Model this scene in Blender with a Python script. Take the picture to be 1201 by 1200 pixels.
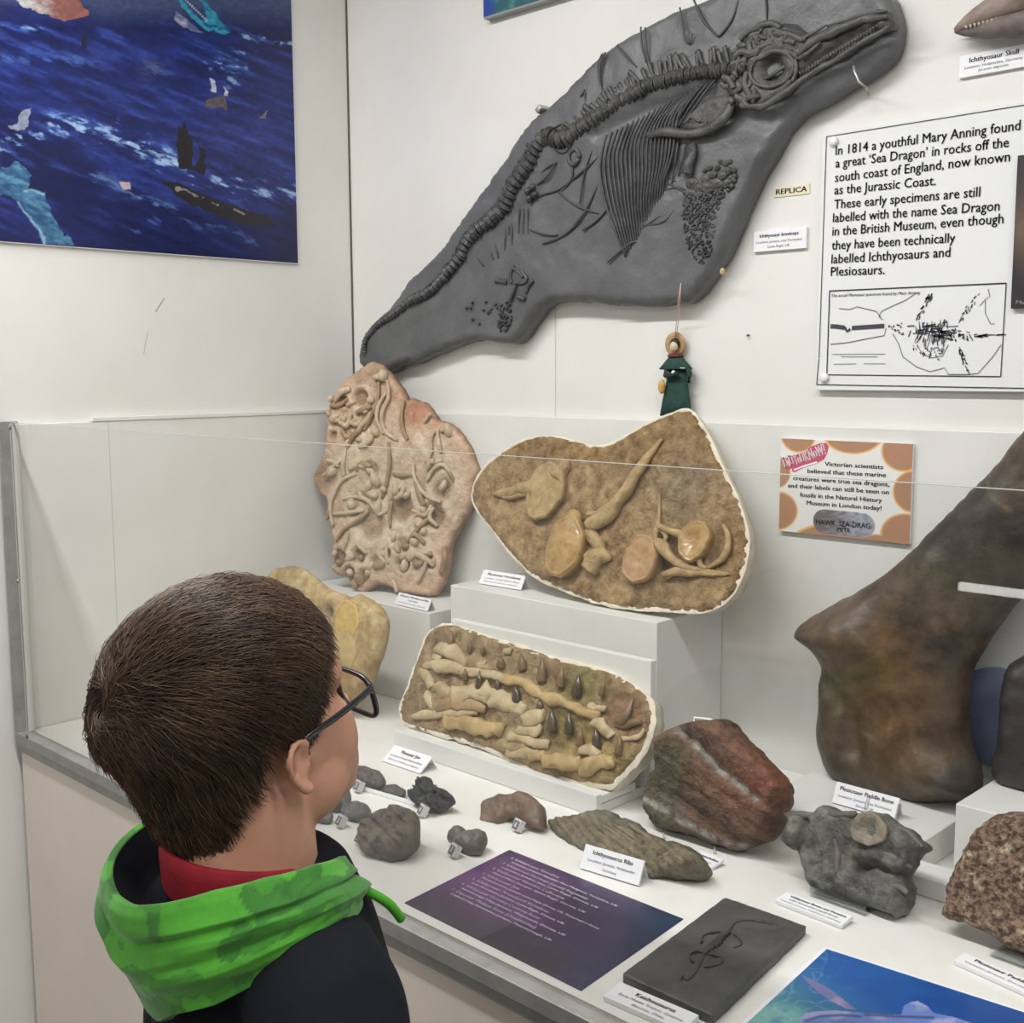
import bpy, bmesh, math, random
import numpy as np
from mathutils import Vector, Matrix, noise
from mathutils.geometry import delaunay_2d_cdt

for o in list(bpy.data.objects):
    bpy.data.objects.remove(o)
SC = bpy.context.scene
COL = SC.collection
rnd = random.Random(7)

# ---------------------------------------------------------------- camera
K = 1.33                       # metres per survey unit
CAMZ = 1.515
F, YAW, PIT, ROLL = 1370.73, 0.77458, 0.12067, -0.00461
FW = np.array([-math.sin(YAW)*math.cos(PIT), math.cos(YAW)*math.cos(PIT), -math.sin(PIT)])
R0 = np.array([math.cos(YAW), math.sin(YAW), 0.0]); U0 = np.cross(R0, FW)
RT = R0*math.cos(ROLL)+U0*math.sin(ROLL); UP = -R0*math.sin(ROLL)+U0*math.cos(ROLL)
CAM = np.array([0, 0, CAMZ])
cam = bpy.data.cameras.new('camera'); camo = bpy.data.objects.new('camera', cam); COL.objects.link(camo)
cam.sensor_fit = 'HORIZONTAL'; cam.sensor_width = 36.0; cam.lens = F/1201*36.0; cam.clip_start = .02
m = Matrix.Identity(4)
for i in range(3):
    m[i][0] = RT[i]; m[i][1] = UP[i]; m[i][2] = -FW[i]; m[i][3] = CAM[i]
camo.matrix_world = m
SC.camera = camo

# ---------------------------------------------------------------- world, lights, exposure
w = bpy.data.worlds.new('world'); SC.world = w; w.use_nodes = True
w.node_tree.nodes['Background'].inputs[0].default_value = (.8, .82, .85, 1)
w.node_tree.nodes['Background'].inputs[1].default_value = .15
SC.view_settings.view_transform = 'Standard'; SC.view_settings.look = 'None'
SC.view_settings.gamma = 1; SC.view_settings.use_curve_mapping = False
SC.view_settings.exposure = -0.04
CEIL = 2.75
def area(name, loc, sx, sy, power, col=(1, .993, .98), rot=(0, 0, 0)):
    l = bpy.data.lights.new(name, 'AREA'); l.shape = 'RECTANGLE'; l.size = sx; l.size_y = sy
    l.energy = power; l.color = col
    o = bpy.data.objects.new(name, l); COL.objects.link(o); o.location = loc; o.rotation_euler = rot
    return o
area('ceiling_tube_light', (-1.35, .5, CEIL-.09), 1.5, .10, 33)
area('ceiling_tube_light', (.35, .5, CEIL-.09), 1.5, .10, 20)
area('ceiling_tube_light', (-1.0, -1.6, CEIL-.09), 1.5, .12, 18)
area('ceiling_tube_light', (.9, -1.6, CEIL-.09), 1.5, .12, 18)

# ---------------------------------------------------------------- helpers
def lin(c):
    c = np.asarray(c, float)/255.0
    return np.where(c <= .04045, c/12.92, ((c+.055)/1.055)**2.4)
def ray(x, y): return (x-600)*RT/F-(y-600)*UP/F+FW
def PZ(x, y, z): d = ray(x, y); return CAM+d*((z-CAMZ)/d[2])
def PY(x, y, Y): d = ray(x, y); return CAM+d*(Y/d[1])
def PX(x, y, X): d = ray(x, y); return CAM+d*(X/d[0])
def PD(x, y, dep): return CAM+ray(x, y)*dep
def proj(p):
    v = np.asarray(p, float)-CAM
    z = v@FW
    return 600+F*(v@RT)/z, 600-F*(v@UP)/z
class Frame:
    def __init__(s, O, U, V):
        s.O = np.asarray(O, float); s.U = np.asarray(U, float)/np.linalg.norm(U); s.V = np.asarray(V, float)/np.linalg.norm(V)
        s.N = np.cross(s.U, s.V); s.N /= np.linalg.norm(s.N)
    def px(s, x, y, h=0):
        d = ray(x, y); t = ((s.O+s.N*h-CAM)@s.N)/(d@s.N)
        return CAM+d*t
    def uv(s, x, y, h=0):
        q = s.px(x, y, h)-s.O
        return np.array([q@s.U, q@s.V])
    def w(s, u, v, h=0):
        return s.O+np.multiply.outer(np.asarray(u, float), s.U)+np.multiply.outer(np.asarray(v, float), s.V)+np.multiply.outer(np.asarray(h, float)*np.ones_like(np.asarray(u, float)), s.N)
    def off(s, h): return Frame(s.O+s.N*h, s.U, s.V)
def standing(O, tilt, yaw=0.0):
    """plane standing at O facing -Y, leaning back by tilt and turned by yaw (degrees)"""
    t, a = math.radians(tilt), math.radians(yaw)
    U = np.array([math.cos(a), math.sin(a), 0]); B = np.array([-math.sin(a), math.cos(a), 0])
    return Frame(O, U, B*math.sin(t)+np.array([0, 0, 1])*math.cos(t))
def zoomed(x0, y0, s): return lambda *pts: [(x0+x/s, y0+y/s) for x, y in pts]

# value noise in numpy
def _h(ix, iy, iz, seed):
    n = (ix*374761393+iy*668265263+iz*2147483647+seed*1274126177) & 0xffffffff
    n = ((n ^ (n >> 13))*1274126177) & 0xffffffff
    return ((n ^ (n >> 16)) & 0xffff)/65535.0
def vnoise(p, seed=0):
    p = np.atleast_2d(np.asarray(p, float)); i = np.floor(p).astype(np.int64); f = p-i; f = f*f*(3-2*f)
    out = 0
    for dx in (0, 1):
        for dy in (0, 1):
            for dz in (0, 1):
                wgt = (f[:, 0] if dx else 1-f[:, 0])*(f[:, 1] if dy else 1-f[:, 1])*(f[:, 2] if dz else 1-f[:, 2])
                out = out+wgt*_h(i[:, 0]+dx, i[:, 1]+dy, i[:, 2]+dz, seed)
    return out*2-1
def fbm(p, oct=4, seed=0, gain=.5):
    p = np.atleast_2d(np.asarray(p, float)); a = 1; o = 0
    for k in range(oct):
        o = o+a*vnoise(p*2**k+k*17.3, seed+k); a *= gain
    return o
def uv3(u, v, s): return np.stack([np.asarray(u)*s, np.asarray(v)*s, np.zeros_like(np.asarray(u))+.37], -1)
def inpoly(x, y, poly):
    x = np.asarray(x); y = np.asarray(y); r = np.zeros(x.shape, bool); n = len(poly); j = n-1
    for i in range(n):
        xi, yi = poly[i]; xj, yj = poly[j]
        if yi != yj:
            r ^= ((yi > y) != (yj > y)) & (x < (xj-xi)*(y-yi)/(yj-yi)+xi)
        j = i
    return r
def dpoly(x, y, pl, closed=False):
    """distance of points to a polyline"""
    pl = [np.asarray(q, float) for q in pl]; best = np.full(np.shape(x), 1e9)
    n = len(pl)
    for i in range(n if closed else n-1):
        a = pl[i]; b = pl[(i+1) % n]; d = b-a; L = d@d+1e-18
        t = np.clip(((x-a[0])*d[0]+(y-a[1])*d[1])/L, 0, 1)
        best = np.minimum(best, np.hypot(x-a[0]-t*d[0], y-a[1]-t*d[1]))
    return best
def catmull(P, closed=False, step=None, n=6):
    P = [np.asarray(q, float) for q in P]; out = []; m_ = len(P)
    for i in range(m_ if closed else m_-1):
        if closed: a, b, c, d = P[i-1], P[i], P[(i+1) % m_], P[(i+2) % m_]
        else: a, b, c, d = P[max(i-1, 0)], P[i], P[i+1], P[min(i+2, m_-1)]
        k = n if step is None else max(1, int(round(np.linalg.norm(c-b)/step)))
        for j in range(k):
            t = j/k
            out.append(.5*((2*b)+(-a+c)*t+(2*a-5*b+4*c-d)*t*t+(-a+3*b-3*c+d)*t**3))
    if not closed: out.append(P[-1])
    return np.array(out)

class MB:
    def __init__(s): s.v = []; s.f = []; s.c = []
    def add(s, V, Fc, col=None):
        k = len(s.v); s.v.extend([tuple(map(float, q)) for q in V]); s.f.extend([tuple(i+k for i in f) for f in Fc])
        if col is not None: s.c.extend([tuple(col)]*len(V) if np.ndim(col) == 1 else [tuple(q) for q in col])
        return s
    def box(s, lo, hi, bev=0.0):
        bm = bmesh.new(); bmesh.ops.create_cube(bm, size=1)
        lo = np.array(lo, float); hi = np.array(hi, float)
        for v in bm.verts:
            for i in range(3): v.co[i] = lo[i] if v.co[i] < 0 else hi[i]
        if bev > 0: bmesh.ops.bevel(bm, geom=bm.edges[:], offset=bev, segments=2, affect='EDGES', profile=.5)
        return s.bm(bm)
    def bm(s, bm):
        bm.verts.ensure_lookup_table(); bm.verts.index_update()
        s.add([v.co[:] for v in bm.verts], [[v.index for v in f.verts] for f in bm.faces]); bm.free(); return s
    def fbox(s, fr, u0, u1, v0, v1, h0, h1, bev=0.0):
        bm = bmesh.new(); bmesh.ops.create_cube(bm, size=1)
        for v in bm.verts:
            a = [(u0, u1), (v0, v1), (h0, h1)]
            for i in range(3): v.co[i] = a[i][0] if v.co[i] < 0 else a[i][1]
        if bev > 0: bmesh.ops.bevel(bm, geom=bm.edges[:], offset=bev, segments=2, affect='EDGES', profile=.5)
        for v in bm.verts: v.co = Vector(fr.O+fr.U*v.co[0]+fr.V*v.co[1]+fr.N*v.co[2])
        return s.bm(bm)
    def tube(s, pts, rad, n=8, flat=1.0, up=None, rough=0, seed=0):
        P = np.array(pts, float); m_ = len(P)
        rad = np.ones(m_)*rad if np.ndim(rad) == 0 else np.interp(np.linspace(0, 1, m_), np.linspace(0, 1, len(rad)), rad)
        T = np.gradient(P, axis=0); T /= np.linalg.norm(T, axis=1)[:, None]+1e-12
        ref = np.array([0, 0, 1.0]) if up is None else np.asarray(up, float)
        if abs(T[0]@ref) > .95 and up is None: ref = np.array([0, 1.0, 0])
        V = []
        for i in range(m_):
            a = np.cross(T[i], ref); a /= np.linalg.norm(a)+1e-12; b = np.cross(a, T[i])
            for k in range(n):
                t = 2*math.pi*k/n
                V.append(P[i]+a*math.cos(t)*rad[i]+b*math.sin(t)*rad[i]*flat)
        V = np.array(V)
        if rough: V = V+(np.repeat(rad, n)[:, None])*rough*np.stack([fbm(V*60+q*9, 2, seed) for q in range(3)], -1)
        Fc = []
        for i in range(m_-1):
            for k in range(n):
                Fc.append((i*n+k, i*n+(k+1) % n, (i+1)*n+(k+1) % n, (i+1)*n+k))
        Fc.append(tuple(range(n-1, -1, -1))); Fc.append(tuple((m_-1)*n+k for k in range(n)))
        return s.add(V, Fc)
    def blob(s, c, ax, nu=14, nv=9, rough=0.0, freq=30, seed=0):
        """ellipsoid with axis vectors ax (3 rows)"""
        ax = np.array(ax, float); V = []; c = np.asarray(c, float)
        D = [(0, 0, 1)]
        for j in range(1, nv):
            for i in range(nu):
                a = math.pi*j/nv; b = 2*math.pi*i/nu
                D.append((math.sin(a)*math.cos(b), math.sin(a)*math.sin(b), math.cos(a)))
        D.append((0, 0, -1)); D = np.array(D)
        V = D@ax
        if rough: V = V*(1+rough*fbm((V+c)*freq, 3, seed))[:, None]
        V = V+c; Fc = []
        for i in range(nu): Fc.append((0, 1+i, 1+(i+1) % nu))
        for j in range(nv-2):
            for i in range(nu):
                a = 1+j*nu; Fc.append((a+i, a+nu+i, a+nu+(i+1) % nu, a+(i+1) % nu))
        a = 1+(nv-2)*nu
        for i in range(nu): Fc.append((a+i, len(V)-1, a+(i+1) % nu))
        return s.add(V, Fc)
    def fblob(s, fr, u, v, h, ru, rv, rh, ang=0, **k):
        c, sn = math.cos(ang), math.sin(ang)
        return s.blob(fr.O+fr.U*u+fr.V*v+fr.N*h, [(fr.U*c+fr.V*sn)*ru, (-fr.U*sn+fr.V*c)*rv, fr.N*rh], **k)
    def prism(s, fr, poly, h0, h1):
        """flat polygon (u,v) extruded from h0 to h1"""
        n = len(poly); P = np.array(poly, float)
        if np.sum(P[:, 0]*np.roll(P[:, 1], -1)-np.roll(P[:, 0], -1)*P[:, 1]) < 0: P = P[::-1]
        bm = bmesh.new()
        top = [bm.verts.new(fr.O+fr.U*u+fr.V*v+fr.N*h1) for u, v in P]; bot = [bm.verts.new(fr.O+fr.U*u+fr.V*v+fr.N*h0) for u, v in P]
        bm.faces.new(top); bm.faces.new(bot[::-1])
        for i in range(n): bm.faces.new((top[i], bot[i], bot[(i+1) % n], top[(i+1) % n]))
        bmesh.ops.triangulate(bm, faces=[f for f in bm.faces if len(f.verts) > 4])
        return s.bm(bm)
    def lathe(s, prof, M=None, n=20):
        V = []; Fc = []
        for r, z in prof:
            for k in range(n):
                t = 2*math.pi*k/n; V.append((r*math.cos(t), r*math.sin(t), z))
        for i in range(len(prof)-1):
            for k in range(n): Fc.append((i*n+k, i*n+(k+1) % n, (i+1)*n+(k+1) % n, (i+1)*n+k))
        Fc.append(tuple(range(n-1, -1, -1))); Fc.append(tuple((len(prof)-1)*n+k for k in range(n)))
        if M is not None: V = [tuple((M@Vector(q))[:]) for q in V]
        return s.add(V, Fc)
    def mesh(s, name, origin=(0, 0, 0)):
        me = bpy.data.meshes.new(name); o = np.asarray(origin, float)
        me.from_pydata([tuple(np.array(q)-o) for q in s.v], [], s.f)
        if s.c and len(s.c) == len(s.v):
            at = me.color_attributes.new('Col', 'FLOAT_COLOR', 'POINT')
            a = np.ones((len(s.v), 4)); a[:, :3] = np.array(s.c)[:, :3]; at.data.foreach_set('color', a.ravel())
        return me
def link(name, me, mat, parent=None, loc=(0, 0, 0), smooth=False):
    o = bpy.data.objects.new(name, me); COL.objects.link(o)
    if mat is not None: me.materials.append(mat)
    if smooth: me.polygons.foreach_set('use_smooth', [True]*len(me.polygons))
    if parent is not None: o.parent = parent
    else: o.location = loc
    me.update()
    return o
def part(name, mb, mat, parent, smooth=False, label=None):
    base = np.array(parent.matrix_world.translation[:]) if parent.parent is None else np.array(parent['_b'])
    if parent.parent is None: base = np.array(parent.location[:])
    o = link(name, mb.mesh(name, base), mat, parent, smooth=smooth)
    o['_b'] = tuple(base)
    if label: o['label'] = label
    return o
def tag(o, label, cat, group=None):
    o['label'] = label; o['category'] = cat
    if group: o['group'] = group
    return o
def thing(name, label, cat, loc, group=None):
    o = bpy.data.objects.new(name, None); COL.objects.link(o); o.location = tuple(map(float, loc)); o.empty_display_size = .02
    return tag(o, label, cat, group)
def single(name, mb, mat, label, cat, group=None, smooth=False):
    V = np.array(mb.v); b = (V.min(0)+V.max(0))/2; b[2] = V[:, 2].min()
    return tag(link(name, mb.mesh(name, b), mat, loc=tuple(b), smooth=smooth), label, cat, group)
def struct(name, mb, mat, smooth=False):
    V = np.array(mb.v); b = (V.min(0)+V.max(0))/2
    o = link(name, mb.mesh(name, b), mat, loc=tuple(b), smooth=smooth); o['kind'] = 'structure'; return o

# ---------------------------------------------------------------- materials
MATS = {}
def mat(name, c, rough=.5, c2=None, scale=20, detail=6, bump=0.0, bscale=None, spec=.5, attr=False, metal=0.0, mixlo=.35, mixhi=.65, bdist=.004, sheen=0, sss=0, coat=0, vor=0):
    M = bpy.data.materials.new(name); M.use_nodes = True; nt = M.node_tree; N = nt.nodes; L = nt.links
    b = N['Principled BSDF']; b.inputs['Roughness'].default_value = rough; b.inputs['Metallic'].default_value = metal
    b.inputs['Specular IOR Level'].default_value = spec
    if sheen: b.inputs['Sheen Weight'].default_value = sheen
    if coat: b.inputs['Coat Weight'].default_value = coat; b.inputs['Coat Roughness'].default_value = .1
    if sss: b.inputs['Subsurface Weight'].default_value = sss; b.inputs['Subsurface Radius'].default_value = (.012, .005, .003); b.inputs['Subsurface Scale'].default_value = .5
    tc = N.new('ShaderNodeTexCoord'); src = None
    col = (*lin(c), 1)
    b.inputs['Base Color'].default_value = col
    if attr:
        a = N.new('ShaderNodeAttribute'); a.attribute_name = 'Col'; src = a.outputs['Color']
    if c2 is not None:
        n = N.new('ShaderNodeTexNoise'); n.inputs['Scale'].default_value = scale; n.inputs['Detail'].default_value = detail; n.inputs['Roughness'].default_value = .65
        L.new(tc.outputs['Object'], n.inputs['Vector'])
        r = N.new('ShaderNodeMapRange'); r.inputs[1].default_value = mixlo; r.inputs[2].default_value = mixhi
        L.new(n.outputs['Fac'], r.inputs[0])
        mx = N.new('ShaderNodeMix'); mx.data_type = 'RGBA'
        if attr:
            mx.blend_type = 'MULTIPLY'; mx.inputs[0].default_value = 1
            m2 = N.new('ShaderNodeMix'); m2.data_type = 'RGBA'; L.new(r.outputs[0], m2.inputs[0])
            m2.inputs[6].default_value = (1, 1, 1, 1); m2.inputs[7].default_value = (*lin(c2), 1)
            L.new(src, mx.inputs[6]); L.new(m2.outputs[2], mx.inputs[7])
        else:
            L.new(r.outputs[0], mx.inputs[0]); mx.inputs[6].default_value = col; mx.inputs[7].default_value = (*lin(c2), 1)
        src = mx.outputs[2]
    if src is not None: L.new(src, b.inputs['Base Color'])
    if bump:
        n = N.new('ShaderNodeTexNoise'); n.inputs['Scale'].default_value = bscale or scale*3; n.inputs['Detail'].default_value = 8; n.inputs['Roughness'].default_value = .6
        L.new(tc.outputs['Object'], n.inputs['Vector']); h = n.outputs['Fac']
        if vor:
            vo = N.new('ShaderNodeTexVoronoi'); vo.inputs['Scale'].default_value = vor; L.new(tc.outputs['Object'], vo.inputs['Vector'])
            ad = N.new('ShaderNodeMath'); ad.operation = 'ADD'; L.new(h, ad.inputs[0]); L.new(vo.outputs['Distance'], ad.inputs[1]); h = ad.outputs[0]
        bp = N.new('ShaderNodeBump'); bp.inputs['Strength'].default_value = bump; bp.inputs['Distance'].default_value = bdist
        L.new(h, bp.inputs['Height']); L.new(bp.outputs[0], b.inputs['Normal'])
    MATS[name] = M
    return M
def glassmat(name, tint=(.988, .991, .988), ior=1.45, rough=0.0, boost=0.0):
    M = bpy.data.materials.new(name); M.use_nodes = True; nt = M.node_tree; N = nt.nodes; L = nt.links
    N.remove(N['Principled BSDF']); out = N['Material Output']
    t = N.new('ShaderNodeBsdfTransparent'); t.inputs[0].default_value = (*tint, 1)
    g = N.new('ShaderNodeBsdfGlossy'); g.inputs['Roughness'].default_value = rough
    f = N.new('ShaderNodeFresnel'); ge = N.new('ShaderNodeNewGeometry')   # the same reflectance from both faces of the pane
    io = N.new('ShaderNodeMapRange'); io.inputs[3].default_value = ior; io.inputs[4].default_value = 1/ior
    L.new(ge.outputs['Backfacing'], io.inputs[0]); L.new(io.outputs[0], f.inputs[0])
    a = N.new('ShaderNodeMath'); a.operation = 'ADD'; a.use_clamp = True; a.inputs[1].default_value = boost; L.new(f.outputs[0], a.inputs[0])
    m_ = N.new('ShaderNodeMixShader'); L.new(a.outputs[0], m_.inputs[0]); L.new(t.outputs[0], m_.inputs[1]); L.new(g.outputs[0], m_.inputs[2])
    L.new(m_.outputs[0], out.inputs[0]); return M
def emis(name, c, s):
    M = bpy.data.materials.new(name); M.use_nodes = True; b = M.node_tree.nodes['Principled BSDF']
    b.inputs['Emission Color'].default_value = (*lin(c), 1); b.inputs['Emission Strength'].default_value = s; return M

m_wall = mat('wall_paint', (226, 225, 221), .55, c2=(219, 218, 213), scale=3, bump=.08, bscale=60, bdist=.002)
m_case = mat('case_white', (224, 224, 220), .45, c2=(216, 216, 211), scale=5, bump=.05, bscale=80, bdist=.001)
m_counter = mat('counter_white', (232, 231, 227), .4, c2=(224, 222, 216), scale=7, bump=.05, bscale=90, bdist=.001)
m_front = mat('cabinet_front_paint', (228, 217, 207), .5, c2=(221, 210, 200), scale=3, bump=.05, bscale=60, bdist=.001)
m_trim = mat('aluminium', (156, 156, 152), .42, c2=(140, 140, 136), scale=30, metal=.35, bump=.03, bscale=200, bdist=.001)
m_screw = mat('steel', (150, 148, 144), .3, metal=.9)
m_dark = mat('dark_groove', (95, 92, 86), .8)
m_floor = mat('floor_vinyl', (120, 116, 110), .4, c2=(105, 100, 95), scale=6)
m_ceil = mat('ceiling_white', (230, 229, 224), .8)
m_glass = glassmat('pane_glass')
m_acryl = glassmat('acrylic', (.90, .92, .92), 1.49, .03, .07)
m_card = mat('card_white', (236, 236, 240), .35)
m_ink = mat('ink_black', (22, 22, 24), .6)
m_ink2 = mat('ink_grey', (90, 90, 98), .6)
m_print = mat('print', (255, 255, 255), .4, attr=True)
m_rock = mat('rock_coloured', (128, 128, 128), .6, attr=True, c2=(170, 166, 160), scale=60, bump=.9, bscale=90, bdist=.008)
m_lampw = mat('lamp_white', (235, 235, 232), .5)

# ---------------------------------------------------------------- surface builders
def curved(pts, rad=None, n=4): return catmull(pts, n=n)
def tri_region(P, res, seed=0):
    """CDT of closed boundary P (n,2) filled with points about res apart -> verts, tris, n_boundary, distance to edge"""
    lo, hi = P.min(0), P.max(0); rg = np.random.RandomState(seed)
    gx = np.arange(lo[0], hi[0]+res, res); gy = np.arange(lo[1], hi[1]+res, res*.87)
    X, Y = np.meshgrid(gx, gy); X = X+(np.arange(len(gy)) % 2)[:, None]*res*.5
    X = X.ravel()+rg.uniform(-.15, .15, X.size)*res; Y = Y.ravel()+rg.uniform(-.15, .15, Y.size)*res
    k = inpoly(X, Y, P); X, Y = X[k], Y[k]
    d = dpoly(X, Y, P, True); k = d > res*.55
    I = np.stack([X[k], Y[k]], 1); A = np.vstack([P, I]); n = len(P)
    r = delaunay_2d_cdt([Vector(q) for q in A], [(i, (i+1) % n) for i in range(n)], [], 1, 1e-7)
    V = np.array([q[:] for q in r[0]]); T = [tuple(f) for f in r[2]]
    orig = r[3]; nb = [None]*n
    for i, lst in enumerate(orig):
        for j in lst:
            if j < n: nb[j] = i
    D = dpoly(V[:, 0], V[:, 1], P, True)
    D[[b for b in nb if b is not None]] = 0
    # orientation ccw
    T2 = []
    for f in T:
        a, b, c = V[f[0]], V[f[1]], V[f[2]]
        T2.append(f if (b[0]-a[0])*(c[1]-a[1])-(b[1]-a[1])*(c[0]-a[0]) > 0 else f[::-1])
    return V, T2, [b for b in nb if b is not None], D
def outline_uv(fr, px, step, jit=0.0, seed=0, h=0, smooth=True):
    P = [fr.uv(x, y, h) for x, y in px]
    P = catmull(P, True, step=step) if smooth else np.array(P)
    if np.sum(P[:, 0]*np.roll(P[:, 1], -1)-np.roll(P[:, 0], -1)*P[:, 1]) < 0: P = P[::-1]
    if jit:
        T = np.roll(P, -1, 0)-np.roll(P, 1, 0); T /= np.linalg.norm(T, axis=1)[:, None]+1e-9
        P = P+np.stack([T[:, 1], -T[:, 0]], 1)*(jit*fbm(uv3(P[:, 0], P[:, 1], 60), 3, seed))[:, None]
    return P
def relief(fr, px, thick, hf=None, res=.006, rim=.005, jit=0.0, seed=0, colf=None, sidecol=None, taper=0.0):
    P = outline_uv(fr, px, res, jit, seed)
    V, T, nb, D = tri_region(P, res, seed)
    q = np.clip(D/rim, 0, 1); h = -rim*(1-np.sqrt(np.clip(1-(1-q)**2, 0, 1)))
    if hf is not None: h = h+hf(V[:, 0], V[:, 1], D)*np.clip(D/(rim*.8), 0, 1)
    mb = MB(); n = len(V); W = fr.w(V[:, 0], V[:, 1], h)
    C = colf(V[:, 0], V[:, 1], D, h) if colf is not None else None
    mb.add(W, T, C)
    B = V[nb]; cen = B.mean(0); k = len(nb)
    sc = sidecol if sidecol is not None else None
    rings = []
    for (dep, gr) in ((rim, 0), ((rim+thick)/2, taper*.6), (thick, taper)):
        Tn = np.roll(B, -1, 0)-np.roll(B, 1, 0); Tn /= np.linalg.norm(Tn, axis=1)[:, None]+1e-9
        Bo = B+np.stack([Tn[:, 1], -Tn[:, 0]], 1)*gr
        rings.append(fr.w(Bo[:, 0], Bo[:, 1], -dep))
    Vs = np.vstack(rings); Fs = []
    for j in range(2):
        for i in range(k): Fs.append((j*k+i, (j+1)*k+i, (j+1)*k+(i+1) % k, j*k+(i+1) % k))
    Fs.append(tuple(2*k+i for i in range(k-1, -1, -1)))
    mb.add(Vs, Fs, None if C is None else (np.tile(sc, (len(Vs), 1)) if sc is not None else np.vstack([C[nb]]*3)))
    return mb
def inflate(fr, px, A, B, res=.006, wd=.03, hf=None, jit=0.0, seed=0, colf=None, power=.5, smooth=True, hb=None, zmin=None):
    P = outline_uv(fr, px, res, jit, seed, smooth=smooth)
    V, T, nb, D = tri_region(P, res, seed)
    q = np.clip(D/wd, 0, 1); s = (1-(1-q)**2)**power
    h = A*s
    if hf is not None: h = h+hf(V[:, 0], V[:, 1], D)*np.clip(D/(wd*.4), 0, 1)
    hbk = -B*s
    if hf is not None: hbk = hbk+.3*hf(V[:, 0]+.7, V[:, 1], D)*np.clip(D/(wd*.4), 0, 1)
    n = len(V); W1 = fr.w(V[:, 0], V[:, 1], h); W2 = fr.w(V[:, 0], V[:, 1], hbk)
    if zmin is not None: W1[:, 2] = np.maximum(W1[:, 2], zmin); W2[:, 2] = np.maximum(W2[:, 2], zmin)     # flat base
    nbs = set(nb); idx = {}
    mb = MB(); Vs = list(W1); k = n
    for i in range(n):
        if i in nbs: idx[i] = i
        else: idx[i] = k; k += 1; Vs.append(W2[i])
    Fs = list(T)+[tuple(idx[i] for i in f[::-1]) for f in T]
    C = None
    if colf is not None:
        c1 = colf(V[:, 0], V[:, 1], D, h); C = np.vstack([c1, c1[[i for i in range(n) if i not in nbs]]])
    mb.add(Vs, Fs, C); return mb
def picture(fr, quad_uv, nx, ny, colf, h=0.0):
    """grid over quad (bl, br, tr, tl in u,v) coloured by colf(px, py)"""
    bl, br, tr, tl = [np.array(q, float) for q in quad_uv]
    s = np.linspace(0, 1, nx); t = np.linspace(0, 1, ny); S, T = np.meshgrid(s, t); S = S.ravel()[:, None]; T = T.ravel()[:, None]
    Q = bl*(1-S)*(1-T)+br*S*(1-T)+tr*S*T+tl*(1-S)*T
    W = fr.w(Q[:, 0], Q[:, 1], h)
    X, Y = proj(W)
    C = colf(X, Y, S[:, 0], T[:, 0])
    Fs = [(j*nx+i, j*nx+i+1, (j+1)*nx+i+1, (j+1)*nx+i) for j in range(ny-1) for i in range(nx-1)]
    return MB().add(W, Fs, C)
TXT = {}
def text_mesh(s, shear=0.0, bold=0.0):
    key = (s, shear, bold)
    if key in TXT: return TXT[key]
    c = bpy.data.curves.new('t', 'FONT'); c.body = s; c.size = 1; c.shear = shear; c.offset = bold; c.resolution_u = 2
    o = bpy.data.objects.new('t', c); COL.objects.link(o)
    dg = bpy.context.evaluated_depsgraph_get(); me = o.evaluated_get(dg).to_mesh()
    V = np.array([v.co[:] for v in me.vertices]) if len(me.vertices) else np.zeros((0, 3)); Fc = [tuple(p.vertices) for p in me.polygons]
    o.evaluated_get(dg).to_mesh_clear(); bpy.data.objects.remove(o); bpy.data.curves.remove(c)
    TXT[key] = (V, Fc); return TXT[key]
def text_on(mb, fr, s, p0, p1, cap, h=.0006, shear=0.0, bold=0.0):
    """write s on frame from baseline start p0 to end p1 (u,v), cap height cap"""
    V, Fc = text_mesh(s, shear, 0.0)
    if not len(V): return
    if bold:                                   # heavier strokes: the glyphs set twice, a hair apart
        V = np.vstack([V, V+np.array([bold*2.2, 0, .0])]); Fc = list(Fc)+[tuple(i+len(V)//2 for i in f) for f in Fc]
    x0, x1 = V[:, 0].min(), V[:, 0].max(); p0 = np.array(p0, float); p1 = np.array(p1, float); d = p1-p0; L = np.linalg.norm(d); d = d/L; e = np.array([-d[1], d[0]])
    sx = L/(x1-x0); sy = cap/.70
    Q = p0+np.outer((V[:, 0]-x0)*sx, d)+np.outer(V[:, 1]*sy, e)
    mb.add(fr.w(Q[:, 0], Q[:, 1], h), Fc)
def text_px(mb, fr, s, a, b, cap_px, **k):
    p0, p1 = fr.uv(*a), fr.uv(*b)
    q = fr.uv(a[0], a[1]-cap_px)
    text_on(mb, fr, s, p0, p1, np.linalg.norm(q-p0), **k)
def strokes_px(mb, fr, lines, wpx, h=.0005):
    """flat ink strokes following pixel polylines"""
    for ln in lines:
        P = np.array([fr.uv(x, y) for x, y in ln]); sc = np.linalg.norm(fr.uv(ln[0][0]+1, ln[0][1])-P[0])*wpx*.5
        T = np.gradient(P, axis=0); T /= np.linalg.norm(T, axis=1)[:, None]+1e-12; Nn = np.stack([-T[:, 1], T[:, 0]], 1)*sc
        A = P+Nn; B = P-Nn; n = len(P)
        mb.add(fr.w(np.r_[A[:, 0], B[:, 0]], np.r_[A[:, 1], B[:, 1]], h), [(i, i+n, i+n+1, i+1) for i in range(n-1)])
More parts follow.
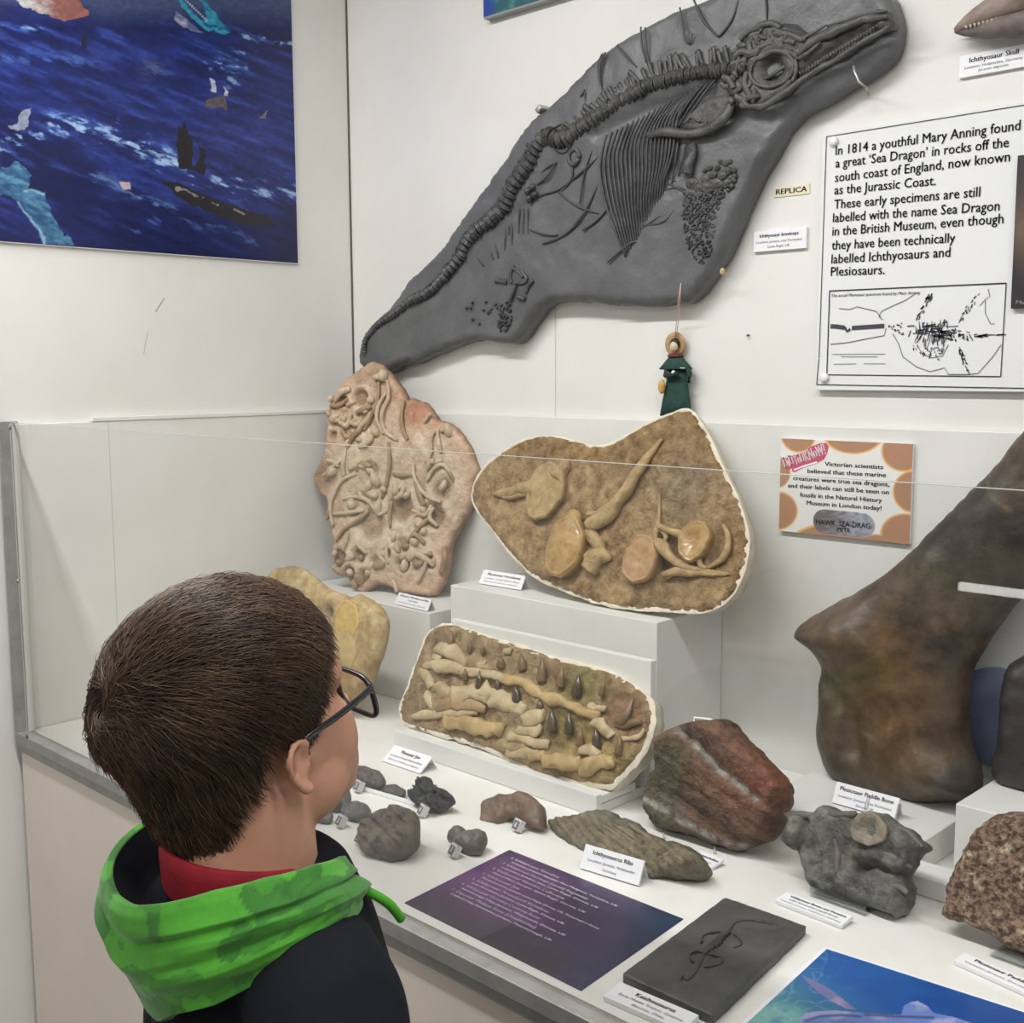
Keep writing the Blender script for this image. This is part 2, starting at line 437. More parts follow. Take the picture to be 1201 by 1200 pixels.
# ---------------------------------------------------------------- room
XL, YB = -1.603*K, 1.251*K            # inner faces of the case lining
XW, YW = XL-.013, YB+.013             # wall faces
CZ = CAMZ-.5*K                        # counter top height
YF = .66*K                            # case front (glass)
XR = 1.5                              # right end of the cabinet
ZG = CAMZ-.068*K                      # top of the lining and of the glass
struct('floor', MB().box((XW-.1, -3.6, -.05), (3.2, YW+.1, 0)), m_floor)
struct('ceiling', MB().box((XW-.1, -3.6, CEIL), (3.2, YW+.1, CEIL+.05)), m_ceil)
struct('wall_left', MB().box((XW-.1, -3.6, 0), (XW, YW+.1, CEIL)), m_wall)
struct('wall_back', MB().box((XW, YW, 0), (3.2, YW+.1, CEIL)), m_wall)
struct('wall_right', MB().box((3.1, -3.6, 0), (3.2, YW, CEIL)), m_wall)
struct('wall_front', MB().box((XW, -3.6, 0), (3.1, -3.5, CEIL)), m_wall)
# thin joints between the wall boards
struct('trim_1', MB().box((XW, YW-.004, ZG), (XW+.0022, YW, CEIL)), m_dark)
xj = PY(651, 430, YW)[0]
m_joint = mat('joint_grey', (196, 195, 188), .7)
struct('trim_2', MB().box((xj, YW-.0008, ZG), (xj+.0015, YW, PY(651, 330, YW)[2])), m_joint)

# ceiling lamps (tube battens)
for (x, y) in ((-1.35, .5), (.35, .5), (-1.0, -1.6), (.9, -1.6)):
    t = thing('ceiling_batten', 'white tube batten lamp on the ceiling out of view', 'lamp', (x, y, CEIL), 'ceiling battens')
    part('housing', MB().box((x-.78, y-.07, CEIL-.06), (x+.78, y+.07, CEIL), .004), m_lampw, t)

# ---------------------------------------------------------------- display cabinet
cab = thing('display_cabinet', 'long white display cabinet with glass front standing against the walls', 'display cabinet', (0, YF, 0))
part('cabinet_front', MB().box((XL+.005, YF-.012, .06), (XR, YF+.006, CZ-.028)), m_front, cab)
part('plinth_base', MB().box((XL+.02, YF+.04, 0), (XR-.02, YB, .06)), m_dark, cab)
part('counter_top', MB().box((XL+.002, YF+.006, CZ-.03), (XR, YB, CZ)), m_counter, cab)
part('back_lining', MB().box((XL, YB, CZ-.03), (XR, YW-.001, ZG), .0012), m_case, cab)
sl = part('side_lining', MB().box((XW+.001, YF, CZ-.03), (XL, YB, ZG-.004), .0012), m_case, cab)
y0 = PX(107, 488, XL)[1]
part('top_strip', MB().box((XW+.001, y0, ZG-.004), (XL+.002, YB, ZG+.004), .001), m_case, sl)
ys = PX(131, 600, XL)[1]
part('panel_joint', MB().box((XL, ys-.0008, CZ), (XL+.0006, ys+.0008, ZG-.006)), m_joint, sl)
part('end_panel', MB().box((XR, YF-.012, .06), (XR+.018, YB, ZG)), m_case, cab)
# aluminium edge: a channel for the glass over a flat strip
et = part('edge_trim', MB().box((XL, YF-.020, CZ-.018), (XR, YF+.007, CZ+.002), .001).box((XL+.003, YF-.017, CZ-.034), (XR, YF-.008, CZ-.0185), .0008), m_trim, cab)
lt = part('corner_channel', MB().box((XL-.001, YF-.020, CZ+.002), (XL+.007, YF+.014, ZG+.002), .001), m_trim, cab)
mb = MB().box((XL+.007, YF-.002, CZ+.002), (XL+.018, YF+.010, ZG-.002), .001)
part('channel_insert', mb, m_case, lt)
for q in ((28, 862),):
    pass
for (px, py, par) in ((11, 502, lt), (20, 682, lt), (31, 863, lt), (171, 937, et)):
    p = PY(px, py, YF-.020)
    M_ = Matrix.Translation(Vector(p)) @ Matrix.Rotation(math.pi/2, 4, 'X')
    part('screw', MB().lathe([(0.0005, -.001), (.0042, -.001), (.004, .0015), (.002, .0024), (.0005, .0026)], M_, 14), m_screw, par, True)
part('glass_pane', MB().box((XL+.012, YF-.002, CZ+.001), (XR, YF+.003, ZG)), m_glass, cab)
mb = MB().box((XL+.012, YF-.002, ZG), (XR, YF+.003, ZG+.0004))
part('glass_edge', mb, mat('glass_edge', (168, 174, 168), .3), cab)

# ---------------------------------------------------------------- white plinths and stands
def plinth(label, lo, hi, bev=.0015, name='display_plinth', group=None):
    return single(name, MB().box(lo, hi, bev), m_case, label, 'plinth', group)
ZL = CAMZ-.355*K; YL = 1.121*K; XLr = -1.268*K
plinth('low white plinth in the case corner carrying the pale bone bed slab', (XL+.004, YL, CZ+.0005), (XLr, YB-.001, ZL))
ZT = CAMZ-.304*K; YT = 1.112*K; XT0, XT1 = -1.212*K, -.844*K
plinth('tall white plinth carrying the tan vertebrae slab', (XT0, YT, CZ+.0005), (XT1, YB-.001, ZT))
# paddle bone block, and the plinth right of it
p = PZ(909, 978, CZ); q = PZ(1072, 1031, CZ); YP = (p[1]+q[1])/2; XP = q[0]
ZP = PY(1072, 992, YP)[2]
plinth('white block under the big dark paddle bone and its card', (p[0]-.035, YP, CZ+.0005), (XP, YB-.001, ZP))
e = PZ(1117, 1022, CZ); YQ = e[1]; XQ = e[0]; ZQ = PY(1119, 942, YQ)[2]
plinth('white block at the right edge, behind the coarse brown rock', (XQ, YQ, CZ+.0005), (XQ+.5, YB-.001, ZQ))
e2 = PZ(1107, 1060, CZ); ZS = PY(1109, 1038, e2[1])[2]
plinth('small low white filler block between the two paddle bone blocks', (XP+.003, e2[1], CZ+.0005), (e2[0], e2[1]+.05, ZS))
print('ZP', ZP, 'ZQ', ZQ, 'YP', YP, YQ, 'ZS', ZS, CZ)
# mosasaur easel: ledge, leaning backboard, side struts
YM = .967*K; ZM = CAMZ-.477*K
XM0, XM1 = PY(462, 870, YM)[0], PY(699, 945, YM)[0]
FM = standing((0, .985*K, ZM+.004), 25)          # front face plane of the jaw slab
st = thing('easel_stand', 'white wooden stand with ledge and leaning backboard under the jaw slab', 'stand', ((XM0+XM1)/2, YM, CZ))
part('ledge', MB().box((XM0, YM, CZ+.0005), (XM1, YM+.012, ZM+.003), .001), m_case, st)
bk = standing((0, 1.052*K, CZ), 0)               # upright backboard behind the slab
ub = [bk.uv(530, 724)[0], bk.uv(763, 776)[0]]; vb = bk.uv(763, 776)[1]
part('backboard', MB().fbox(bk, ub[0]-.004, ub[1], .0165, vb, -.014, 0, .001), m_case, st)
for x in (XM0+.01, XM1-.016):
    part('strut', MB().box((x, YM+.012, CZ+.0005), (x+.012, 1.052*K+.014, CZ+.016), .001), m_case, st)
part('shelf', MB().box((XM0, YM+.012, ZM-.012), (XM1, .985*K+.07, ZM), .001), m_case, st)

# unseen case with a tube, added to mirror a bright streak in the glass
def mirrored(px, py, Y0):
    p = PY(px, py, YF-.002); d = p-CAM; d = np.array([d[0], -d[1], d[2]]); return p+d*((Y0-p[1])/d[1])
Y0 = -1.5; a_ = mirrored(1124, 683, Y0); b_ = mirrored(1204, 703, Y0); zt_ = (a_[2]+b_[2])/2
x0_, x1_ = min(a_[0], b_[0]), max(a_[0], b_[0])
oc = thing('added_display_case', 'unseen dark display case added across the room for the tube streak in the glass', 'display case', ((x0_+x1_)/2, Y0-.3, 0))
m_od = mat('case_dark', (46, 46, 48), .6)
part('case_body', MB().box((x0_-.5, Y0-.42, 0), (x1_+.06, Y0-.04, zt_-.03), .004), m_od, oc)
part('case_back', MB().box((x0_-.5, Y0-.42, zt_-.0295), (x1_+.06, Y0-.36, zt_+.32), .004), m_od, oc)
part('case_top', MB().box((x0_-.5, Y0-.42, zt_+.3205), (x1_+.06, Y0-.04, zt_+.36), .004), m_od, oc)
M_ = Matrix.Translation((x0_, Y0, zt_)) @ Matrix.Rotation(math.pi/2, 4, 'Y')
part('lamp_tube', MB().lathe([(.001, 0), (.013, .002), (.013, x1_-x0_-.002), (.001, x1_-x0_)], M_, 16), emis('tube_glow', (250, 250, 245), 9), oc, True)
for xa in (x0_-.02, x1_-.005): part('tube_holder', MB().box((xa, Y0-.06, zt_-.0295), (xa+.025, Y0-.014, zt_+.014)), m_od, oc)
# ================================================================ things on the walls
WB = Frame((0, YW, CAMZ), (1, 0, 0), (0, 0, 1))            # back wall, facing the room
WL = Frame((XW, 0, CAMZ), (0, 1, 0), (0, 0, 1))            # left wall
assert WB.N[1] < 0 and WL.N[0] > 0

# ---------------------------------------------------------------- ocean print on the left wall
def mixc(a, b, t): t = np.clip(t, 0, 1)[:, None]; return a*(1-t)+b*t
def C8(*c): return np.array(c, float)
def paint_poly(C, X, Y, poly, col, soft=0.0):
    k = inpoly(X, Y, poly); C[k] = col if np.ndim(col) == 1 else col[k]; return C
def ocean(X, Y, S, T):
    P = np.stack([X, Y, np.zeros_like(X)], -1)
    # swell runs down to the right
    a = np.radians(22); U_ = X*np.cos(a)+Y*np.sin(a); V_ = -X*np.sin(a)+Y*np.cos(a)
    q = np.stack([U_/150, V_/38, np.zeros_like(X)], -1); big = fbm(q, 4, 3)
    q2 = np.stack([U_/34, V_/6, np.zeros_like(X)+2], -1); st = fbm(q2, 4, 5)
    q3 = np.stack([U_/13, V_/4.5, np.zeros_like(X)+4], -1); fo = fbm(q3, 5, 9, .62)
    C = np.tile(C8(30, 44, 118), (len(X), 1))
    C = mixc(C, C8(20, 30, 88), big*1.1+.15)
    C = mixc(C, C8(58, 80, 168), (st*.8-.08)*(Y > 25)); C = mixc(C, C8(18, 26, 78), (-st*.9-.1))
    C = mixc(C, C8(14, 20, 62), (Y-225)/110+big*.3)
    C = mixc(C, C8(66, 78, 118), np.clip((34-Y)/26, 0, 1)*np.clip((X-70)/50, .25, 1)+np.clip((8-Y)/10, 0, .6))
    # foam crests along traced lines
    def crest(pl, wd, amt, thr):
        d = dpoly(X, Y, pl); m_ = np.exp(-(d/wd)**2)
        return np.clip((fo*.8+.3*st+m_*.9-thr)*1.5, 0, 1)*m_*amt
    foam = crest([(-5, 175), (60, 145), (120, 150), (190, 190), (250, 215), (345, 225)], 20, .95, .85)
    foam = np.maximum(foam, crest([(70, 140), (150, 165), (225, 200)], 18, 1, .75))
    foam = np.maximum(foam, crest([(250, 75), (285, 66), (270, 95)], 20, .8, .7))
    foam = np.maximum(foam, crest([(280, 42), (345, 52)], 6, .9, .7))
    foam = np.maximum(foam, crest([(0, 70), (60, 70), (110, 72)], 10, .45, .7))
    foam = np.maximum(foam, crest([(0, 30), (50, 34)], 4, .8, .7))
    foam = np.maximum(foam, crest([(110, 205), (150, 225), (200, 245)], 9, .6, .8))
    foam = np.maximum(foam, crest([(160, 270), (190, 255), (260, 268), (300, 285)], 9, .5, .8))
    C = mixc(C, C8(104, 148, 214), foam)
    C = mixc(C, C8(176, 206, 240), np.clip(foam*1.8-.85, 0, 1)*np.clip(.4+fo*1.4, 0, 1))
    X0_, Y0_ = X, Y; X = X+2.2*fbm(np.stack([X0_/9, Y0_/9, 0*X0_+1], -1), 3, 21); Y = Y+2.2*fbm(np.stack([X0_/9, Y0_/9, 0*X0_+5], -1), 3, 22)     # ragged painted edges
    # misty splash
    d = np.hypot((X-182)/26, (Y-82)/22); C = mixc(C, C8(96, 108, 140), np.clip(1-d, 0, 1)*np.clip(.5+fo, 0, 1))
    # pale flank of an animal at the lower left
    k = inpoly(X, Y, [(-6, 200), (20, 190), (36, 205), (30, 222), (52, 225), (66, 262), (86, 288), (50, 287), (44, 268), (30, 252), (20, 236), (8, 228), (-6, 232)])
    C[k] = (mixc(np.tile(C8(46, 88, 134), (len(X), 1)), C8(92, 146, 182), .4+fo*.7))[k]
    # salmon hull at the top left
    k = inpoly(X, Y, [(8, -5), (40, 14), (74, 25), (104, 19), (106, 13), (92, 3), (80, -6)])
    C[k] = mixc(np.tile(C8(150, 96, 90), (len(X), 1)), C8(200, 198, 198), np.clip((62-X)/26+fo*.4, 0, 1))[k]
    # teal open jaws
    k = inpoly(X, Y, [(203, -5), (214, 8), (226, 22), (240, 34), (258, 41), (270, 39), (264, 27), (254, 16), (244, 4), (238, -5), (230, -5), (240, 10), (243, 22), (238, 25), (228, 16), (218, 5), (212, -5)])
    C[k] = mixc(np.tile(C8(52, 150, 178), (len(X), 1)), C8(20, 70, 130), np.clip(fo*1.5+(X-246)/18, 0, 1))[k]
    k = inpoly(X, Y, [(206, 14), (222, 26), (240, 40), (214, 34), (204, 22)]); C[k] = mixc(np.tile(C8(90, 100, 140), (len(X), 1)), C8(170, 170, 190), fo+.3)[k]
    # fins and drift wood
    for poly, c in (([(7, 149), (18, 144), (26, 130), (35, 127), (30, 153), (20, 155)], (150, 160, 182)),
                    ([(238, 124), (250, 114), (262, 111), (267, 130), (252, 127)], (98, 88, 92)),
                    ([(302, 137), (314, 128), (311, 139)], (120, 120, 136)),
                    ([(94, 56), (96, 44), (102, 42), (102, 56)], (34, 36, 62)), ([(316, 56), (330, 46), (326, 58)], (34, 36, 62)),
                    ([(208, 200), (207, 146), (212, 150), (216, 140), (222, 158), (226, 198), (232, 190), (233, 170), (238, 172), (240, 208), (228, 200)], (26, 22, 24)),
                    ([(188, 214), (205, 214), (240, 228), (280, 243), (318, 258), (322, 266), (290, 264), (250, 252), (215, 236)], (38, 34, 40)),
                    ([(247, 92), (252, 96), (252, 106), (247, 106)], (196, 204, 224)), ([(262, 102), (267, 108), (267, 114), (262, 112)], (196, 204, 224)),
                    ([(141, 213), (150, 214), (153, 224), (144, 222)], (196, 176, 180))):
        C = paint_poly(C, X, Y, poly, C8(*c))
    d = dpoly(X, Y, [(205, 220), (240, 232), (290, 252)]); C = mixc(C, C8(190, 180, 170), np.clip(1.4-d/1.2, 0, 1)*(fo > .05)*.8)
    for x_, y_ in ((60, 60), (52, 40)): pass
    for i in range(12):      # teeth in the jaws
        f_ = i/11; x_ = 213+f_*27; y_ = -1+f_*26
        d = np.hypot((X0_-x_-2), (Y0_-y_+1)*.8); C = mixc(C, C8(206, 224, 230), np.clip(1.6-d, 0, 1)*.8)
    for pl in ([(30, 222), (52, 226)], [(20, 236), (32, 254), (46, 270), (52, 288)]):
        d = dpoly(X, Y, pl); C = mixc(C, C8(170, 214, 228), np.exp(-(d/1.6)**2)*.8)
    C = C*(.93+.10*np.clip(fbm(np.stack([X0_/5, Y0_/3, 0*X0_+8], -1), 3, 23), -1, 1))[:, None]
    return lin(np.clip(C*.96, 0, 255))
br = WL.uv(347, 309); tr = np.array([br[0], .95]); bl = np.array([WL.uv(-60, 281)[0]-.03, br[1]]); tl = np.array([bl[0], .95])
tt = WL.uv(341, -40)
q = [bl, br, (br[0], tt[1]), (bl[0], tt[1])]
t = thing('ocean_print', 'large blue stormy ocean print on the left wall', 'poster', WL.w((bl[0]+br[0])/2, br[1], 0))
part('backing_board', MB().fbox(WL, bl[0], br[0]+.0015, br[1]-.0015, tt[1]+.3, .0005, .006, .0006), m_card, t)
part('printed_face', picture(WL, q, 520, 440, ocean, .0064), mat('ocean_ink', (255, 255, 255), .28, attr=True), t)
# scuff on the wall under the print
mb = MB(); strokes_px(mb, WL, [[(182, 366), (186, 359), (192, 350)]], .9, .0004); strokes_px(mb, WL, [[(168, 415), (170, 402), (173, 390)]], .35, .0004)
part('scuff_mark', mb, mat('scuff', (140, 138, 132), .8), bpy.data.objects['wall_left'])

# ---------------------------------------------------------------- teal print at the top of the back wall
a = WB.uv(566, 20, .02); b = WB.uv(640, 2, .02)
def tealf(X, Y, S, T):
    n = fbm(np.stack([X/10, Y/7, 0*X], -1), 4, 2); C = np.tile(C8(24, 84, 96), (len(X), 1))
    C = mixc(C, C8(60, 140, 130), n*1.2); C = mixc(C, C8(18, 60, 150), np.clip((584-X)/12, 0, 1)); return lin(C)
fr = WB.off(.018)
t = thing('teal_print', 'thick teal sea print above the big grey fossil replica', 'poster', WB.w(a[0], a[1], 0))
u1 = a[0]+.42
part('backing_board', MB().fbox(WB, a[0], u1, a[1]-.004, a[1]+.5, .0005, .018, .001), mat('board_grey', (150, 152, 150), .5), t)
part('printed_face', picture(fr, [(a[0], a[1]), (u1, a[1]), (u1, a[1]+.3), (a[0], a[1]+.3)], 120, 60, tealf, .0006), m_print, t)

# ---------------------------------------------------------------- text panel
z3 = zoomed(781, 0, 2.857)
SG = WB.off(.012)
bl = SG.uv(957, 456); tl = SG.uv(968, 158); u1 = bl[0]+.42; v1 = tl[1]
t = thing('text_panel', 'white acrylic text panel telling how the Sea Dragon was found', 'sign', WB.w((bl[0]+u1)/2, bl[1], 0))
part('acrylic_panel', MB().fbox(WB, bl[0]-.002, u1, bl[1]-.002, v1+.002, .003, .0115, .0008), mat('panel_white', (228, 229, 230), .18), t)
mb = MB(); mb.fbox(WB, bl[0]-.001, u1-.001, bl[1]-.001, v1, .0004, .003)
part('mount', mb, m_joint, t)
lines = [("In 1814 a youthful Mary Anning found", (567, 520), (1187, 435)), ("a great \u2018Sea Dragon\u2019 in rocks off the", (567, 562), (1148, 492)),
 ("south coast of England, now known", (565, 610), (1152, 540)), ("as the Jurassic Coast.", (563, 652), (903, 620)), ("These early specimens are still", (562, 700), (1052, 658)),
 ("labelled with the name Sea Dragon", (558, 745), (1117, 705)), ("in the British Museum, even though", (556, 790), (1130, 748)), ("they have been technically", (554, 837), (968, 812)),
 ("labelled Ichthyosaurs and", (553, 883), (952, 860)), ("Plesiosaurs.", (551, 925), (732, 918))]
mb = MB()
for s, a, b in lines:
    a, b = z3(a, b); text_px(mb, SG, s, a, b, 10.8, bold=.012)
part('lettering', mb, m_ink, t)
zd = zoomed(940, 300, 4.6)
mb = MB(); strokes_px(mb, SG, [z3((1200, 352), (537, 458)), z3((537, 458), (512, 1200)), [(960, 421)]+zd((80, 695)), zd((80, 695), (1201, 715))], .9)
strokes_px(mb, SG, [zd((150, 190), (1103, 148)), zd((1103, 148), (1073, 652)), zd((1073, 652), (135, 642)), zd((135, 642), (150, 190))], 1.2)
part('printed_border', mb, m_ink, t)
mb = MB()
text_px(mb, SG, 'The actual Plesiosaur specimen found by Mary Anning', *zd((160, 222), (638, 206)), 3.2, shear=.2, bold=.01)
part('caption', mb, m_ink, t)
# engraving of the skeleton
mb = MB(); W = lambda w_, *ls: strokes_px(mb, SG, [zd(*l) for l in ls], w_)
W(4.5, [(155, 380), (190, 382), (230, 388)], [(270, 390), (340, 385), (445, 378)]); W(3, [(230, 385), (245, 408), (262, 395)])
rr = random.Random(4)
def dashes(n, poly, ln, ang, wd, sp=.5):
    xs = [p[0] for p in poly]; ys = [p[1] for p in poly]; k = 0
    while k < n:
        x, y = rr.uniform(min(xs), max(xs)), rr.uniform(min(ys), max(ys))
        if inpoly(np.array([x]), np.array([y]), poly)[0]:
            a_ = ang+rr.uniform(-sp, sp); L_ = ln*rr.uniform(.5, 1.2)
            W(wd*rr.uniform(.6, 1.3), [(x, y), (x+L_*.5*math.cos(a_), y+L_*.5*math.sin(a_)+rr.uniform(-2, 2)), (x+L_*math.cos(a_), y+L_*math.sin(a_))]); k += 1
dashes(60, [(560, 370), (640, 350), (790, 340), (790, 450), (700, 460), (590, 425)], 45, 1.75, 1.0, .35)
dashes(26, [(560, 380), (780, 370), (780, 440), (600, 425)], 60, .1, 1.3, .3)
dashes(26, [(690, 200), (722, 188), (660, 300), (625, 345), (630, 310)], 22, 2.1, 1.3, .3)
dashes(22, [(840, 360), (870, 290), (965, 188), (925, 270), (855, 370)], 18, 2.1, 1.1, .6)
dashes(24, [(830, 470), (860, 500), (905, 632), (860, 560)], 18, 1.1, 1.2, .4)
dashes(34, [(780, 410), (860, 370), (920, 440), (860, 460), (780, 460)], 22, .8, 1.2, .9)
dashes(22, [(925, 425), (1075, 425), (930, 440)], 26, 0, 1.3, .2)
dashes(30, [(600, 450), (640, 500), (760, 480), (770, 540), (720, 570), (600, 500)], 18, .9, 1.1, 1.2)
dashes(16, [(430, 300), (470, 370), (540, 360), (550, 440), (480, 400)], 12, .8, 1.3, 1.5)
W(.7, [(430, 300), (480, 275), (560, 240), (620, 200)], [(430, 300), (415, 330), (440, 345)], [(490, 420), (520, 470), (545, 545), (620, 600), (690, 625), (770, 605), (790, 640), (900, 640), (950, 635), (1000, 580), (1030, 545), (1075, 480)], [(155, 478), (250, 468), (340, 450), (445, 430), (455, 390)], [(200, 285), (260, 290), (300, 275), (400, 300), (425, 330)], [(960, 270), (990, 235), (1015, 220), (1005, 180)], [(990, 240), (990, 310), (1020, 370), (1040, 365)], [(620, 480), (650, 530), (700, 550), (760, 540), (790, 480)])
W(.5, [(165, 532), (450, 530)], [(210, 545), (410, 545)], [(172, 585), (295, 583)], [(335, 582), (452, 583)])
part('engraving', mb, mat('engraving_ink', (62, 62, 72), .6), t)
def stud(px, py, par):
    p = WB.px(px, py, .012); M_ = Matrix.Translation(Vector(p)) @ Matrix.Rotation(math.pi/2, 4, 'X')
    part('standoff_cap', MB().lathe([(.0005, -.001), (.0075, -.001), (.0072, .004), (.005, .006), (.0005, .0064)], M_, 18), m_lampw, par, True)
stud(967, 443, t); stud(978, 166, t)

# ---------------------------------------------------------------- dark portrait print at the right edge
zs = WB.off(.019); a = zs.uv(1185, 362); b = zs.uv(1198, 182); u1 = a[0]+.22
def darkp(X, Y, S, T):
    n = fbm(np.stack([X/14, Y/18, 0*X], -1), 4, 12); C = np.tile(C8(46, 40, 46), (len(X), 1)); C = mixc(C, C8(104, 84, 70), np.clip(1-np.hypot(X-1205, (Y-270)*.6)/40, 0, 1)*1.2+n*.15)
    return lin(np.clip(C, 0, 255))
zs = WB.off(.019)
t = thing('portrait_print', 'dark portrait print cut off by the right edge of the photo', 'poster', WB.w(a[0], a[1], 0))
part('backing_board', MB().fbox(WB, a[0], u1, a[1], b[1], .0125, .019), mat('print_edge', (60, 56, 60), .5), t)
part('printed_face', picture(zs, [(a[0], a[1]), (u1, a[1]), (u1, b[1]), (a[0], b[1])], 60, 90, darkp, .0004), m_print, t)
mb = MB(); text_px(mb, zs, 'Mary Anning', (1191, 356), (1240, 361), 4.2, bold=.01, h=.0012); part('caption', mb, m_card, t)

# ---------------------------------------------------------------- small wall labels
def wall_card(name, label, tl, tr, bl, lines, thick=.006, matl=None, group='wall labels'):
    f = WB.off(thick); A = f.uv(*tl); B = f.uv(*tr); Cc = f.uv(*bl)
    t_ = thing(name, label, 'label', WB.w((A[0]+B[0])/2, Cc[1], 0), group)
    U_ = B-A; fr_ = Frame(f.w(Cc[0], Cc[1]), f.U*U_[0]+f.V*U_[1], f.V*U_[0]-f.U*U_[1])
    Wd = np.linalg.norm(U_); Hh = abs((A-Cc)@np.array([-U_[1], U_[0]])/Wd)
    part('card', MB().fbox(fr_, 0, Wd, 0, Hh, -thick+.0005, 0, .0005), matl or m_card, t_)
    lettering(fr_, Wd, Hh, lines, t_); return t_
def lettering(fr_, Wd, Hh, lines, par):
    mb = MB(); mb2 = MB()
    for i, (s, x0, x1, y, cap) in enumerate(lines):
        text_on(mb if i == 0 else mb2, fr_, s, (x0*Wd, y*Hh), (x1*Wd, y*Hh), cap*Hh, shear=.15 if i else 0, bold=.022 if i == 0 else 0, h=.0005)
    part('title_lettering', mb, m_ink, par)
    if mb2.v: part('small_lettering', mb2, m_ink2, par)
wall_card('wall_label', 'white label reading Ichthyosaur Skull under the wall skull', (1125, 66), (1207, 50), (1124, 92), [('Ichthyosaur Skull', .15, .86, .62, .22), ('Location: Holzmaden, Germany', .08, .92, .36, .12), ('Jurassic deposits', .28, .72, .16, .12)])
wall_card('wall_label', 'white label reading Ichthyosaur breviceps beside the big grey fossil replica', (884, 272), (946, 266), (883, 296), [('Ichthyosaur breviceps', .12, .86, .68, .17), ('Location: Jurassic, Lias Formation', .06, .92, .4, .12), ('Lyme Regis, UK', .28, .7, .16, .12)])
wall_card('wall_label', 'thin yellowed strip reading REPLICA beside the grey fossil replica', (907, 220), (949, 215), (907, 232), [('REPLICA', .06, .93, .28, .5)], .0015, mat('card_yellow', (226, 218, 190), .6))

# ---------------------------------------------------------------- long skull at the top right corner
m_skull = mat('skull_bone', (168, 152, 140), .55, c2=(122, 106, 98), scale=18, bump=.5, bscale=60)
m_skulld = mat('skull_dark_bone', (118, 106, 102), .6, c2=(84, 74, 72), scale=24, bump=.5, bscale=60)  # darker bone tone of the snout ridge, lower jaw and bed
m_tooth = mat('tooth_ivory', (186, 174, 160), .4, c2=(140, 126, 112), scale=60)
zk = zoomed(1080, 0, 9.93)
sf = WB.off(.030)
t = thing('ichthyosaur_skull', 'long toothed fossil skull at the top right corner of the wall', 'fossil skull', WB.px(1150, 30, 0))
def tp(fr_, pts, h): return [fr_.px(x, y, hh) for (x, y), hh in zip(pts, h if np.ndim(h) else [h]*len(pts))]
s_ = 1/ F*2.0
part('upper_jaw', MB().tube(catmull(tp(sf, zk((392, 350), (560, 255), (800, 130), (1050, 30), (1300, -60), (1600, -190)), 0)), [.003, .012, .019, .022, .028, .04], 12, flat=.9, rough=.06), m_skull, t, True)
part('snout_ridge', inflate(WB.off(.02), zk((470, 265), (510, 180), (600, 110), (770, 0), (900, -70), (1500, -330), (1600, -220), (1250, -90), (1000, 10), (760, 130), (560, 240)), .012, .018, .006, .012), m_skulld, t, True)
part('lower_jaw', MB().tube(catmull(tp(sf, zk((395, 365), (600, 360), (800, 325), (1000, 290), (1250, 260), (1600, 190)), -.004)), [.003, .010, .015, .018, .022, .028], 12, flat=.9, rough=.08), m_skulld, t, True)
part('bone_bed', inflate(WB.off(.014), zk((395, 372), (600, 330), (900, 250), (1250, 130), (1650, 0), (1650, 260), (1250, 400), (980, 390), (800, 372), (620, 405)), .006, .013, .006, .012), m_skulld, t, True)
for i in range(16):
    f_ = i/15; x = 520+f_*760; y = 312-f_*190+6*math.sin(i*3)
    a_ = sf.px(*zk((x, y-24-f_*30))[0], .006); b_ = sf.px(*zk((x+8, y+22+f_*38))[0], .010)
    part('tooth', MB().tube([a_, (a_+b_)/2, b_], [.0028+.0022*f_, .0022+.0016*f_, .0006], 6), m_tooth, t, True)

# ---------------------------------------------------------------- nails and wire hooks
def hook(px, py, lab):
    p = WB.px(px, py, 0); mb = MB(); d = np.array([0, -1, 0]); z = np.array([0, 0, 1.])
    mb.tube([p, p+d*.052, p+d*.058+z*.004, p+d*.060+z*.012, p+d*.060+z*.026], [.0016]*5, 8)
    single('wall_hook', mb, m_tr, lab, 'hook', 'hooks holding the grey replica', True)
m_tr = mat('hook_metal', (176, 174, 168), .35, metal=.6)
p = WB.px(878, 393, 0)
single('wall_nail', MB().tube([p+np.array([0, -.0005, 0]), p+np.array([0, -.006, -.001])], .0016, 8), m_dark, 'tiny dark nail in the wall right of the hanging green doll', 'nail')
# ================================================================ grey ichthyosaur replica
z2 = zoomed(400, 0, 2.857)
m_slab = mat('replica_grey', (103, 104, 106), .40, c2=(80, 81, 84), scale=7, bump=.35, bscale=38, bdist=.008, mixlo=.3, mixhi=.7)
m_bone = mat('replica_bone', (74, 74, 75), .42, c2=(52, 52, 54), scale=30, bump=.5, bscale=90, bdist=.004)
m_bonel = mat('replica_bone_light', (90, 89, 87), .42, c2=(60, 60, 60), scale=40, bump=.6, bscale=110, bdist=.004)
IT = .030
FI = WB.off(IT+.014)
out = ([(419, 428), (418, 416), (422, 400), (431, 383), (461, 353), (480, 325), (515, 290), (540, 255), (561, 224), (589, 185), (613, 147), (641, 122), (666, 98), (701, 63), (750, 31), (778, 17), (810, 3), (850, -12), (900, -26), (950, -34), (1000, -28), (1035, -8), (1044, 12), (1048, 32), (1045, 55), (1036, 70), (1012, 88), (995, 97), (962, 117), (930, 136), (917, 150), (903, 174), (887, 203), (870, 238), (856, 273), (843, 299), (831, 319), (818, 339), (800, 353), (781, 354), (760, 358), (715, 356), (680, 353), (641, 354), (624, 370), (610, 391), (596, 402), (575, 401), (554, 398), (533, 403), (505, 414), (484, 424), (466, 427), (450, 436), (432, 440)])
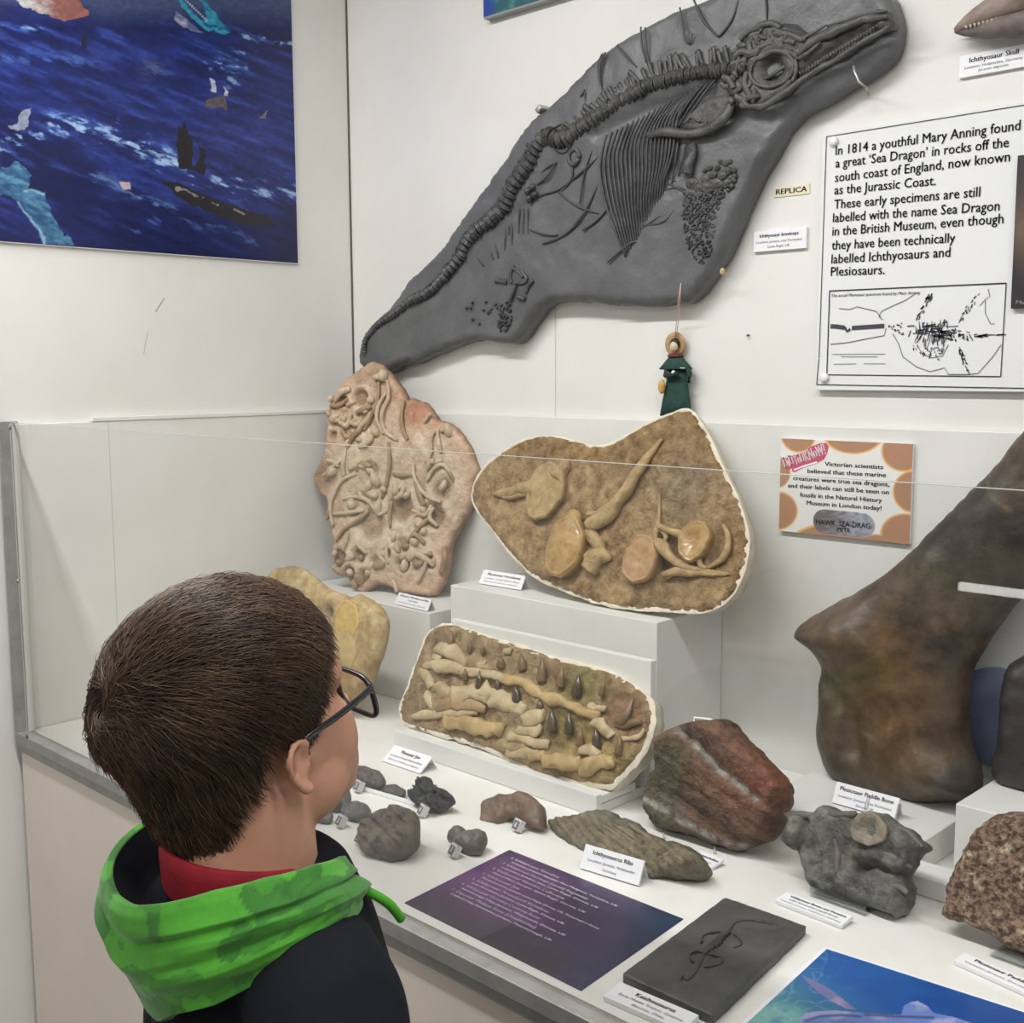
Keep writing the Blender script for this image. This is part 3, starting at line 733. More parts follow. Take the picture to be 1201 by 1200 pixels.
vert = z2((85, 1192), (90, 1140), (130, 1092), (190, 1050), (240, 1010), (300, 980), (350, 930), (400, 870), (440, 800), (500, 745), (560, 690), (590, 620), (640, 545), (690, 462), (745, 470), (800, 440), (870, 388), (950, 338), (1040, 287), (1120, 266), (1200, 246), (1290, 236), (1375, 232))
colu = np.array([FI.uv(*q) for q in vert])
def hI(u, v, D):
    d = dpoly(u, v, [FI.uv(*q) for q in vert])
    h = .006*fbm(uv3(u, v, 5), 3, 5)+.0025*fbm(uv3(u, v, 22), 3, 6)
    h += .007*np.exp(-(d/.035)**2)                                    # matrix banked up along the backbone
    # hollow under the backbone and jaw
    for pl, wd, dp in (([(700, 158), (760, 128), (830, 108)], 11, .010), ([(850, 130), (900, 145), (950, 120), (1000, 88), (1040, 70)], 12, .008), ([(610, 250), (640, 215), (655, 190)], 10, .006)):
        d2 = dpoly(u, v, [FI.uv(*q) for q in pl]); h -= dp*np.exp(-(d2/(wd*.0011))**2)
    return h
ich = thing('ichthyosaur_replica', 'big dark grey cast of a long snouted fossil sea reptile skeleton on the back wall', 'fossil slab', FI.px(760, 200, -IT))
part('slab', relief(FI, out, IT+.006, hI, .0085, .014, .002, 3, taper=.002), m_slab, ich, True)
def tubepx(fr_, pts, r, h, n=8, flat=.8, rough=.08, k=5, seed=0):
    P = catmull(pts, n=k); hh = np.interp(np.linspace(0, 1, len(P)), np.linspace(0, 1, len(np.atleast_1d(h))), np.atleast_1d(h))
    pp = [fr_.px(x, y, a_) for (x, y), a_ in zip(P, hh)]
    return MB().tube(pp, r, n, flat=flat, up=fr_.N, rough=rough, seed=seed)
# backbone: discs set side by side, growing from the tail to the chest
C = catmull(vert, n=10); L = np.r_[0, np.cumsum(np.linalg.norm(np.diff(C, axis=0), axis=1))]
pos = 6.0; nv = 0; spines = []
while pos < L[-1]-2 and nv < 96:
    f_ = pos/L[-1]; x, y = np.interp(pos, L, C[:, 0]), np.interp(pos, L, C[:, 1]); x2, y2 = np.interp(pos+2, L, C[:, 0]), np.interp(pos+2, L, C[:, 1])
    size = float(np.interp(f_, [0, .12, .3, .5, .58, .75, 1], [2.2, 3.6, 6.2, 8.0, 7.4, 7.0, 7.6])); step = float(np.interp(f_, [0, .12, .3, .5, .58, .75, 1], [3.6, 5.2, 7.4, 8.4, 7.4, 7.4, 7.2]))
    c = FI.uv(x, y); e = FI.uv(x2, y2)-c; e /= np.linalg.norm(e); pr = np.linalg.norm(FI.uv(x+1, y)-c)*size
    j = rnd.uniform(-.12, .12); T_ = FI.U*e[0]+FI.V*e[1]; S_ = -FI.U*e[1]+FI.V*e[0]
    T_, S_ = T_*math.cos(j)+S_*math.sin(j), S_*math.cos(j)-T_*math.sin(j)
    o_ = FI.w(c[0]+rnd.uniform(-.0012, .0012), c[1]+rnd.uniform(-.0012, .0012), .006+rnd.uniform(-.001, .0015)); M_ = Matrix((tuple(S_), tuple(FI.N), tuple(T_))).transposed().to_4x4(); M_.translation = Vector(o_)
    hw = pr/size*step*.52
    hw *= .86; prof = [(pr*.2, -hw*.6), (pr*.92, -hw), (pr*1.04, -hw*.75), (pr*.70, 0), (pr*1.04, hw*.75), (pr*.92, hw), (pr*.2, hw*.6)]; pr_ = rnd.uniform(.9, 1.1); prof = [(a_*pr_, b_) for a_, b_ in prof]
    part('vertebra', MB().lathe(prof, M_, 14), m_bonel if f_ > .55 else m_bone, ich); nv += 1
    spines.append((x, y, x2-x, y2-y, size, f_)); pos += step
# neural spines standing above the backbone
k = 0
for i, (x, y, dx, dy, size, f_) in enumerate(spines):
    if f_ < .16 or (.545 < f_ < .60): continue
    n_ = np.array([dy, -dx]); n_ /= np.linalg.norm(n_)
    if n_[1] > 0 and abs(n_[1]) > abs(n_[0]): n_ = -n_
    if f_ < .55 and n_[0] > 0: n_ = -n_
    ln = float(np.interp(f_, [.16, .3, .45, .62, .7, .85, 1], [4, 7, 9, 11, 16, 22, 19]))*rnd.uniform(.8, 1.15)
    if f_ > .6 and rnd.random() < .12: continue
    t_ = np.array([dx, dy])/np.hypot(dx, dy); lean = rnd.uniform(-.15, .35)
    a_ = np.array([x, y])+n_*size*.7; b_ = a_+n_*ln-t_*ln*lean
    wpx = 2.6 if f_ > .6 else 2.2
    P = [a_, a_*.6+b_*.4, b_]
    part('neural_spine', tubepx(FI, P, [wpx*.0016, wpx*.0013, wpx*.0019], [.006, .008, .006], 6, .45, .25, 4, i), m_bonel if f_ > .6 else m_bone, ich, True)
# ribs fanning down from the chest
def lerp(a, b, t): return tuple(np.array(a)*(1-t)+np.array(b)*t)
for i in range(19):
    t_ = i/18
    P = z2(lerp((888, 452), (1215, 280), t_), lerp((866, 560), (1135, 372), t_), lerp((884, 680), (1108, 520), t_), lerp((918, 775), (1082, 600), t_**1.1), lerp((950, 862), (1076, 668), t_**1.25))
    part('rib', tubepx(FI, P, [.0017, .0024, .0026, .0024, .0012], [.003, .007, .008, .006, .001], 7, .9, .05, 6, i), m_bone, ich, True)
for i in range(5):
    t_ = i/4
    P = z3(lerp((60, 322), (168, 262), t_), lerp((10, 390), (115, 330), t_), lerp((-12, 440), (58, 420), t_))
    part('rib', tubepx(FI, P, [.0016, .0024, .002], [.004, .007, .005], 7, .9, .05), m_bone, ich, True)
for i in range(3):
    P = z2(lerp((1100, 470), (1155, 480), i/2), lerp((1096, 540), (1140, 545), i/2), lerp((1086, 640), (1128, 590), i/2))
    part('rib', tubepx(FI, P, [.002, .0024, .001], [.004, .006, .002], 7), m_bone, ich, True)
loose = [z2((870, 518), (800, 580), (735, 632)), z2((735, 632), (700, 645), (655, 657)), z2((728, 645), (790, 690), (862, 716)), z2((630, 770), (680, 785), (726, 788)), z2((675, 817), (750, 785), (815, 710), (868, 600)),
 z2((808, 772), (860, 735), (900, 688)), z2((798, 682), (815, 575), (842, 500)), z2((775, 560), (770, 600), (740, 640)), z2((885, 175), (868, 210), (865, 270), (885, 335)), z2((875, 178), (860, 220), (868, 290)), z2((923, 152), (955, 190), (990, 226)),
 z2((1003, 90), (1006, 150), (1020, 208)), z2((1018, 92), (1020, 150), (1030, 205)), z2((1133, 25), (1143, 80), (1150, 130), (1166, 142), (1176, 115)), z3((88, -10), (125, 70), (175, 124)), z3((175, 124), (218, 70), (245, -10)), z3((333, -5), (338, 66)),
 z2((1005, 768), (1060, 730), (1112, 706)), z2((1010, 756), (1080, 742), (1125, 690)), z2((595, 700), (594, 782)), z2((610, 700), (610, 786)), z2((625, 695), (626, 784)), z2((550, 765), (548, 838)), z2((570, 745), (572, 822)), z2((560, 750), (562, 790)), z2((495, 832), (509, 872)), z2((515, 820), (526, 866)),
 z2((455, 865), (476, 892)), z2((660, 590), (690, 560), (720, 545)), z2((655, 620), (690, 590), (715, 550)), z2((1088, 635), (1130, 628), (1160, 640)), z2((1090, 612), (1130, 632), (1160, 648)), z2((1095, 590), (1120, 610)), z2((890, 880), (960, 820), (985, 810)), z2((800, 325), (815, 300)), z2((820, 345), (812, 300))]
for i, P in enumerate(loose):
    part('loose_rib', tubepx(FI, P, [.0016, .0026 if i in (4, 8, 14, 15, 13) else .0021, .0014], [.002, .003, .001], 7, .8, .08, 6, i), m_bone, ich, True)
# pelvic girdle rings
def ringpx(cx, cy, rx, ry, ang, r, h=.004, n=18, a0=0, a1=2*math.pi):
    P = [(cx+rx*math.cos(a)*math.cos(ang)-ry*math.sin(a)*math.sin(ang), cy+rx*math.cos(a)*math.sin(ang)+ry*math.sin(a)*math.cos(ang)) for a in np.linspace(a0, a1, n)]
    return MB().tube([FI.px(x, y, h) for x, y in P], r, 7, up=FI.N, rough=.15)
zp = zoomed(600, 60, 6)
for (x, y, rx, ry, an, r) in ((352, 672, 46, 36, .1, .0042), (436, 745, 34, 55, .25, .004), (365, 580, 62, 30, -.5, .0032), (340, 560, 60, 40, -.6, .0024), (460, 500, 40, 26, -.3, .003), (330, 620, 24, 20, 0, .0035)):
    q = zp((x, y))[0]; part('pelvic_bone', ringpx(q[0], q[1], rx/6, ry/6, an, r), m_bonel, ich, True)
for (x, y) in ((270, 590), (455, 620), (420, 660), (150, 960), (120, 990), (170, 1010), (130, 1040)):
    q = zp((x, y))[0]; c = FI.uv(*q); part('pelvic_bone', MB().fblob(FI, c[0], c[1], .003, .008, .006, .007, rnd.uniform(0, 3), rough=.2, freq=60, seed=x), m_bone, ich, True)
# hind flipper
zq = zoomed(400, 240, 5)
hf_ = thing('x', 'x', 'x', (0, 0, 0)); bpy.data.objects.remove(hf_)
for P, r in ((((905, 445), (930, 448), (968, 452)), [.0062, .004, .0055]), (((1010, 358), (990, 410), (995, 460)), .0032), (((1005, 372), (1040, 398), (1065, 425)), .0034), (((1055, 390), (1085, 430), (1075, 460)), .0032), (((1120, 445), (1095, 480), (1080, 520)), .0038), (((1070, 460), (1010, 462)), .0026), (((1020, 470), (1005, 520), (985, 570)), .0036), (((1030, 540), (1075, 555)), .004)):
    part('hind_limb_bone', tubepx(FI, zq(*P), r, .004, 8, .9, .15), m_bonel, ich, True)
mb = MB(); rq = random.Random(5)
for (x, y) in ((770, 575), (735, 606), (760, 608), (772, 675), (810, 700), (850, 572), (838, 620), (865, 635), (880, 615), (905, 585), (915, 605), (940, 590), (955, 605), (970, 575), (985, 590)):
    c = FI.uv(*zq((x, y))[0]); mb.fblob(FI, c[0], c[1], .002, .0034, .003, .004, rough=.2, freq=80, seed=x, nu=8, nv=6)
fl = zq((930, 610), (1000, 600), (998, 690), (970, 745), (930, 740), (915, 700))
for i in range(90):
    for _ in range(20):
        x, y = rq.uniform(415, 600)*1.0, rq.uniform(360, 390); x = 400+rq.uniform(910, 1003)/5; y = 240+rq.uniform(600, 750)/5
        if inpoly(np.array([x]), np.array([y]), fl)[0]: break
    c = FI.uv(x, y); mb.fblob(FI, c[0], c[1], .001, .0022, .0019, .003, nu=7, nv=5)
o = part('hind_flipper', mb, m_bone, ich, True); o['kind'] = 'stuff'
# front flipper: large bones then a pavement of small ones
zf = zoomed(700, 100, 5.455)
part('humerus', tubepx(FI, zf((605, 385), (615, 430), (590, 500), (575, 570)), [.0085, .006, .009, .011], [.006, .006, .006, .005], 10, .8, .15), m_bonel, ich, True)
big = [(610, 630, 48, 38), (655, 660, 36, 30), (600, 690, 40, 28), (690, 600, 34, 28), (740, 570, 30, 26), (700, 650, 34, 30), (760, 630, 46, 34), (655, 700, 32, 24), (800, 580, 34, 26), (840, 550, 26, 26), (820, 500, 24, 18), (790, 490, 20, 14), (860, 600, 26, 24), (770, 530, 20, 16), (850, 490, 18, 14), (880, 545, 18, 16), (720, 530, 20, 14), (690, 545, 20, 12), (800, 640, 26, 22), (830, 640, 20, 18)]
for i, (x, y, rx, ry) in enumerate(big):
    q = zf((x, y))[0]; c = FI.uv(*q); k_ = np.linalg.norm(FI.uv(q[0]+1, q[1])-c)/5.455; part('paddle_bone', MB().fblob(FI, c[0], c[1], .0005, rx*k_*.95, ry*k_*.95, .0042, rnd.uniform(-.4, .4), rough=.12, freq=70, seed=i).fblob(FI, c[0]+.001, c[1]+.001, .003, rx*k_*.5, ry*k_*.5, .0026, 0, rough=.2, freq=70, seed=i) if True else ringpx(q[0], q[1], rx/5.455*.8, ry/5.455*.8, rnd.uniform(-.6, .6), .0019, .0032, 10), m_bonel, ich, True)
mb = MB(); poly = zf((560, 690), (700, 680), (830, 640), (900, 560), (880, 640), (790, 740), (770, 850), (760, 960), (730, 1080), (680, 1140), (630, 1130), (590, 1050), (560, 930), (545, 800))
n_ = 0
while n_ < 420:
    x = 700+rq.uniform(540, 900)/5.455; y = 100+rq.uniform(560, 1145)/5.455
    if inpoly(np.array([x]), np.array([y]), poly)[0]:
        c = FI.uv(x, y); f_ = (y-205)/105; r = .0052*(1-f_)+.0022*f_; r *= rq.uniform(.6, 1.1)
        mb.fblob(FI, c[0], c[1], .0008, r, r*.8, .0042, rq.uniform(0, 3), nu=7, nv=5); n_ += 1
o = part('front_flipper', mb, m_bone, ich, True); o['kind'] = 'stuff'
# shoulder girdle
part('shoulder_bone', tubepx(FI, z3((-62, 455), (0, 442), (60, 448), (130, 440), (180, 410), (205, 380), (225, 335)), [.006, .009, .007, .007, .009, .008, .005], [.006, .012, .012, .012, .012, .010, .006], 10, .8, .15, 6), m_bonel, ich, True)
part('shoulder_plate', relief(FI.off(.008), z3((50, 425), (85, 370), (130, 335), (195, 315), (215, 345), (190, 385), (140, 425), (90, 440)), .010, lambda u, v, D: .002*fbm(uv3(u, v, 70), 3, 9), .005, .004), m_bonel, ich, True)
mb = tubepx(FI, zf((560, 240), (600, 205), (650, 230), (680, 210), (700, 240)), .0016, .012, 6)
part('shoulder_crack', mb, m_bonel, ich, True)
# skull
zh = zoomed(820, 0, 4.804)
sk = part('skull', relief(FI.off(.012), zh((175, 330), (220, 230), (280, 160), (380, 122), (520, 135), (600, 190), (720, 135), (900, 85), (980, 55), (1065, 58), (1080, 100), (1075, 150), (960, 215), (800, 310), (640, 410), (540, 470), (470, 540), (340, 605), (250, 600), (190, 560), (120, 480), (130, 430), (180, 400)), .022,
    lambda u, v, D: .004*fbm(uv3(u, v, 28), 3, 21)+.003*np.abs(fbm(uv3(u, v, 60), 2, 22))-.018*np.exp(-(np.hypot(*( (np.stack([u, v])-FI.off(.012).uv(*zh((408, 388))[0])[:, None]) ))/.020)**4)-.010*np.exp(-(dpoly(u, v, [FI.uv(*q) for q in zh((560, 440), (700, 340), (850, 240), (1000, 160))])/.006)**2), .006, .010, .003, 8), m_bonel, ich, True)
def skp(name, pts, r, h, fl=.7, rg=.38): part(name, tubepx(FI, zh(*pts), r, h, 8, fl, rg, 6), m_bonel, sk, True)
P = [(408+122*math.cos(a), 388+98*math.sin(a)-20*math.cos(a)) for a in np.linspace(0, 2*math.pi, 20)]
skp('eye_socket_rim', P, [.003, .0036, .0026, .004, .003], .014, .8, .3)
for P, r in ((((310, 430), (380, 440), (470, 380), (530, 350)), .0035), (((320, 480), (400, 490), (480, 430), (540, 380)), .003), (((340, 530), (420, 520), (500, 460)), .0032), (((330, 560), (400, 550), (470, 500)), .0026), (((360, 490), (420, 470), (470, 450)), .0024)):
    skp('eye_socket_bone', P, r, .004)
skp('upper_jaw', ((550, 300), (640, 240), (760, 175), (880, 130), (980, 100), (1070, 90)), [.006, .0075, .0075, .007, .006, .003], .016)
skp('upper_jaw_ridge', ((580, 215), (650, 180), (720, 140)), [.004, .003, .0015], .014)
skp('upper_jaw_ridge', ((720, 150), (850, 105), (960, 75), (1060, 60)), [.002, .003, .003, .002], .013)
skp('upper_jaw_ridge', ((560, 330), (620, 290), (680, 240)), [.004, .003, .0015], .018)
skp('lower_jaw', ((230, 590), (330, 600), (430, 560), (540, 480), (650, 405), (800, 310), (950, 220), (1070, 150)), [.005, .006, .0055, .005, .0045, .004, .004, .003], .014)
skp('lower_jaw', ((560, 440), (680, 350), (800, 270), (940, 190), (1040, 140)), [.003, .003, .003, .003, .003], .004)
for P, r in ((((200, 320), (240, 290), (300, 300), (340, 270)), .006), (((230, 230), (280, 180), (350, 150)), .005), (((330, 150), (400, 130), (460, 160)), .0055), (((420, 170), (490, 190), (560, 220), (600, 215)), .005), (((310, 280), (380, 250), (450, 230), (540, 240)), .0045), (((280, 240), (290, 290), (330, 300)), .005), (((330, 330), (420, 290), (520, 300), (560, 330)), .0045), (((540, 330), (545, 400), (520, 460)), .004), (((270, 400), (260, 480), (300, 560)), .006), (((200, 540), (240, 560), (270, 600)), .006), (((130, 440), (170, 450), (190, 500)), .006), (((120, 470), (150, 490), (170, 480)), .005), (((170, 560), (190, 580)), .006), (((180, 360), (230, 350), (270, 340)), .0055), (((600, 240), (640, 250), (600, 290)), .003)):
    skp('skull_bone', P, r, .013, .8, .25)
rk = random.Random(12)
for i in range(44):      # broken plates round the back of the skull
    a_ = rk.uniform(1.9, 5.4); R_ = rk.uniform(1.15, 1.75); x = 408+122*R_*math.cos(a_)*.95; y = 388+98*R_*math.sin(a_)*1.25
    if not (130 < y < 600 and x > 150): continue
    c = FI.uv(*zh((x, y))[0]); s_ = rk.uniform(.0035, .0075)
    part('skull_fragment', MB().fblob(FI, c[0], c[1], .013, s_*1.7, s_*.8, s_*.8, rk.uniform(0, 3.1), rough=.3, freq=60, seed=i, nu=9, nv=6), m_bonel if i % 3 else m_bone, sk)
for i in range(26):
    f_ = i/25; x = 572+f_*430; y = 428-f_*272-16*math.sin(f_*3.14)*0
    a_ = FI.px(*zh((x-6, y-26+8*f_))[0], .013); b_ = FI.px(*zh((x+2, y+12-4*f_))[0], .011)
    part('tooth', MB().tube([a_, (a_+b_)/2, b_], [.0022, .0017, .0006], 6), m_bonel, sk, True)
# chip on the lower edge
c = FI.off(-.004).px(847, 319)
part('edge_chip', MB().blob(c, np.eye(3)*.005*np.array([[.7], [1], [1.2]]), rough=.25, freq=90), mat('bare_plaster', (196, 176, 120), .7), ich, True)
hp = FI.off(-.01).px(1010, 96)
single('wall_hook', MB().tube([FI.px(1018, 110, -IT-.011), FI.px(1017, 105, -.02), FI.px(1014, 102, .004), FI.px(1007, 96, .008), FI.px(1002, 84, .007), FI.px(1001, 77, .006)], .0021, 8), m_tr, 'bent silver wire hook over the edge of the grey replica below the snout', 'hook', 'hooks holding the grey replica', True)
single('wall_hook', MB().fbox(Frame(FI.px(632, 128, 0), FI.U*.8+FI.V*.6, FI.V*.8-FI.U*.6), -.007, .007, -.005, .005, -.05, .004, .001), m_tr, 'small bright metal clip at the upper left edge of the grey replica', 'hook', 'hooks holding the grey replica', True)
# ================================================================ slabs inside the case
def pxs(fr_, px, py, n):                      # n photo pixels as metres on the frame at that point
    return np.linalg.norm(fr_.uv(px+1, py)-fr_.uv(px, py))*n
# ---------------------------------------------------------------- tan slab with loose vertebrae
zt = zoomed(540, 460, 3.336)
FT = standing((0, 1.128*K, ZT), 19)
outT = zt((42, 420), (50, 355), (90, 290), (150, 240), (200, 207), (260, 180), (330, 170), (400, 180), (460, 195), (510, 209), (570, 204), (640, 170), (720, 125), (800, 90), (860, 68), (895, 75), (922, 112), (962, 182), (1012, 290), (1060, 390), (1095, 480), (1112, 560), (1108, 640), (1090, 705), (1065, 770), (1020, 820), (970, 846), (920, 856), (860, 852), (760, 845), (650, 840), (560, 826), (470, 797), (370, 760), (290, 720), (222, 662), (162, 595), (112, 527), (67, 472))
mn = min(FT.uv(*q)[1] for q in outT)
FT = FT.off(0); FT = Frame(FT.O-FT.V*0, FT.U, FT.V)
def cT(u, v, D, h):
    n = fbm(uv3(u, v, 14), 4, 31); n2 = fbm(uv3(u, v, 70), 3, 33)
    C = np.tile(C8(178, 150, 108), (len(u), 1)); C = mixc(C, C8(152, 126, 90), .45+n); C = mixc(C, C8(200, 174, 130), n2*.8-.1)
    g = np.exp(-(np.hypot(u-FT.uv(800, 570)[0], v-FT.uv(800, 570)[1])/.06)**2); C = mixc(C, C8(150, 134, 114), g*.7)
    return lin(C)
hol = [(zt((820, 640))[0], 17, .014), (zt((905, 640))[0], 12, .010), (zt((330, 500))[0], 10, .006), (zt((440, 700))[0], 14, .006), (zt((800, 690))[0], 9, .012)]
def hT(u, v, D):
    h = .0035*fbm(uv3(u, v, 16), 4, 35)+.0016*np.abs(fbm(uv3(u, v, 60), 3, 36))
    for q, r, d_ in hol:
        c = FT.uv(*q); h -= d_*np.exp(-((u-c[0])**2+(v-c[1])**2)/pxs(FT, q[0], q[1], r)**2)
    return h
m_tan = mat('tan_matrix', (150, 122, 84), .75, attr=True, c2=(176, 162, 138), scale=48, bump=1.0, bscale=75, bdist=.009)
m_amber = mat('amber_bone', (184, 152, 98), .28, c2=(150, 116, 68), scale=40, bump=.4, bscale=90, coat=.3)
m_amberd = mat('dull_amber_bone', (182, 156, 110), .5, c2=(146, 118, 78), scale=50, bump=.8, bscale=110)
m_plas = mat('plaster_jacket', (228, 220, 202), .7, c2=(206, 196, 174), scale=30, bump=.4, bscale=60)
tan = thing('vertebrae_slab', 'tan stone slab with four round amber vertebrae and a white plaster rim, leaning on the tall plinth', 'fossil slab', (FT.px(720, 710)))
part('stone_face', relief(FT, outT, .014, hT, .006, .006, .001, 11, cT), m_tan, tan, True)
jk = [(x+dx, y+dy) for (x, y), (dx, dy) in zip(outT, [(0, 0)]*len(outT))]
cx_, cy_ = 715, 600
jk = []
for x, y in outT:
    d = np.array([x-cx_, y-cy_]); d /= np.linalg.norm(d); g = 1.8+1.8*max(0, d[0])+1.4*max(0, d[1])
    jk.append((x+d[0]*g, y+d[1]*g))
part('plaster_jacket', relief(FT.off(-.0035), jk, .028, lambda u, v, D: -.022*np.clip((D-.009)/.006, 0, 1), .008, .004, .0015, 12, taper=-.004), m_plas, tan, True)
def disc(fr_, q, rx, ry, hgt, mt, par, ang=0, tilt=0.0, name='vertebra', dome=.25, seed=0):
    c = fr_.uv(*q); a_ = pxs(fr_, q[0], q[1], rx); b_ = pxs(fr_, q[0], q[1], ry); mb = MB()
    V = []; n = 44; prof = [(.97, -.4), (.95, .1), (1.03, .45), (1.05, .75), (1.0, .98), (.94, 1.02), (.89, .93), (.84, .96), (.7, 1-dome*.25), (.5, 1-dome*.5), (.34, 1-dome*.8), (.2, 1-dome), (.1, 1-dome*1.02), (.02, 1-dome*1.05)]
    ca, sa = math.cos(ang), math.sin(ang)
    for r, z in prof:
        for k_ in range(n):
            t_ = 2*math.pi*k_/n; x = a_*r*math.cos(t_); y = b_*r*math.sin(t_); u = x*ca-y*sa; v = x*sa+y*ca
            w_ = 1+.04*math.sin(3*t_+seed)+.025*math.sin(7*t_+seed*2)+.018*math.sin(13*t_+seed*3); hgt_ = hgt*z+.0016*noise.noise(Vector((u*130, v*130, seed)))+.0010*noise.noise(Vector((t_*4, r*3, seed+9)))
            V.append(fr_.w(c[0]+u*w_, c[1]+v*w_, hgt_+tilt*u))
    Fc = [(i*n+k_, i*n+(k_+1) % n, (i+1)*n+(k_+1) % n, (i+1)*n+k_) for i in range(len(prof)-1) for k_ in range(n)]
    Fc.append(tuple((len(prof)-1)*n+k_ for k_ in range(n)))
    return part(name, mb.add(V, Fc), mt, par, True)
def boneT(name, pts, r, h, mt=m_amberd, fl=.8, rg=.28, par=None, fr_=None, z=zt):
    fr_ = fr_ or FT; P = z(*pts); k_ = pxs(fr_, P[0][0], P[0][1], 1)/1.0
    return part(name, tubepx(fr_, P, [q*k_ for q in np.atleast_1d(r)] if np.ndim(r) else r*k_, h, 10, fl, rg, 6), mt, par or tan, True)
disc(FT, zt((345, 392))[0], 20, 25.5, .016, m_amberd, tan, -.1, .0, seed=1)
boneT('process', ((285, 372), (240, 380), (180, 392), (128, 402)), [8, 6, 5, 1.5], [.008, .007, .002]); boneT('process', ((285, 385), (250, 395), (190, 410), (150, 402)), [4, 3, 3, 1], [.009, .008, .002])
boneT('process', ((380, 330), (405, 290), (410, 280)), [9, 7, 4], [.006, .005, .002])
disc(FT, zt((430, 612))[0], 19.5, 28, .022, m_amber, tan, -.12, seed=2, dome=-.15)
part('arch', MB().fblob(FT, *FT.uv(*zt((455, 515))[0]), .010, pxs(FT, 676, 614, 9), pxs(FT, 676, 614, 13), .012, .3, rough=.15, seed=4), m_amber, tan, True)
boneT('spine', ((505, 520), (560, 490), (620, 420), (700, 300), (785, 185)), [7, 8, 6, 5, 2], [.008, .010, .009, .002]); boneT('spine_ridge', ((495, 475), (540, 470), (600, 420), (680, 320)), [2.2, 3, 3, 2], [.012, .013, .011])
boneT('process', ((505, 690), (530, 650), (560, 640), (590, 655)), [10, 10, 8, 1.5], [.006, .009, .004]); boneT('process', ((500, 540), (540, 600), (570, 640)), [6, 7, 3], [.006, .007, .004])
disc(FT, zt((722, 662))[0], 18, 23, .020, mat('rosy_bone', (180, 148, 104), .4, c2=(158, 120, 84), scale=40, bump=.3, bscale=90), tan, -.1, seed=3)
boneT('process', ((765, 590), (800, 620), (845, 665), (930, 695), (1050, 712)), [5, 6, 4, 3, 1], [.010, .012, .008, .003]); boneT('process', ((790, 715), (850, 700), (930, 708), (1040, 715)), [3, 5, 4, 1], [.006, .007, .003])
boneT('process', ((755, 585), (770, 520), (776, 470), (778, 400)), [3.5, 2.6, 1.6, .8], [.010, .008, .003]); boneT('process', ((770, 520), (820, 545), (870, 560), (890, 560)), [2.5, 3.5, 4.5, 4], [.010, .010, .010]); boneT('process', ((770, 525), (800, 560), (790, 600)), [2, 2.6, 2], [.008, .006, .006])
disc(FT, zt((932, 590))[0], 17, 20, .020, m_amber, tan, -.3, seed=5, dome=.35)
boneT('crescent_bone', ((1025, 520), (1045, 560), (1040, 620), (1010, 665), (965, 688)), [1.5, 3.5, 4, 3, 1.5], [.004, .006, .005]); boneT('process', ((930, 655), (940, 680), (960, 690)), [4, 3, 2], .008)
boneT('process', ((880, 560), (872, 590), (880, 610)), [3, 3, 2], .010)

# ---------------------------------------------------------------- jaw slab on the easel
zj = zoomed(440, 700, 3.336)
outJ = zj((92, 440), (112, 380), (142, 300), (178, 192), (203, 146), (240, 116), (290, 108), (350, 124), (450, 160), (560, 190), (680, 234), (800, 264), (900, 290), (978, 330), (1042, 375), (1072, 415), (1078, 470), (1066, 540), (1036, 608), (988, 664), (948, 708), (912, 736), (850, 732), (760, 717), (640, 688), (550, 648), (450, 598), (350, 563), (250, 538), (150, 514), (112, 495), (96, 474))
cj = FM.uv(*zj((600, 430))[0])
def cJ(u, v, D, h):
    n = fbm(uv3(u, v, 18), 4, 41); n2 = fbm(uv3(u, v, 80), 3, 43)
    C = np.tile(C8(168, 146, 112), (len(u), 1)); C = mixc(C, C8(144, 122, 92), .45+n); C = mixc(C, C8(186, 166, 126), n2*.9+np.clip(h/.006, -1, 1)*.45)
    for (x, y), r, col, am in (((800, 340), 26, (128, 124, 66), .8), ((740, 500), 28, (128, 122, 62), .75), ((840, 520), 18, (140, 130, 70), .7), ((980, 480), 24, (150, 108, 82), .7), ((700, 300), 16, (130, 92, 70), .5), ((820, 620), 34, (190, 160, 100), .6), ((950, 640), 22, (152, 132, 70), .6), ((400, 430), 34, (184, 160, 122), .5)):
        q = zj((x, y))[0]; c = FM.uv(*q); C = mixc(C, C8(*col), am*np.exp(-((u-c[0])**2+(v-c[1])**2)/pxs(FM, q[0], q[1], r)**2))
    return lin(C)
lumps = [FM.uv(*q) for q in zj((200, 280), (260, 270), (300, 225), (380, 260), (430, 300), (520, 320), (600, 350), (660, 395), (740, 410), (820, 450), (880, 480))]
bank = [FM.uv(*q) for q in zj((230, 420), (330, 400), (450, 420), (560, 450), (650, 480))]
bank2 = [FM.uv(*q) for q in zj((520, 600), (640, 620), (780, 660), (900, 640), (960, 600))]
def hJ(u, v, D):
    h = .0025*fbm(uv3(u, v, 22), 4, 45)+.003*np.abs(fbm(uv3(u*1.0, v, 55), 3, 46))
    for b_, wd, am in ((lumps, .016, .008), (bank, .020, .008), (bank2, .02, .007)): h += am*np.exp(-(dpoly(u, v, b_)/wd)**2)*(1+.5*fbm(uv3(u, v, 45), 2, 47))
    return h
m_jaw = mat('jaw_matrix', (146, 124, 92), .7, attr=True, c2=(184, 172, 150), scale=50, bump=1.0, bscale=80, bdist=.008)
m_cream = mat('cream_bone', (196, 178, 142), .55, c2=(162, 140, 104), scale=30, bump=.5, bscale=90)
m_yel = mat('yellow_bone', (188, 162, 112), .5, c2=(160, 134, 88), scale=26, bump=.4, bscale=80)
m_toothd = mat('dark_tooth', (84, 66, 46), .28, c2=(60, 50, 34), scale=30, coat=.3)
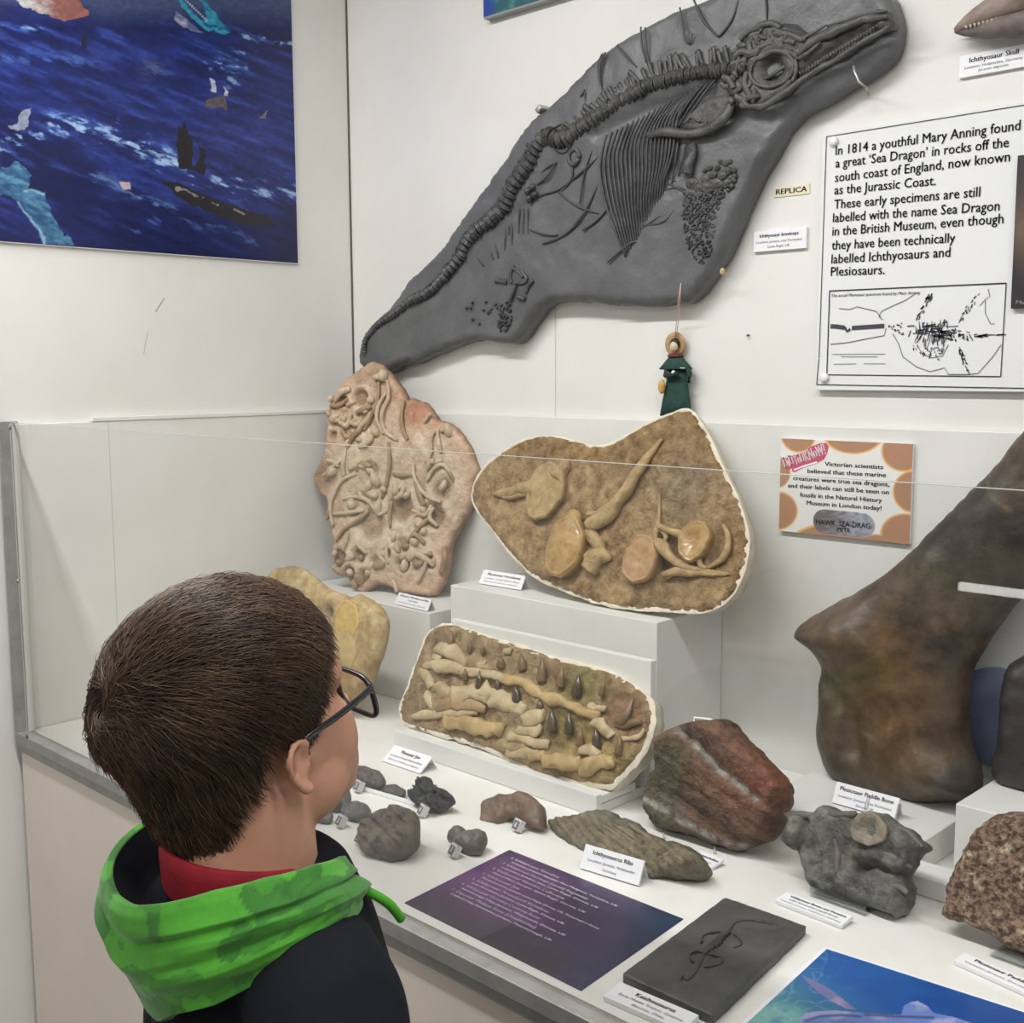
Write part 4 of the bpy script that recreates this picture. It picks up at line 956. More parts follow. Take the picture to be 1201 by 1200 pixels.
m_toothb = mat('brown_tooth', (128, 98, 66), .4, c2=(104, 84, 56), scale=30)
jaw = thing('jaw_slab', 'oblong tan slab with toothed fossil jaw in a white plaster rim, on the easel', 'fossil slab', FM.px(600, 880))
part('stone_face', relief(FM, outJ, .012, hJ, .0052, .005, .0012, 17, cJ), m_jaw, jaw, True)
jk = []
for x, y in outJ:
    d = np.array([(x-627)*.6, y-825.]); d /= np.linalg.norm(d); g = 2.6+2.0*max(0, d[1]); jk.append((x+d[0]*g, y+d[1]*g))
part('plaster_jacket', relief(FM.off(-.0015), jk, .034, lambda u, v, D: -.014*np.clip((D-.010)/.006, 0, 1), .007, .005, .003, 18, taper=-.004), m_plas, jaw, True)
J = lambda name, pts, r, h, mt=m_cream, rg=.5: boneT(name, pts, r, np.asarray(h)*.72, mt, .6, rg, jaw, FM, zj)
for pts, r, h, mt in ((((240, 200), (300, 222), (370, 262)), [4, 6, 3], .010, m_cream), (((190, 268), (260, 268), (345, 285)), [4, 5, 4], .012, m_cream), (((340, 290), (430, 300), (520, 322)), [4, 4, 4], .012, m_cream), (((510, 318), (600, 350), (655, 392)), [4, 5, 3], .013, m_yel),
    (((650, 392), (740, 412), (820, 450), (875, 468)), [5, 6, 5, 4], .011, m_yel), (((305, 385), (420, 378), (500, 410), (590, 445)), [7, 8, 8, 5], .012, m_cream), (((250, 430), (330, 415), (430, 440)), [5, 6, 4], .012, mat('rust_bone', (172, 146, 108), .5, c2=(140, 112, 78), scale=30, bump=.5)), (((580, 490), (640, 470), (665, 460)), [6, 7, 5], .010, m_cream),
    (((185, 285), (200, 320), (220, 355)), [4, 5, 3], .008, m_cream), (((235, 350), (270, 375), (305, 395)), [5, 6, 4], .009, m_cream), (((200, 390), (225, 420), (245, 440)), [5, 5, 3], .007, m_cream), (((265, 495), (340, 495), (420, 508), (498, 522)), [5.5, 6.5, 6.5, 5.5], .010, m_yel),
    (((145, 465), (250, 458), (400, 452)), [3, 4, 3], .008, m_cream), (((510, 612), (590, 612), (640, 605)), [4, 5, 3], .010, m_cream), (((600, 630), (650, 620), (655, 625)), [4, 5, 4], .012, m_yel), (((655, 640), (740, 650), (800, 655)), [7, 8, 6], .012, m_yel), (((790, 680), (860, 665), (935, 640)), [6, 8, 6], .012, m_yel), (((800, 600), (840, 605), (880, 630)), [5, 6, 4], .013, m_cream),
    (((855, 485), (890, 510), (920, 550)), [6, 6, 4], .011, m_cream), (((835, 420), (860, 430), (900, 440)), [4, 4, 3], .010, m_cream), (((940, 505), (990, 500), (1040, 490)), [3, 5, 3], .008, m_toothb), (((960, 560), (1020, 550), (1050, 520)), [3, 3, 2], .008, m_cream), (((520, 540), (580, 560), (680, 580)), [4, 4, 4], .008, m_cream), (((560, 520), (620, 525), (650, 500)), [4, 5, 4], .009, m_cream), (((430, 260), (400, 268), (440, 275)), [3, 3, 2], .008, m_cream), (((500, 210), (530, 215)), [3, 3], .006, m_cream), (((230, 235), (260, 245)), [3, 3], .007, m_cream)):
    J('jaw_bone', pts, r, h, mt)
for b_, t_, dk, w_ in (((293, 195), (295, 130), 0, 4), ((367, 215), (368, 165), 0, 3), ((420, 218), (418, 182), 0, 3), ((490, 272), (488, 230), 0, 5), ((575, 285), (570, 222), 0, 5), ((648, 330), (655, 238), 0, 5.5), ((722, 350), (730, 272), 0, 5), ((785, 385), (797, 303), 1, 6), ((885, 385), (892, 318), 0, 4), ((350, 322), (350, 280), 0, 3.5), ((403, 355), (408, 290), 1, 4.2), ((478, 368), (475, 314), 1, 4), ((552, 408), (548, 343), 1, 5.5), ((643, 455), (643, 395), 1, 5), ((690, 522), (690, 438), 1, 6), ((757, 535), (757, 452), 1, 5.5), ((800, 580), (802, 512), 0, 5), ((865, 590), (862, 512), 1, 5.5), ((950, 615), (957, 542), 0, 5)):
    a_ = zj(b_)[0]; c_ = zj(t_)[0]; k_ = pxs(FM, *a_, 1); mid = ((a_[0]+c_[0])/2, (a_[1]+c_[1])/2)
    part('tooth', tubepx(FM, [a_, mid, c_], [w_*k_, w_*k_*.72, w_*k_*.08], [.007, .012, .012], 10, .8, .05, 4), m_toothd if dk else m_toothb, jaw, True)
J('curved_tooth', ((940, 480), (965, 482), (985, 450), (1005, 400)), [4, 6, 5, .6], [.008, .012, .008], m_toothb, .05)

# ---------------------------------------------------------------- pale bone bed slab leaning in the corner
zb = zoomed(350, 400, 3.53)
p0 = PZ(506, 699, ZL)
FB = standing(p0-np.array([0, .03, 0]), 7, 17)
outB = zb((300, 84), (345, 108), (395, 158), (425, 208), (442, 243), (465, 240), (490, 243), (530, 270), (552, 300), (570, 325), (600, 332), (640, 360), (690, 420), (720, 480), (738, 540), (722, 600), (715, 650), (690, 720), (650, 780), (622, 850), (615, 920), (590, 1000), (552, 1055), (480, 1052), (400, 1042), (370, 1020), (320, 1012), (285, 1030), (260, 1043), (220, 1022), (190, 978), (140, 962), (132, 935), (136, 900), (130, 800), (112, 720), (108, 660), (80, 630), (58, 595), (52, 560), (72, 510), (98, 450), (110, 380), (115, 290), (150, 200), (205, 143), (255, 107))
strk = [((330, 170), (325, 250), (300, 310), (270, 370)), ((365, 160), (372, 230), (345, 300), (355, 370), (410, 412)), ((360, 215), (330, 270), (325, 330), (350, 385)), ((435, 245), (425, 310), (430, 370), (450, 408)), ((570, 365), (548, 400), (550, 450)), ((575, 365), (580, 430), (590, 460)), ((370, 420), (375, 480), (370, 560), (345, 650)), ((195, 440), (185, 500), (185, 560)), ((245, 548), (180, 575), (145, 630), (130, 700), (142, 765)), ((390, 550), (430, 555), (470, 552)), ((475, 505), (478, 560), (510, 620), (545, 650), (590, 665)), ((530, 580), (560, 530), (600, 515), (640, 570)), ((610, 525), (648, 585)), ((180, 655), (240, 645), (290, 665), (330, 715), (370, 700)), ((145, 715), (200, 712), (270, 700)), ((155, 825), (190, 780), (250, 740), (290, 700)), ((205, 790), (195, 830), (185, 870)), ((235, 835), (260, 860), (280, 880)), ((385, 665), (375, 720), (380, 770)), ((470, 700), (520, 720), (550, 680)), ((560, 690), (540, 730), (575, 765)), ((470, 800), (510, 760), (540, 730)), ((370, 830), (362, 880), (370, 920)), ((390, 830), (395, 800)), ((130, 270), (170, 265), (205, 240)), ((125, 320), (160, 330), (180, 310)), ((520, 335), (535, 310), (550, 300)), ((450, 830), (480, 800), (520, 840)), ((165, 520), (140, 500), (118, 495)), ((100, 560), (130, 530), (170, 500)), ((115, 740), (130, 690)), ((490, 1000), (520, 940), (530, 900)), ((390, 990), (405, 1040)), ((240, 300), (260, 285), (300, 270)), ((205, 330), (240, 345), (265, 320)), ((160, 330), (200, 350), (215, 300)), ((180, 370), (200, 400), (220, 380)), ((300, 300), (270, 340), (240, 380)), ((440, 600), (420, 640), (400, 650)), ((480, 560), (500, 640), (520, 680)), ((150, 250), (180, 210), (215, 200)), ((310, 150), (350, 150)), ((200, 430), (230, 390), (245, 370)), ((250, 440), (290, 420), (320, 360)), ((340, 610), (360, 620)), ((240, 540), (260, 510), (300, 520)), ((550, 450), (530, 500), (560, 500)), ((420, 900), (470, 880), (520, 900), (560, 930)), ((600, 850), (605, 900), (590, 960))]
pits = [((255, 235), 9, .010), ((165, 900), 9, .010), ((245, 890), 8, .010), ((205, 965), 8, .009), ((270, 970), 7, .008), ((320, 915), 7, .006), ((365, 880), 6, .008), ((420, 690), 16, .007), ((600, 620), 14, .006), ((300, 540), 10, .006), ((260, 660), 9, .006), ((435, 925), 8, .010), ((540, 915), 8, .008), ((185, 250), 6, .008), ((300, 760), 18, .006), ((140, 390), 5, .009), ((560, 720), 14, .006), ((430, 850), 9, .007), ((230, 700), 8, .006)]
def hB(u, v, D):
    h = .004*fbm(uv3(u, v, 12), 4, 51)+.002*np.abs(fbm(uv3(u, v, 50), 3, 52))
    for (x, y), r, d_ in pits:
        q = zb((x, y))[0]; c = FB.uv(*q); R_ = np.hypot(u-c[0], v-c[1])/pxs(FB, q[0], q[1], r); h += -d_*np.exp(-R_**4)+.004*np.exp(-((R_-1.15)/.3)**2)
    c = FB.uv(*zb((72, 560))[0]); return h-.012*np.exp(-(np.hypot(u-c[0], v-c[1])/.03)**2)
def cB(u, v, D, h):
    n = fbm(uv3(u, v, 10), 4, 53); n2 = fbm(uv3(u, v, 60), 3, 54)
    C = np.tile(C8(222, 204, 180), (len(u), 1)); C = mixc(C, C8(208, 186, 160), .3+n); C = mixc(C, C8(232, 220, 198), n2*.7)
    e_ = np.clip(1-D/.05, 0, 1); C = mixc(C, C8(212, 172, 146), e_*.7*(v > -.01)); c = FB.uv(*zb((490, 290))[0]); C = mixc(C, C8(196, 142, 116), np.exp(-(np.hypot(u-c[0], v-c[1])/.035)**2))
    C = mixc(C, C8(150, 122, 96), np.clip(-h/.007, 0, 1)*.8)         # browner towards the bottom of the hollows
    return lin(C)
m_bed = mat('bone_bed_matrix', (206, 182, 156), .7, attr=True, c2=(216, 208, 198), scale=40, bump=.9, bscale=80, bdist=.007)
m_bedb = mat('bone_bed_bone', (204, 186, 160), .55, c2=(176, 154, 126), scale=34, bump=.5, bscale=100)
m_bedd = mat('bone_bed_dark_bone', (172, 146, 116), .5, c2=(136, 108, 80), scale=34, bump=.5, bscale=100)
bed = thing('bone_bed_slab', 'tall pale pinkish slab crowded with jumbled small bones leaning in the case corner', 'fossil slab', FB.px(490, 697))
part('stone_face', relief(FB, outB, .022, hB, .0055, .010, .003, 21, cB), m_bed, bed, True)
for i, P in enumerate(strk):
    r = 2.4 if i < 33 else 3.2
    part('thin_bone', tubepx(FB, zb(*P), [pxs(FB, 450, 550, r*.7), pxs(FB, 450, 550, r), pxs(FB, 450, 550, r*.8)], [.003, .006, .003], 7, .9, .2, 6, i), m_bedd if i % 3 == 0 else m_bedb, bed, True)
rb = random.Random(8)
kn = [(215, 260), (300, 245), (350, 145), (190, 330), (240, 330), (280, 290), (210, 420), (250, 410), (300, 400), (320, 375), (300, 540), (270, 520), (230, 520), (320, 570), (290, 600), (220, 680), (260, 640), (330, 690), (150, 880), (170, 920), (210, 900), (260, 900), (300, 930), (340, 930), (215, 960), (250, 985), (290, 960), (240, 1010), (430, 600), (450, 640), (490, 720), (520, 700), (500, 760), (550, 700), (410, 860), (440, 850), (480, 830), (430, 900), (470, 890), (500, 920), (440, 930), (550, 880), (560, 910), (540, 510), (580, 500), (600, 370), (620, 365), (135, 240), (125, 300), (150, 320), (350, 880), (520, 790), (310, 640), (140, 540), (600, 600), (410, 610)]
for i, (x, y) in enumerate(kn):
    q = zb((x, y))[0]; c = FB.uv(*q); r = pxs(FB, *q, rb.uniform(3.0, 6.0))
    part('small_bone', MB().fblob(FB, c[0], c[1], .002, r*rb.uniform(.9, 1.6), r*.8, r*.9, rb.uniform(0, 3), rough=.3, freq=70, seed=i, nu=10, nv=7), m_bedd if y > 840 and i % 2 else m_bedb, bed, True)

# ---------------------------------------------------------------- yellow nodule behind the boy's head
zy = zoomed(320, 640, 4.617)
FY = standing(PZ(415, 838, CZ)-np.array([0, .025, 0]), 9)
outY = zy((90, 112), (150, 118), (200, 152), (262, 202), (330, 242), (390, 268), (430, 276), (475, 268), (530, 292), (578, 335), (604, 400), (604, 480), (590, 560), (570, 630), (545, 690), (520, 760), (470, 850), (380, 900), (250, 905), (100, 880), (-20, 800), (-90, 650), (-100, 450), (-70, 250), (0, 140))
def hY(u, v, D):
    h = .006*fbm(uv3(u, v, 14), 4, 61)+.0015*np.abs(fbm(uv3(u, v, 60), 3, 62))
    c = FY.uv(*zy((335, 362))[0]); return h-.014*np.exp(-(np.hypot(u-c[0], v-c[1])/.012)**2)
def cY(u, v, D, h):
    n = fbm(uv3(u, v, 14), 4, 63); C = np.tile(C8(200, 174, 126), (len(u), 1)); C = mixc(C, C8(172, 146, 100), .4+n); C = mixc(C, C8(204, 186, 146), fbm(uv3(u, v, 60), 3, 64)*.8)
    c = FY.uv(*zy((335, 362))[0]); C = mixc(C, C8(112, 98, 80), np.exp(-(np.hypot(u-c[0], v-c[1])/.014)**2)); return lin(C)
nod = thing('fossil_nodule', 'yellowish lumpy fossil nodule behind the boy\'s forehead, in front of the low plinth', 'fossil', PZ(415, 838, CZ))
part('stone', inflate(FY, outY, .020, .026, .007, .03, hY, .002, 23, cY, zmin=CZ+.0006), mat('nodule_stone', (176, 150, 104), .65, attr=True, c2=(200, 190, 170), scale=50, bump=.6, bscale=120), nod, True)
disc(FY.off(.014), zy((415, 410))[0], 13, 15, .010, mat('yellow_disc', (204, 176, 104), .45, c2=(184, 150, 84), scale=40, bump=.3), nod, 0, seed=7, dome=.1)
c = FY.uv(*zy((425, 570))[0]); part('bone_lump', MB().fblob(FY, c[0], c[1], .018, pxs(FY, 412, 763, 15), pxs(FY, 412, 763, 19), .012, -.2, rough=.15, freq=50), mat('pale_lump', (192, 168, 116), .55, c2=(166, 140, 92), scale=30, bump=.5), nod, True)
# ================================================================ stones and fossils standing on the counter
def stone(name, label, cat, fr_, px, A, B, hf, colf, mt, pts0, **k):
    t_ = thing(name, label, cat, pts0)
    part(k.pop('pname', 'stone'), inflate(fr_, px, A, B, hf=hf, colf=colf, **k), mt, t_, True); return t_
# ---------------------------------------------------------------- red-brown layered rock
zr = zoomed(640, 820, 3.753)
FR = standing(PZ(848, 998, CZ), 22, 4)
outR = zr((440, 450), (445, 390), (462, 330), (492, 300), (496, 230), (502, 168), (545, 152), (590, 122), (650, 102), (720, 92), (780, 88), (830, 110), (870, 160), (950, 230), (1030, 318), (1074, 368), (1085, 408), (1062, 480), (1034, 560), (1004, 605), (962, 640), (900, 656), (860, 668), (810, 660), (750, 648), (680, 620), (600, 590), (530, 578), (470, 548), (445, 502))
ra, rb_ = FR.uv(*zr((500, 330))[0]), FR.uv(*zr((900, 610))[0]); rd = (rb_-ra)/np.linalg.norm(rb_-ra); rn = np.array([-rd[1], rd[0]])
def hR(u, v, D):
    s_ = (u-ra[0])*rn[0]+(v-ra[1])*rn[1]; q_ = (u-ra[0])*rd[0]+(v-ra[1])*rd[1]
    s2 = s_+.004*fbm(np.stack([q_*9, s_*20, 0*q_], -1), 3, 71)
    st_ = np.floor(s2/.017); f_ = s2/.017-st_
    h = .010*(_h(st_.astype(np.int64), 3+0*st_.astype(np.int64), 1+0*st_.astype(np.int64), 5)-.4)*np.clip(np.minimum(f_, 1-f_)*7, 0, 1)
    h += .0022*fbm(np.stack([q_*14, s_*80, 0*q_], -1), 4, 72)+.006*fbm(uv3(u, v, 9), 3, 73)
    h += .016*np.clip((s_-.02)/.08, -.5, 1)
    d = dpoly(u, v, [FR.uv(*q) for q in zr((625, 150), (700, 200), (800, 315), (970, 445))]); h -= .010*np.exp(-(d/.007)**2)
    return h
def cR(u, v, D, h):
    s_ = (u-ra[0])*rn[0]+(v-ra[1])*rn[1]; q_ = (u-ra[0])*rd[0]+(v-ra[1])*rd[1]
    n = fbm(np.stack([q_*10, s_*70, 0*q_], -1), 4, 74); n2 = fbm(uv3(u, v, 12), 3, 75); n3 = fbm(uv3(u, v, 160), 2, 76)
    C = np.tile(C8(116, 88, 72), (len(u), 1)); C = mixc(C, C8(140, 106, 82), n*1.2); C = mixc(C, C8(78, 62, 52), -n*1.1)
    g = FR.uv(*zr((580, 300))[0]); C = mixc(C, C8(86, 90, 66), .9*np.exp(-((u-g[0])**2+(v-g[1])**2)/.045**2)+n2*.2)
    g = FR.uv(*zr((500, 520))[0]); C = mixc(C, C8(104, 104, 86), .9*np.exp(-((u-g[0])**2+(v-g[1])**2)/.05**2))
    g = FR.uv(*zr((950, 330))[0]); C = mixc(C, C8(140, 86, 66), .8*np.exp(-((u-g[0])**2+(v-g[1])**2)/.06**2)*(.7+n2))
    for pl, wd in (((625, 150), (700, 200), (800, 315), (970, 445)), .0065), (((440, 440), (560, 492), (680, 570), (830, 650), (900, 655)), .0055):
        d = dpoly(u, v, [FR.uv(*q) for q in zr(*pl)]); C = mixc(C, C8(172, 168, 160), np.exp(-(d/wd)**4)*np.clip(1.1+n3*1.4, 0, 1))
    return lin(C)
t = stone('layered_rock', 'big red-brown layered rock with grey bands standing on white pegs', 'rock', FR, outR, .030, .035, hR, cR, m_rock, PZ(848, 998, CZ), res=.004, wd=.016, jit=.003, seed=31, pname='rock', power=.45, zmin=CZ+.0006)
ped = thing('wire_stand', 'white coated wire stand holding the red-brown layered rock', 'stand', PZ(830, 1000, CZ))
m_white = mat('white_plastic', (226, 226, 222), .35)
for (x, y) in ((532, 600), (756, 665)):
    q = zr((x, y))[0]; p = FR.px(q[0], q[1], .010); b_ = np.array([p[0], p[1], CZ+.0006])
    part('peg', MB().tube([np.array([p[0], p[1]-.006, CZ+.0035]), p+np.array([0, -.008, -.002]), p+np.array([0, -.008, .008])], .0024, 8), m_white, ped, True)
a_ = FR.px(*zr((600, 590))[0], -.055); b_ = FR.px(*zr((800, 650))[0], -.055)
part('back_wire', MB().tube([np.array([a_[0], a_[1], CZ+.0035]), FR.px(*zr((648, 160))[0], -.046), FR.px(*zr((655, 82))[0], -.042), FR.px(*zr((715, 90))[0], -.042), FR.px(*zr((830, 122))[0], -.042), FR.px(*zr((845, 130))[0], -.042), FR.px(*zr((842, 180))[0], -.046), np.array([b_[0], b_[1], CZ+.0035])], .0026, 8), m_white, ped, True)

# ---------------------------------------------------------------- grey-green stone with rib bones
FS = standing(PZ(775, 1037, CZ)+np.array([0, .022, .002]), 40, -8)
outS = zr((30, 572), (45, 545), (90, 540), (130, 528), (190, 517), (240, 503), (300, 506), (350, 535), (390, 535), (430, 570), (480, 600), (540, 622), (620, 650), (688, 682), (708, 720), (700, 758), (650, 785), (560, 805), (500, 816), (440, 810), (350, 775), (250, 745), (150, 705), (90, 655), (48, 605))
sa, sb = FS.uv(*zr((230, 510))[0]), FS.uv(*zr((470, 730))[0]); sd = (sb-sa)/np.linalg.norm(sb-sa); sn = np.array([-sd[1], sd[0]])
def hS(u, v, D):
    s_ = (u-sa[0])*sn[0]+(v-sa[1])*sn[1]; q_ = (u-sa[0])*sd[0]+(v-sa[1])*sd[1]; s_ = s_+.004*np.sin(q_*30)
    k = np.abs(np.sin(s_*300+1.2*fbm(np.stack([q_*8, s_*12, 0*q_], -1), 2, 81)))
    return .0055*k*np.clip(1.2+fbm(uv3(u, v, 20), 2, 84), 0, 1)+.004*fbm(uv3(u, v, 20), 4, 82)
def cS(u, v, D, h):
    n = fbm(uv3(u, v, 26), 4, 83); C = np.tile(C8(134, 126, 106), (len(u), 1)); C = mixc(C, C8(106, 104, 88), .4+n); C = mixc(C, C8(138, 126, 102), np.clip((h-.02)/.012, 0, 1)); return lin(C)
rib = stone('rib_stone', 'grey-green stone wedge with a bundle of rib bones behind its white card', 'fossil', FS, outS, .024, .030, hS, cS, m_rock, PZ(775, 1037, CZ), res=.0036, wd=.018, jit=.003, seed=33, zmin=CZ+.0006, power=.4)
for i, P in enumerate([((180, 560), (240, 600), (330, 650), (400, 700)), ((200, 535), (290, 580), (370, 640), (440, 690)), ((250, 520), (330, 570), (420, 630), (480, 680)), ((350, 545), (420, 590), (500, 640)), ((560, 660), (520, 690), (480, 720), (470, 760)), ((600, 665), (560, 700), (520, 720)), ((620, 670), (610, 700), (570, 715))]):
    part('rib_bone', tubepx(FS, zr(*P), [.002, .0035, .003, .002], [.018, .026, .024, .018], 8, .8, .3, 6, i), mat('rib_bone_%d' % i, (134, 122, 98), .6, c2=(104, 96, 78), scale=40, bump=.5) if i == 0 else bpy.data.materials['rib_bone_0'], rib, True)

# ---------------------------------------------------------------- grey stone with a round vertebra on a clear easel
zg = zoomed(890, 900, 3.862)
FG = standing(PZ(1000, 1074, CZ)+np.array([0, .034, .0]), 20, 4)
outG = zg((110, 330), (124, 275), (150, 245), (130, 222), (132, 202), (180, 197), (265, 197), (290, 178), (350, 187), (440, 208), (500, 207), (560, 212), (612, 242), (650, 266), (700, 276), (742, 322), (779, 365), (762, 390), (738, 400), (724, 440), (708, 472), (690, 502), (704, 560), (692, 620), (660, 688), (620, 682), (560, 655), (500, 640), (400, 602), (300, 562), (236, 527), (226, 470), (190, 400), (150, 372), (112, 336))
def hG(u, v, D):
    h = .007*fbm(uv3(u, v, 22), 4, 91)+.0018*np.abs(fbm(uv3(u, v, 80), 3, 92))
    for pl, wd, am in (([(340, 330), (352, 400), (350, 480)], .006, .012), ([(250, 250), (240, 300), (205, 360)], .005, -.010), ([(480, 400), (560, 405), (640, 440)], .006, .010), ([(480, 470), (560, 450), (640, 480), (690, 500)], .004, -.010), ([(650, 480), (720, 420)], .008, .008)):
        h += am*np.exp(-(dpoly(u, v, [FG.uv(*q) for q in zg(*pl)])/wd)**2)
    for (x, y), r, am in (((610, 590), .022, .014), ((300, 300), .014, .006), ((190, 310), .012, .008), ((430, 500), .02, .008), ((690, 360), .012, .010)):
        c = FG.uv(*zg((x, y))[0]); h += am*np.exp(-((u-c[0])**2+(v-c[1])**2)/r**2)
    return h
def cG(u, v, D, h):
    n = fbm(uv3(u, v, 24), 4, 93); C = np.tile(C8(126, 126, 120), (len(u), 1)); C = mixc(C, C8(98, 98, 94), .4+n); C = mixc(C, C8(150, 146, 134), fbm(uv3(u, v, 60), 3, 94)*.9); return lin(C)
gs = stone('vertebra_stone', 'rough grey stone with a pale round vertebra on top, on a clear easel', 'fossil', FG, outG, .026, .024, hG, cG, m_rock, PZ(1000, 1074, CZ), res=.0036, wd=.015, jit=.003, seed=35, zmin=CZ+.005, power=.4)
disc(FG.off(.022), zg((510, 283))[0], 20.5, 18, .014, mat('pale_vertebra', (152, 142, 122), .6, c2=(120, 112, 98), scale=50, bump=.5), gs, .1, seed=9, dome=.6)
part('long_bone', tubepx(FG, zg((140, 212), (250, 218), (350, 216), (440, 212)), [.0055, .004, .0045, .005], .020, 9, .9, .2), mat('grey_bone', (112, 108, 100), .6, c2=(86, 84, 80), scale=40, bump=.5), gs, True)
part('bone_block', tubepx(FG, zg((205, 270), (180, 320), (170, 345)), [.011, .011, .006], .012, 9, .7, .3), bpy.data.materials['grey_bone'], gs, True)
for P, r, h in ((((340, 325), (352, 400), (348, 485)), [.002, .0045, .003], .026), (((478, 402), (540, 395), (610, 415), (690, 455)), [.002, .006, .006, .002], .024), (((255, 245), (262, 290), (240, 340)), [.003, .004, .002], .024), (((380, 440), (430, 420), (470, 440)), [.003, .006, .003], .022), (((640, 280), (690, 310), (740, 365)), [.003, .005, .003], .018), (((560, 560), (620, 540), (670, 570)), [.003, .005, .003], .026)):
    part('bone_ridge', tubepx(FG, zg(*P), r, h, 8, .8, .3, 6), bpy.data.materials['grey_bone'], gs, True)
def acrylic_easel(label, a, b, hgt, dep, prongs=True, lip=.02):
    """clear display easel: a, b = front lip ends on the counter"""
    A_, B_ = PZ(*a, CZ), PZ(*b, CZ); U_ = (B_-A_); Wd = np.linalg.norm(U_); U_ = U_/Wd; f = Frame(A_, U_, np.array([0, 0, 1.])); t_ = thing('clear_easel', label, 'stand', (A_+B_)/2, 'clear acrylic stands')
    part('front_lip', MB().fbox(f, 0, Wd, .0006, lip, -.003, 0, .0004), m_acryl, t_)
    part('base_plate', MB().fbox(f, 0, Wd, .0006, .004, -dep, -.0032, .0004), m_acryl, t_)
    if prongs:
        for u in (Wd*.22, Wd*.78):
            part('prong', MB().tube([f.w(u, .004, -dep+.004), f.w(u, hgt*.5, -dep-.012), f.w(u, hgt, -dep-.034)], .0022, 8, flat=1.6), m_acryl, t_, True)
    return t_
acrylic_easel('clear easel holding the grey stone with the round vertebra', (949, 1052), (1014, 1076), .11, .075, True, .013)

# ---------------------------------------------------------------- coarse brown rock at the right edge
FW_ = standing(PZ(1165, 1112, CZ)+np.array([0, .004, .004]), 20, 6)
outW = zg((840, 672), (846, 600), (856, 545), (882, 470), (912, 410), (960, 322), (1010, 262), (1070, 222), (1130, 202), (1201, 205), (1290, 235), (1370, 310), (1420, 450), (1430, 700), (1410, 860), (1300, 880), (1201, 845), (1100, 790), (1040, 758), (960, 722), (884, 692))
def hW(u, v, D): return .008*fbm(uv3(u, v, 13), 4, 101)+.0035*np.abs(fbm(uv3(u, v, 70), 3, 102))
def cW(u, v, D, h):
    n = fbm(uv3(u, v, 16), 4, 103); n2 = fbm(uv3(u, v, 110), 3, 104); C = np.tile(C8(170, 144, 122), (len(u), 1)); C = mixc(C, C8(140, 114, 96), .4+n); C = mixc(C, C8(190, 164, 136), n2*.9); C = mixc(C, C8(214, 200, 172), np.clip((n2-.5)*2.4+n*.4-.1, 0, 1)*.8); return lin(C)
stone('brown_rock', 'coarse brown fossil rock with pale flecks at the right edge of the case', 'rock', FW_, outW, .035, .03, hW, cW, mat('coarse_rock', (118, 94, 78), .6, attr=True, c2=(128, 112, 104), scale=150, bump=1.0, bscale=120, bdist=.007, mixlo=.42, mixhi=.58), PZ(1165, 1112, CZ), res=.0045, wd=.024, jit=.003, seed=37, pname='rock', zmin=CZ+.005, power=.42)
acrylic_easel('clear stand under the coarse brown rock at the right edge', (1160, 1123), (1260, 1160), .09, .06, False, .014)

# ---------------------------------------------------------------- the big paddle bone
zpb = zoomed(880, 440, 2.308)
FP = standing(PZ(1075, 944, ZP)+np.array([0, .03, .0]), 3, 0)
outP = zpb((740, 152), (700, 202), (660, 252), (600, 312), (540, 372), (482, 430), (432, 482), (372, 532), (300, 580), (240, 612), (190, 640), (152, 664), (135, 688), (144, 720), (178, 752), (198, 790), (191, 835), (192, 885), (184, 970), (198, 1030), (220, 1080), (268, 1112), (325, 1135), (400, 1158), (470, 1165), (530, 1155), (600, 1146), (626, 1118), (620, 1060), (602, 1008), (592, 950), (590, 880), (605, 800), (632, 745), (662, 700), (702, 642), (745, 592), (810, 510), (860, 420), (905, 300), (905, 150), (850, 60), (790, 90))
def hP(u, v, D):
    h = .006*fbm(uv3(u, v, 9), 3, 111)+.0012*fbm(uv3(u, v, 40), 3, 112)
    for pl, wd, am in (([(150, 690), (250, 690), (330, 720)], .030, .020), ([(230, 820), (300, 900), (310, 1000)], .02, -.014), ([(520, 1060), (590, 1100)], .03, .016), ([(330, 640), (480, 800), (480, 1000)], .05, .012)):
        h += am*np.exp(-(dpoly(u, v, [FP.uv(*q) for q in zpb(*pl)])/wd)**2)
    return h
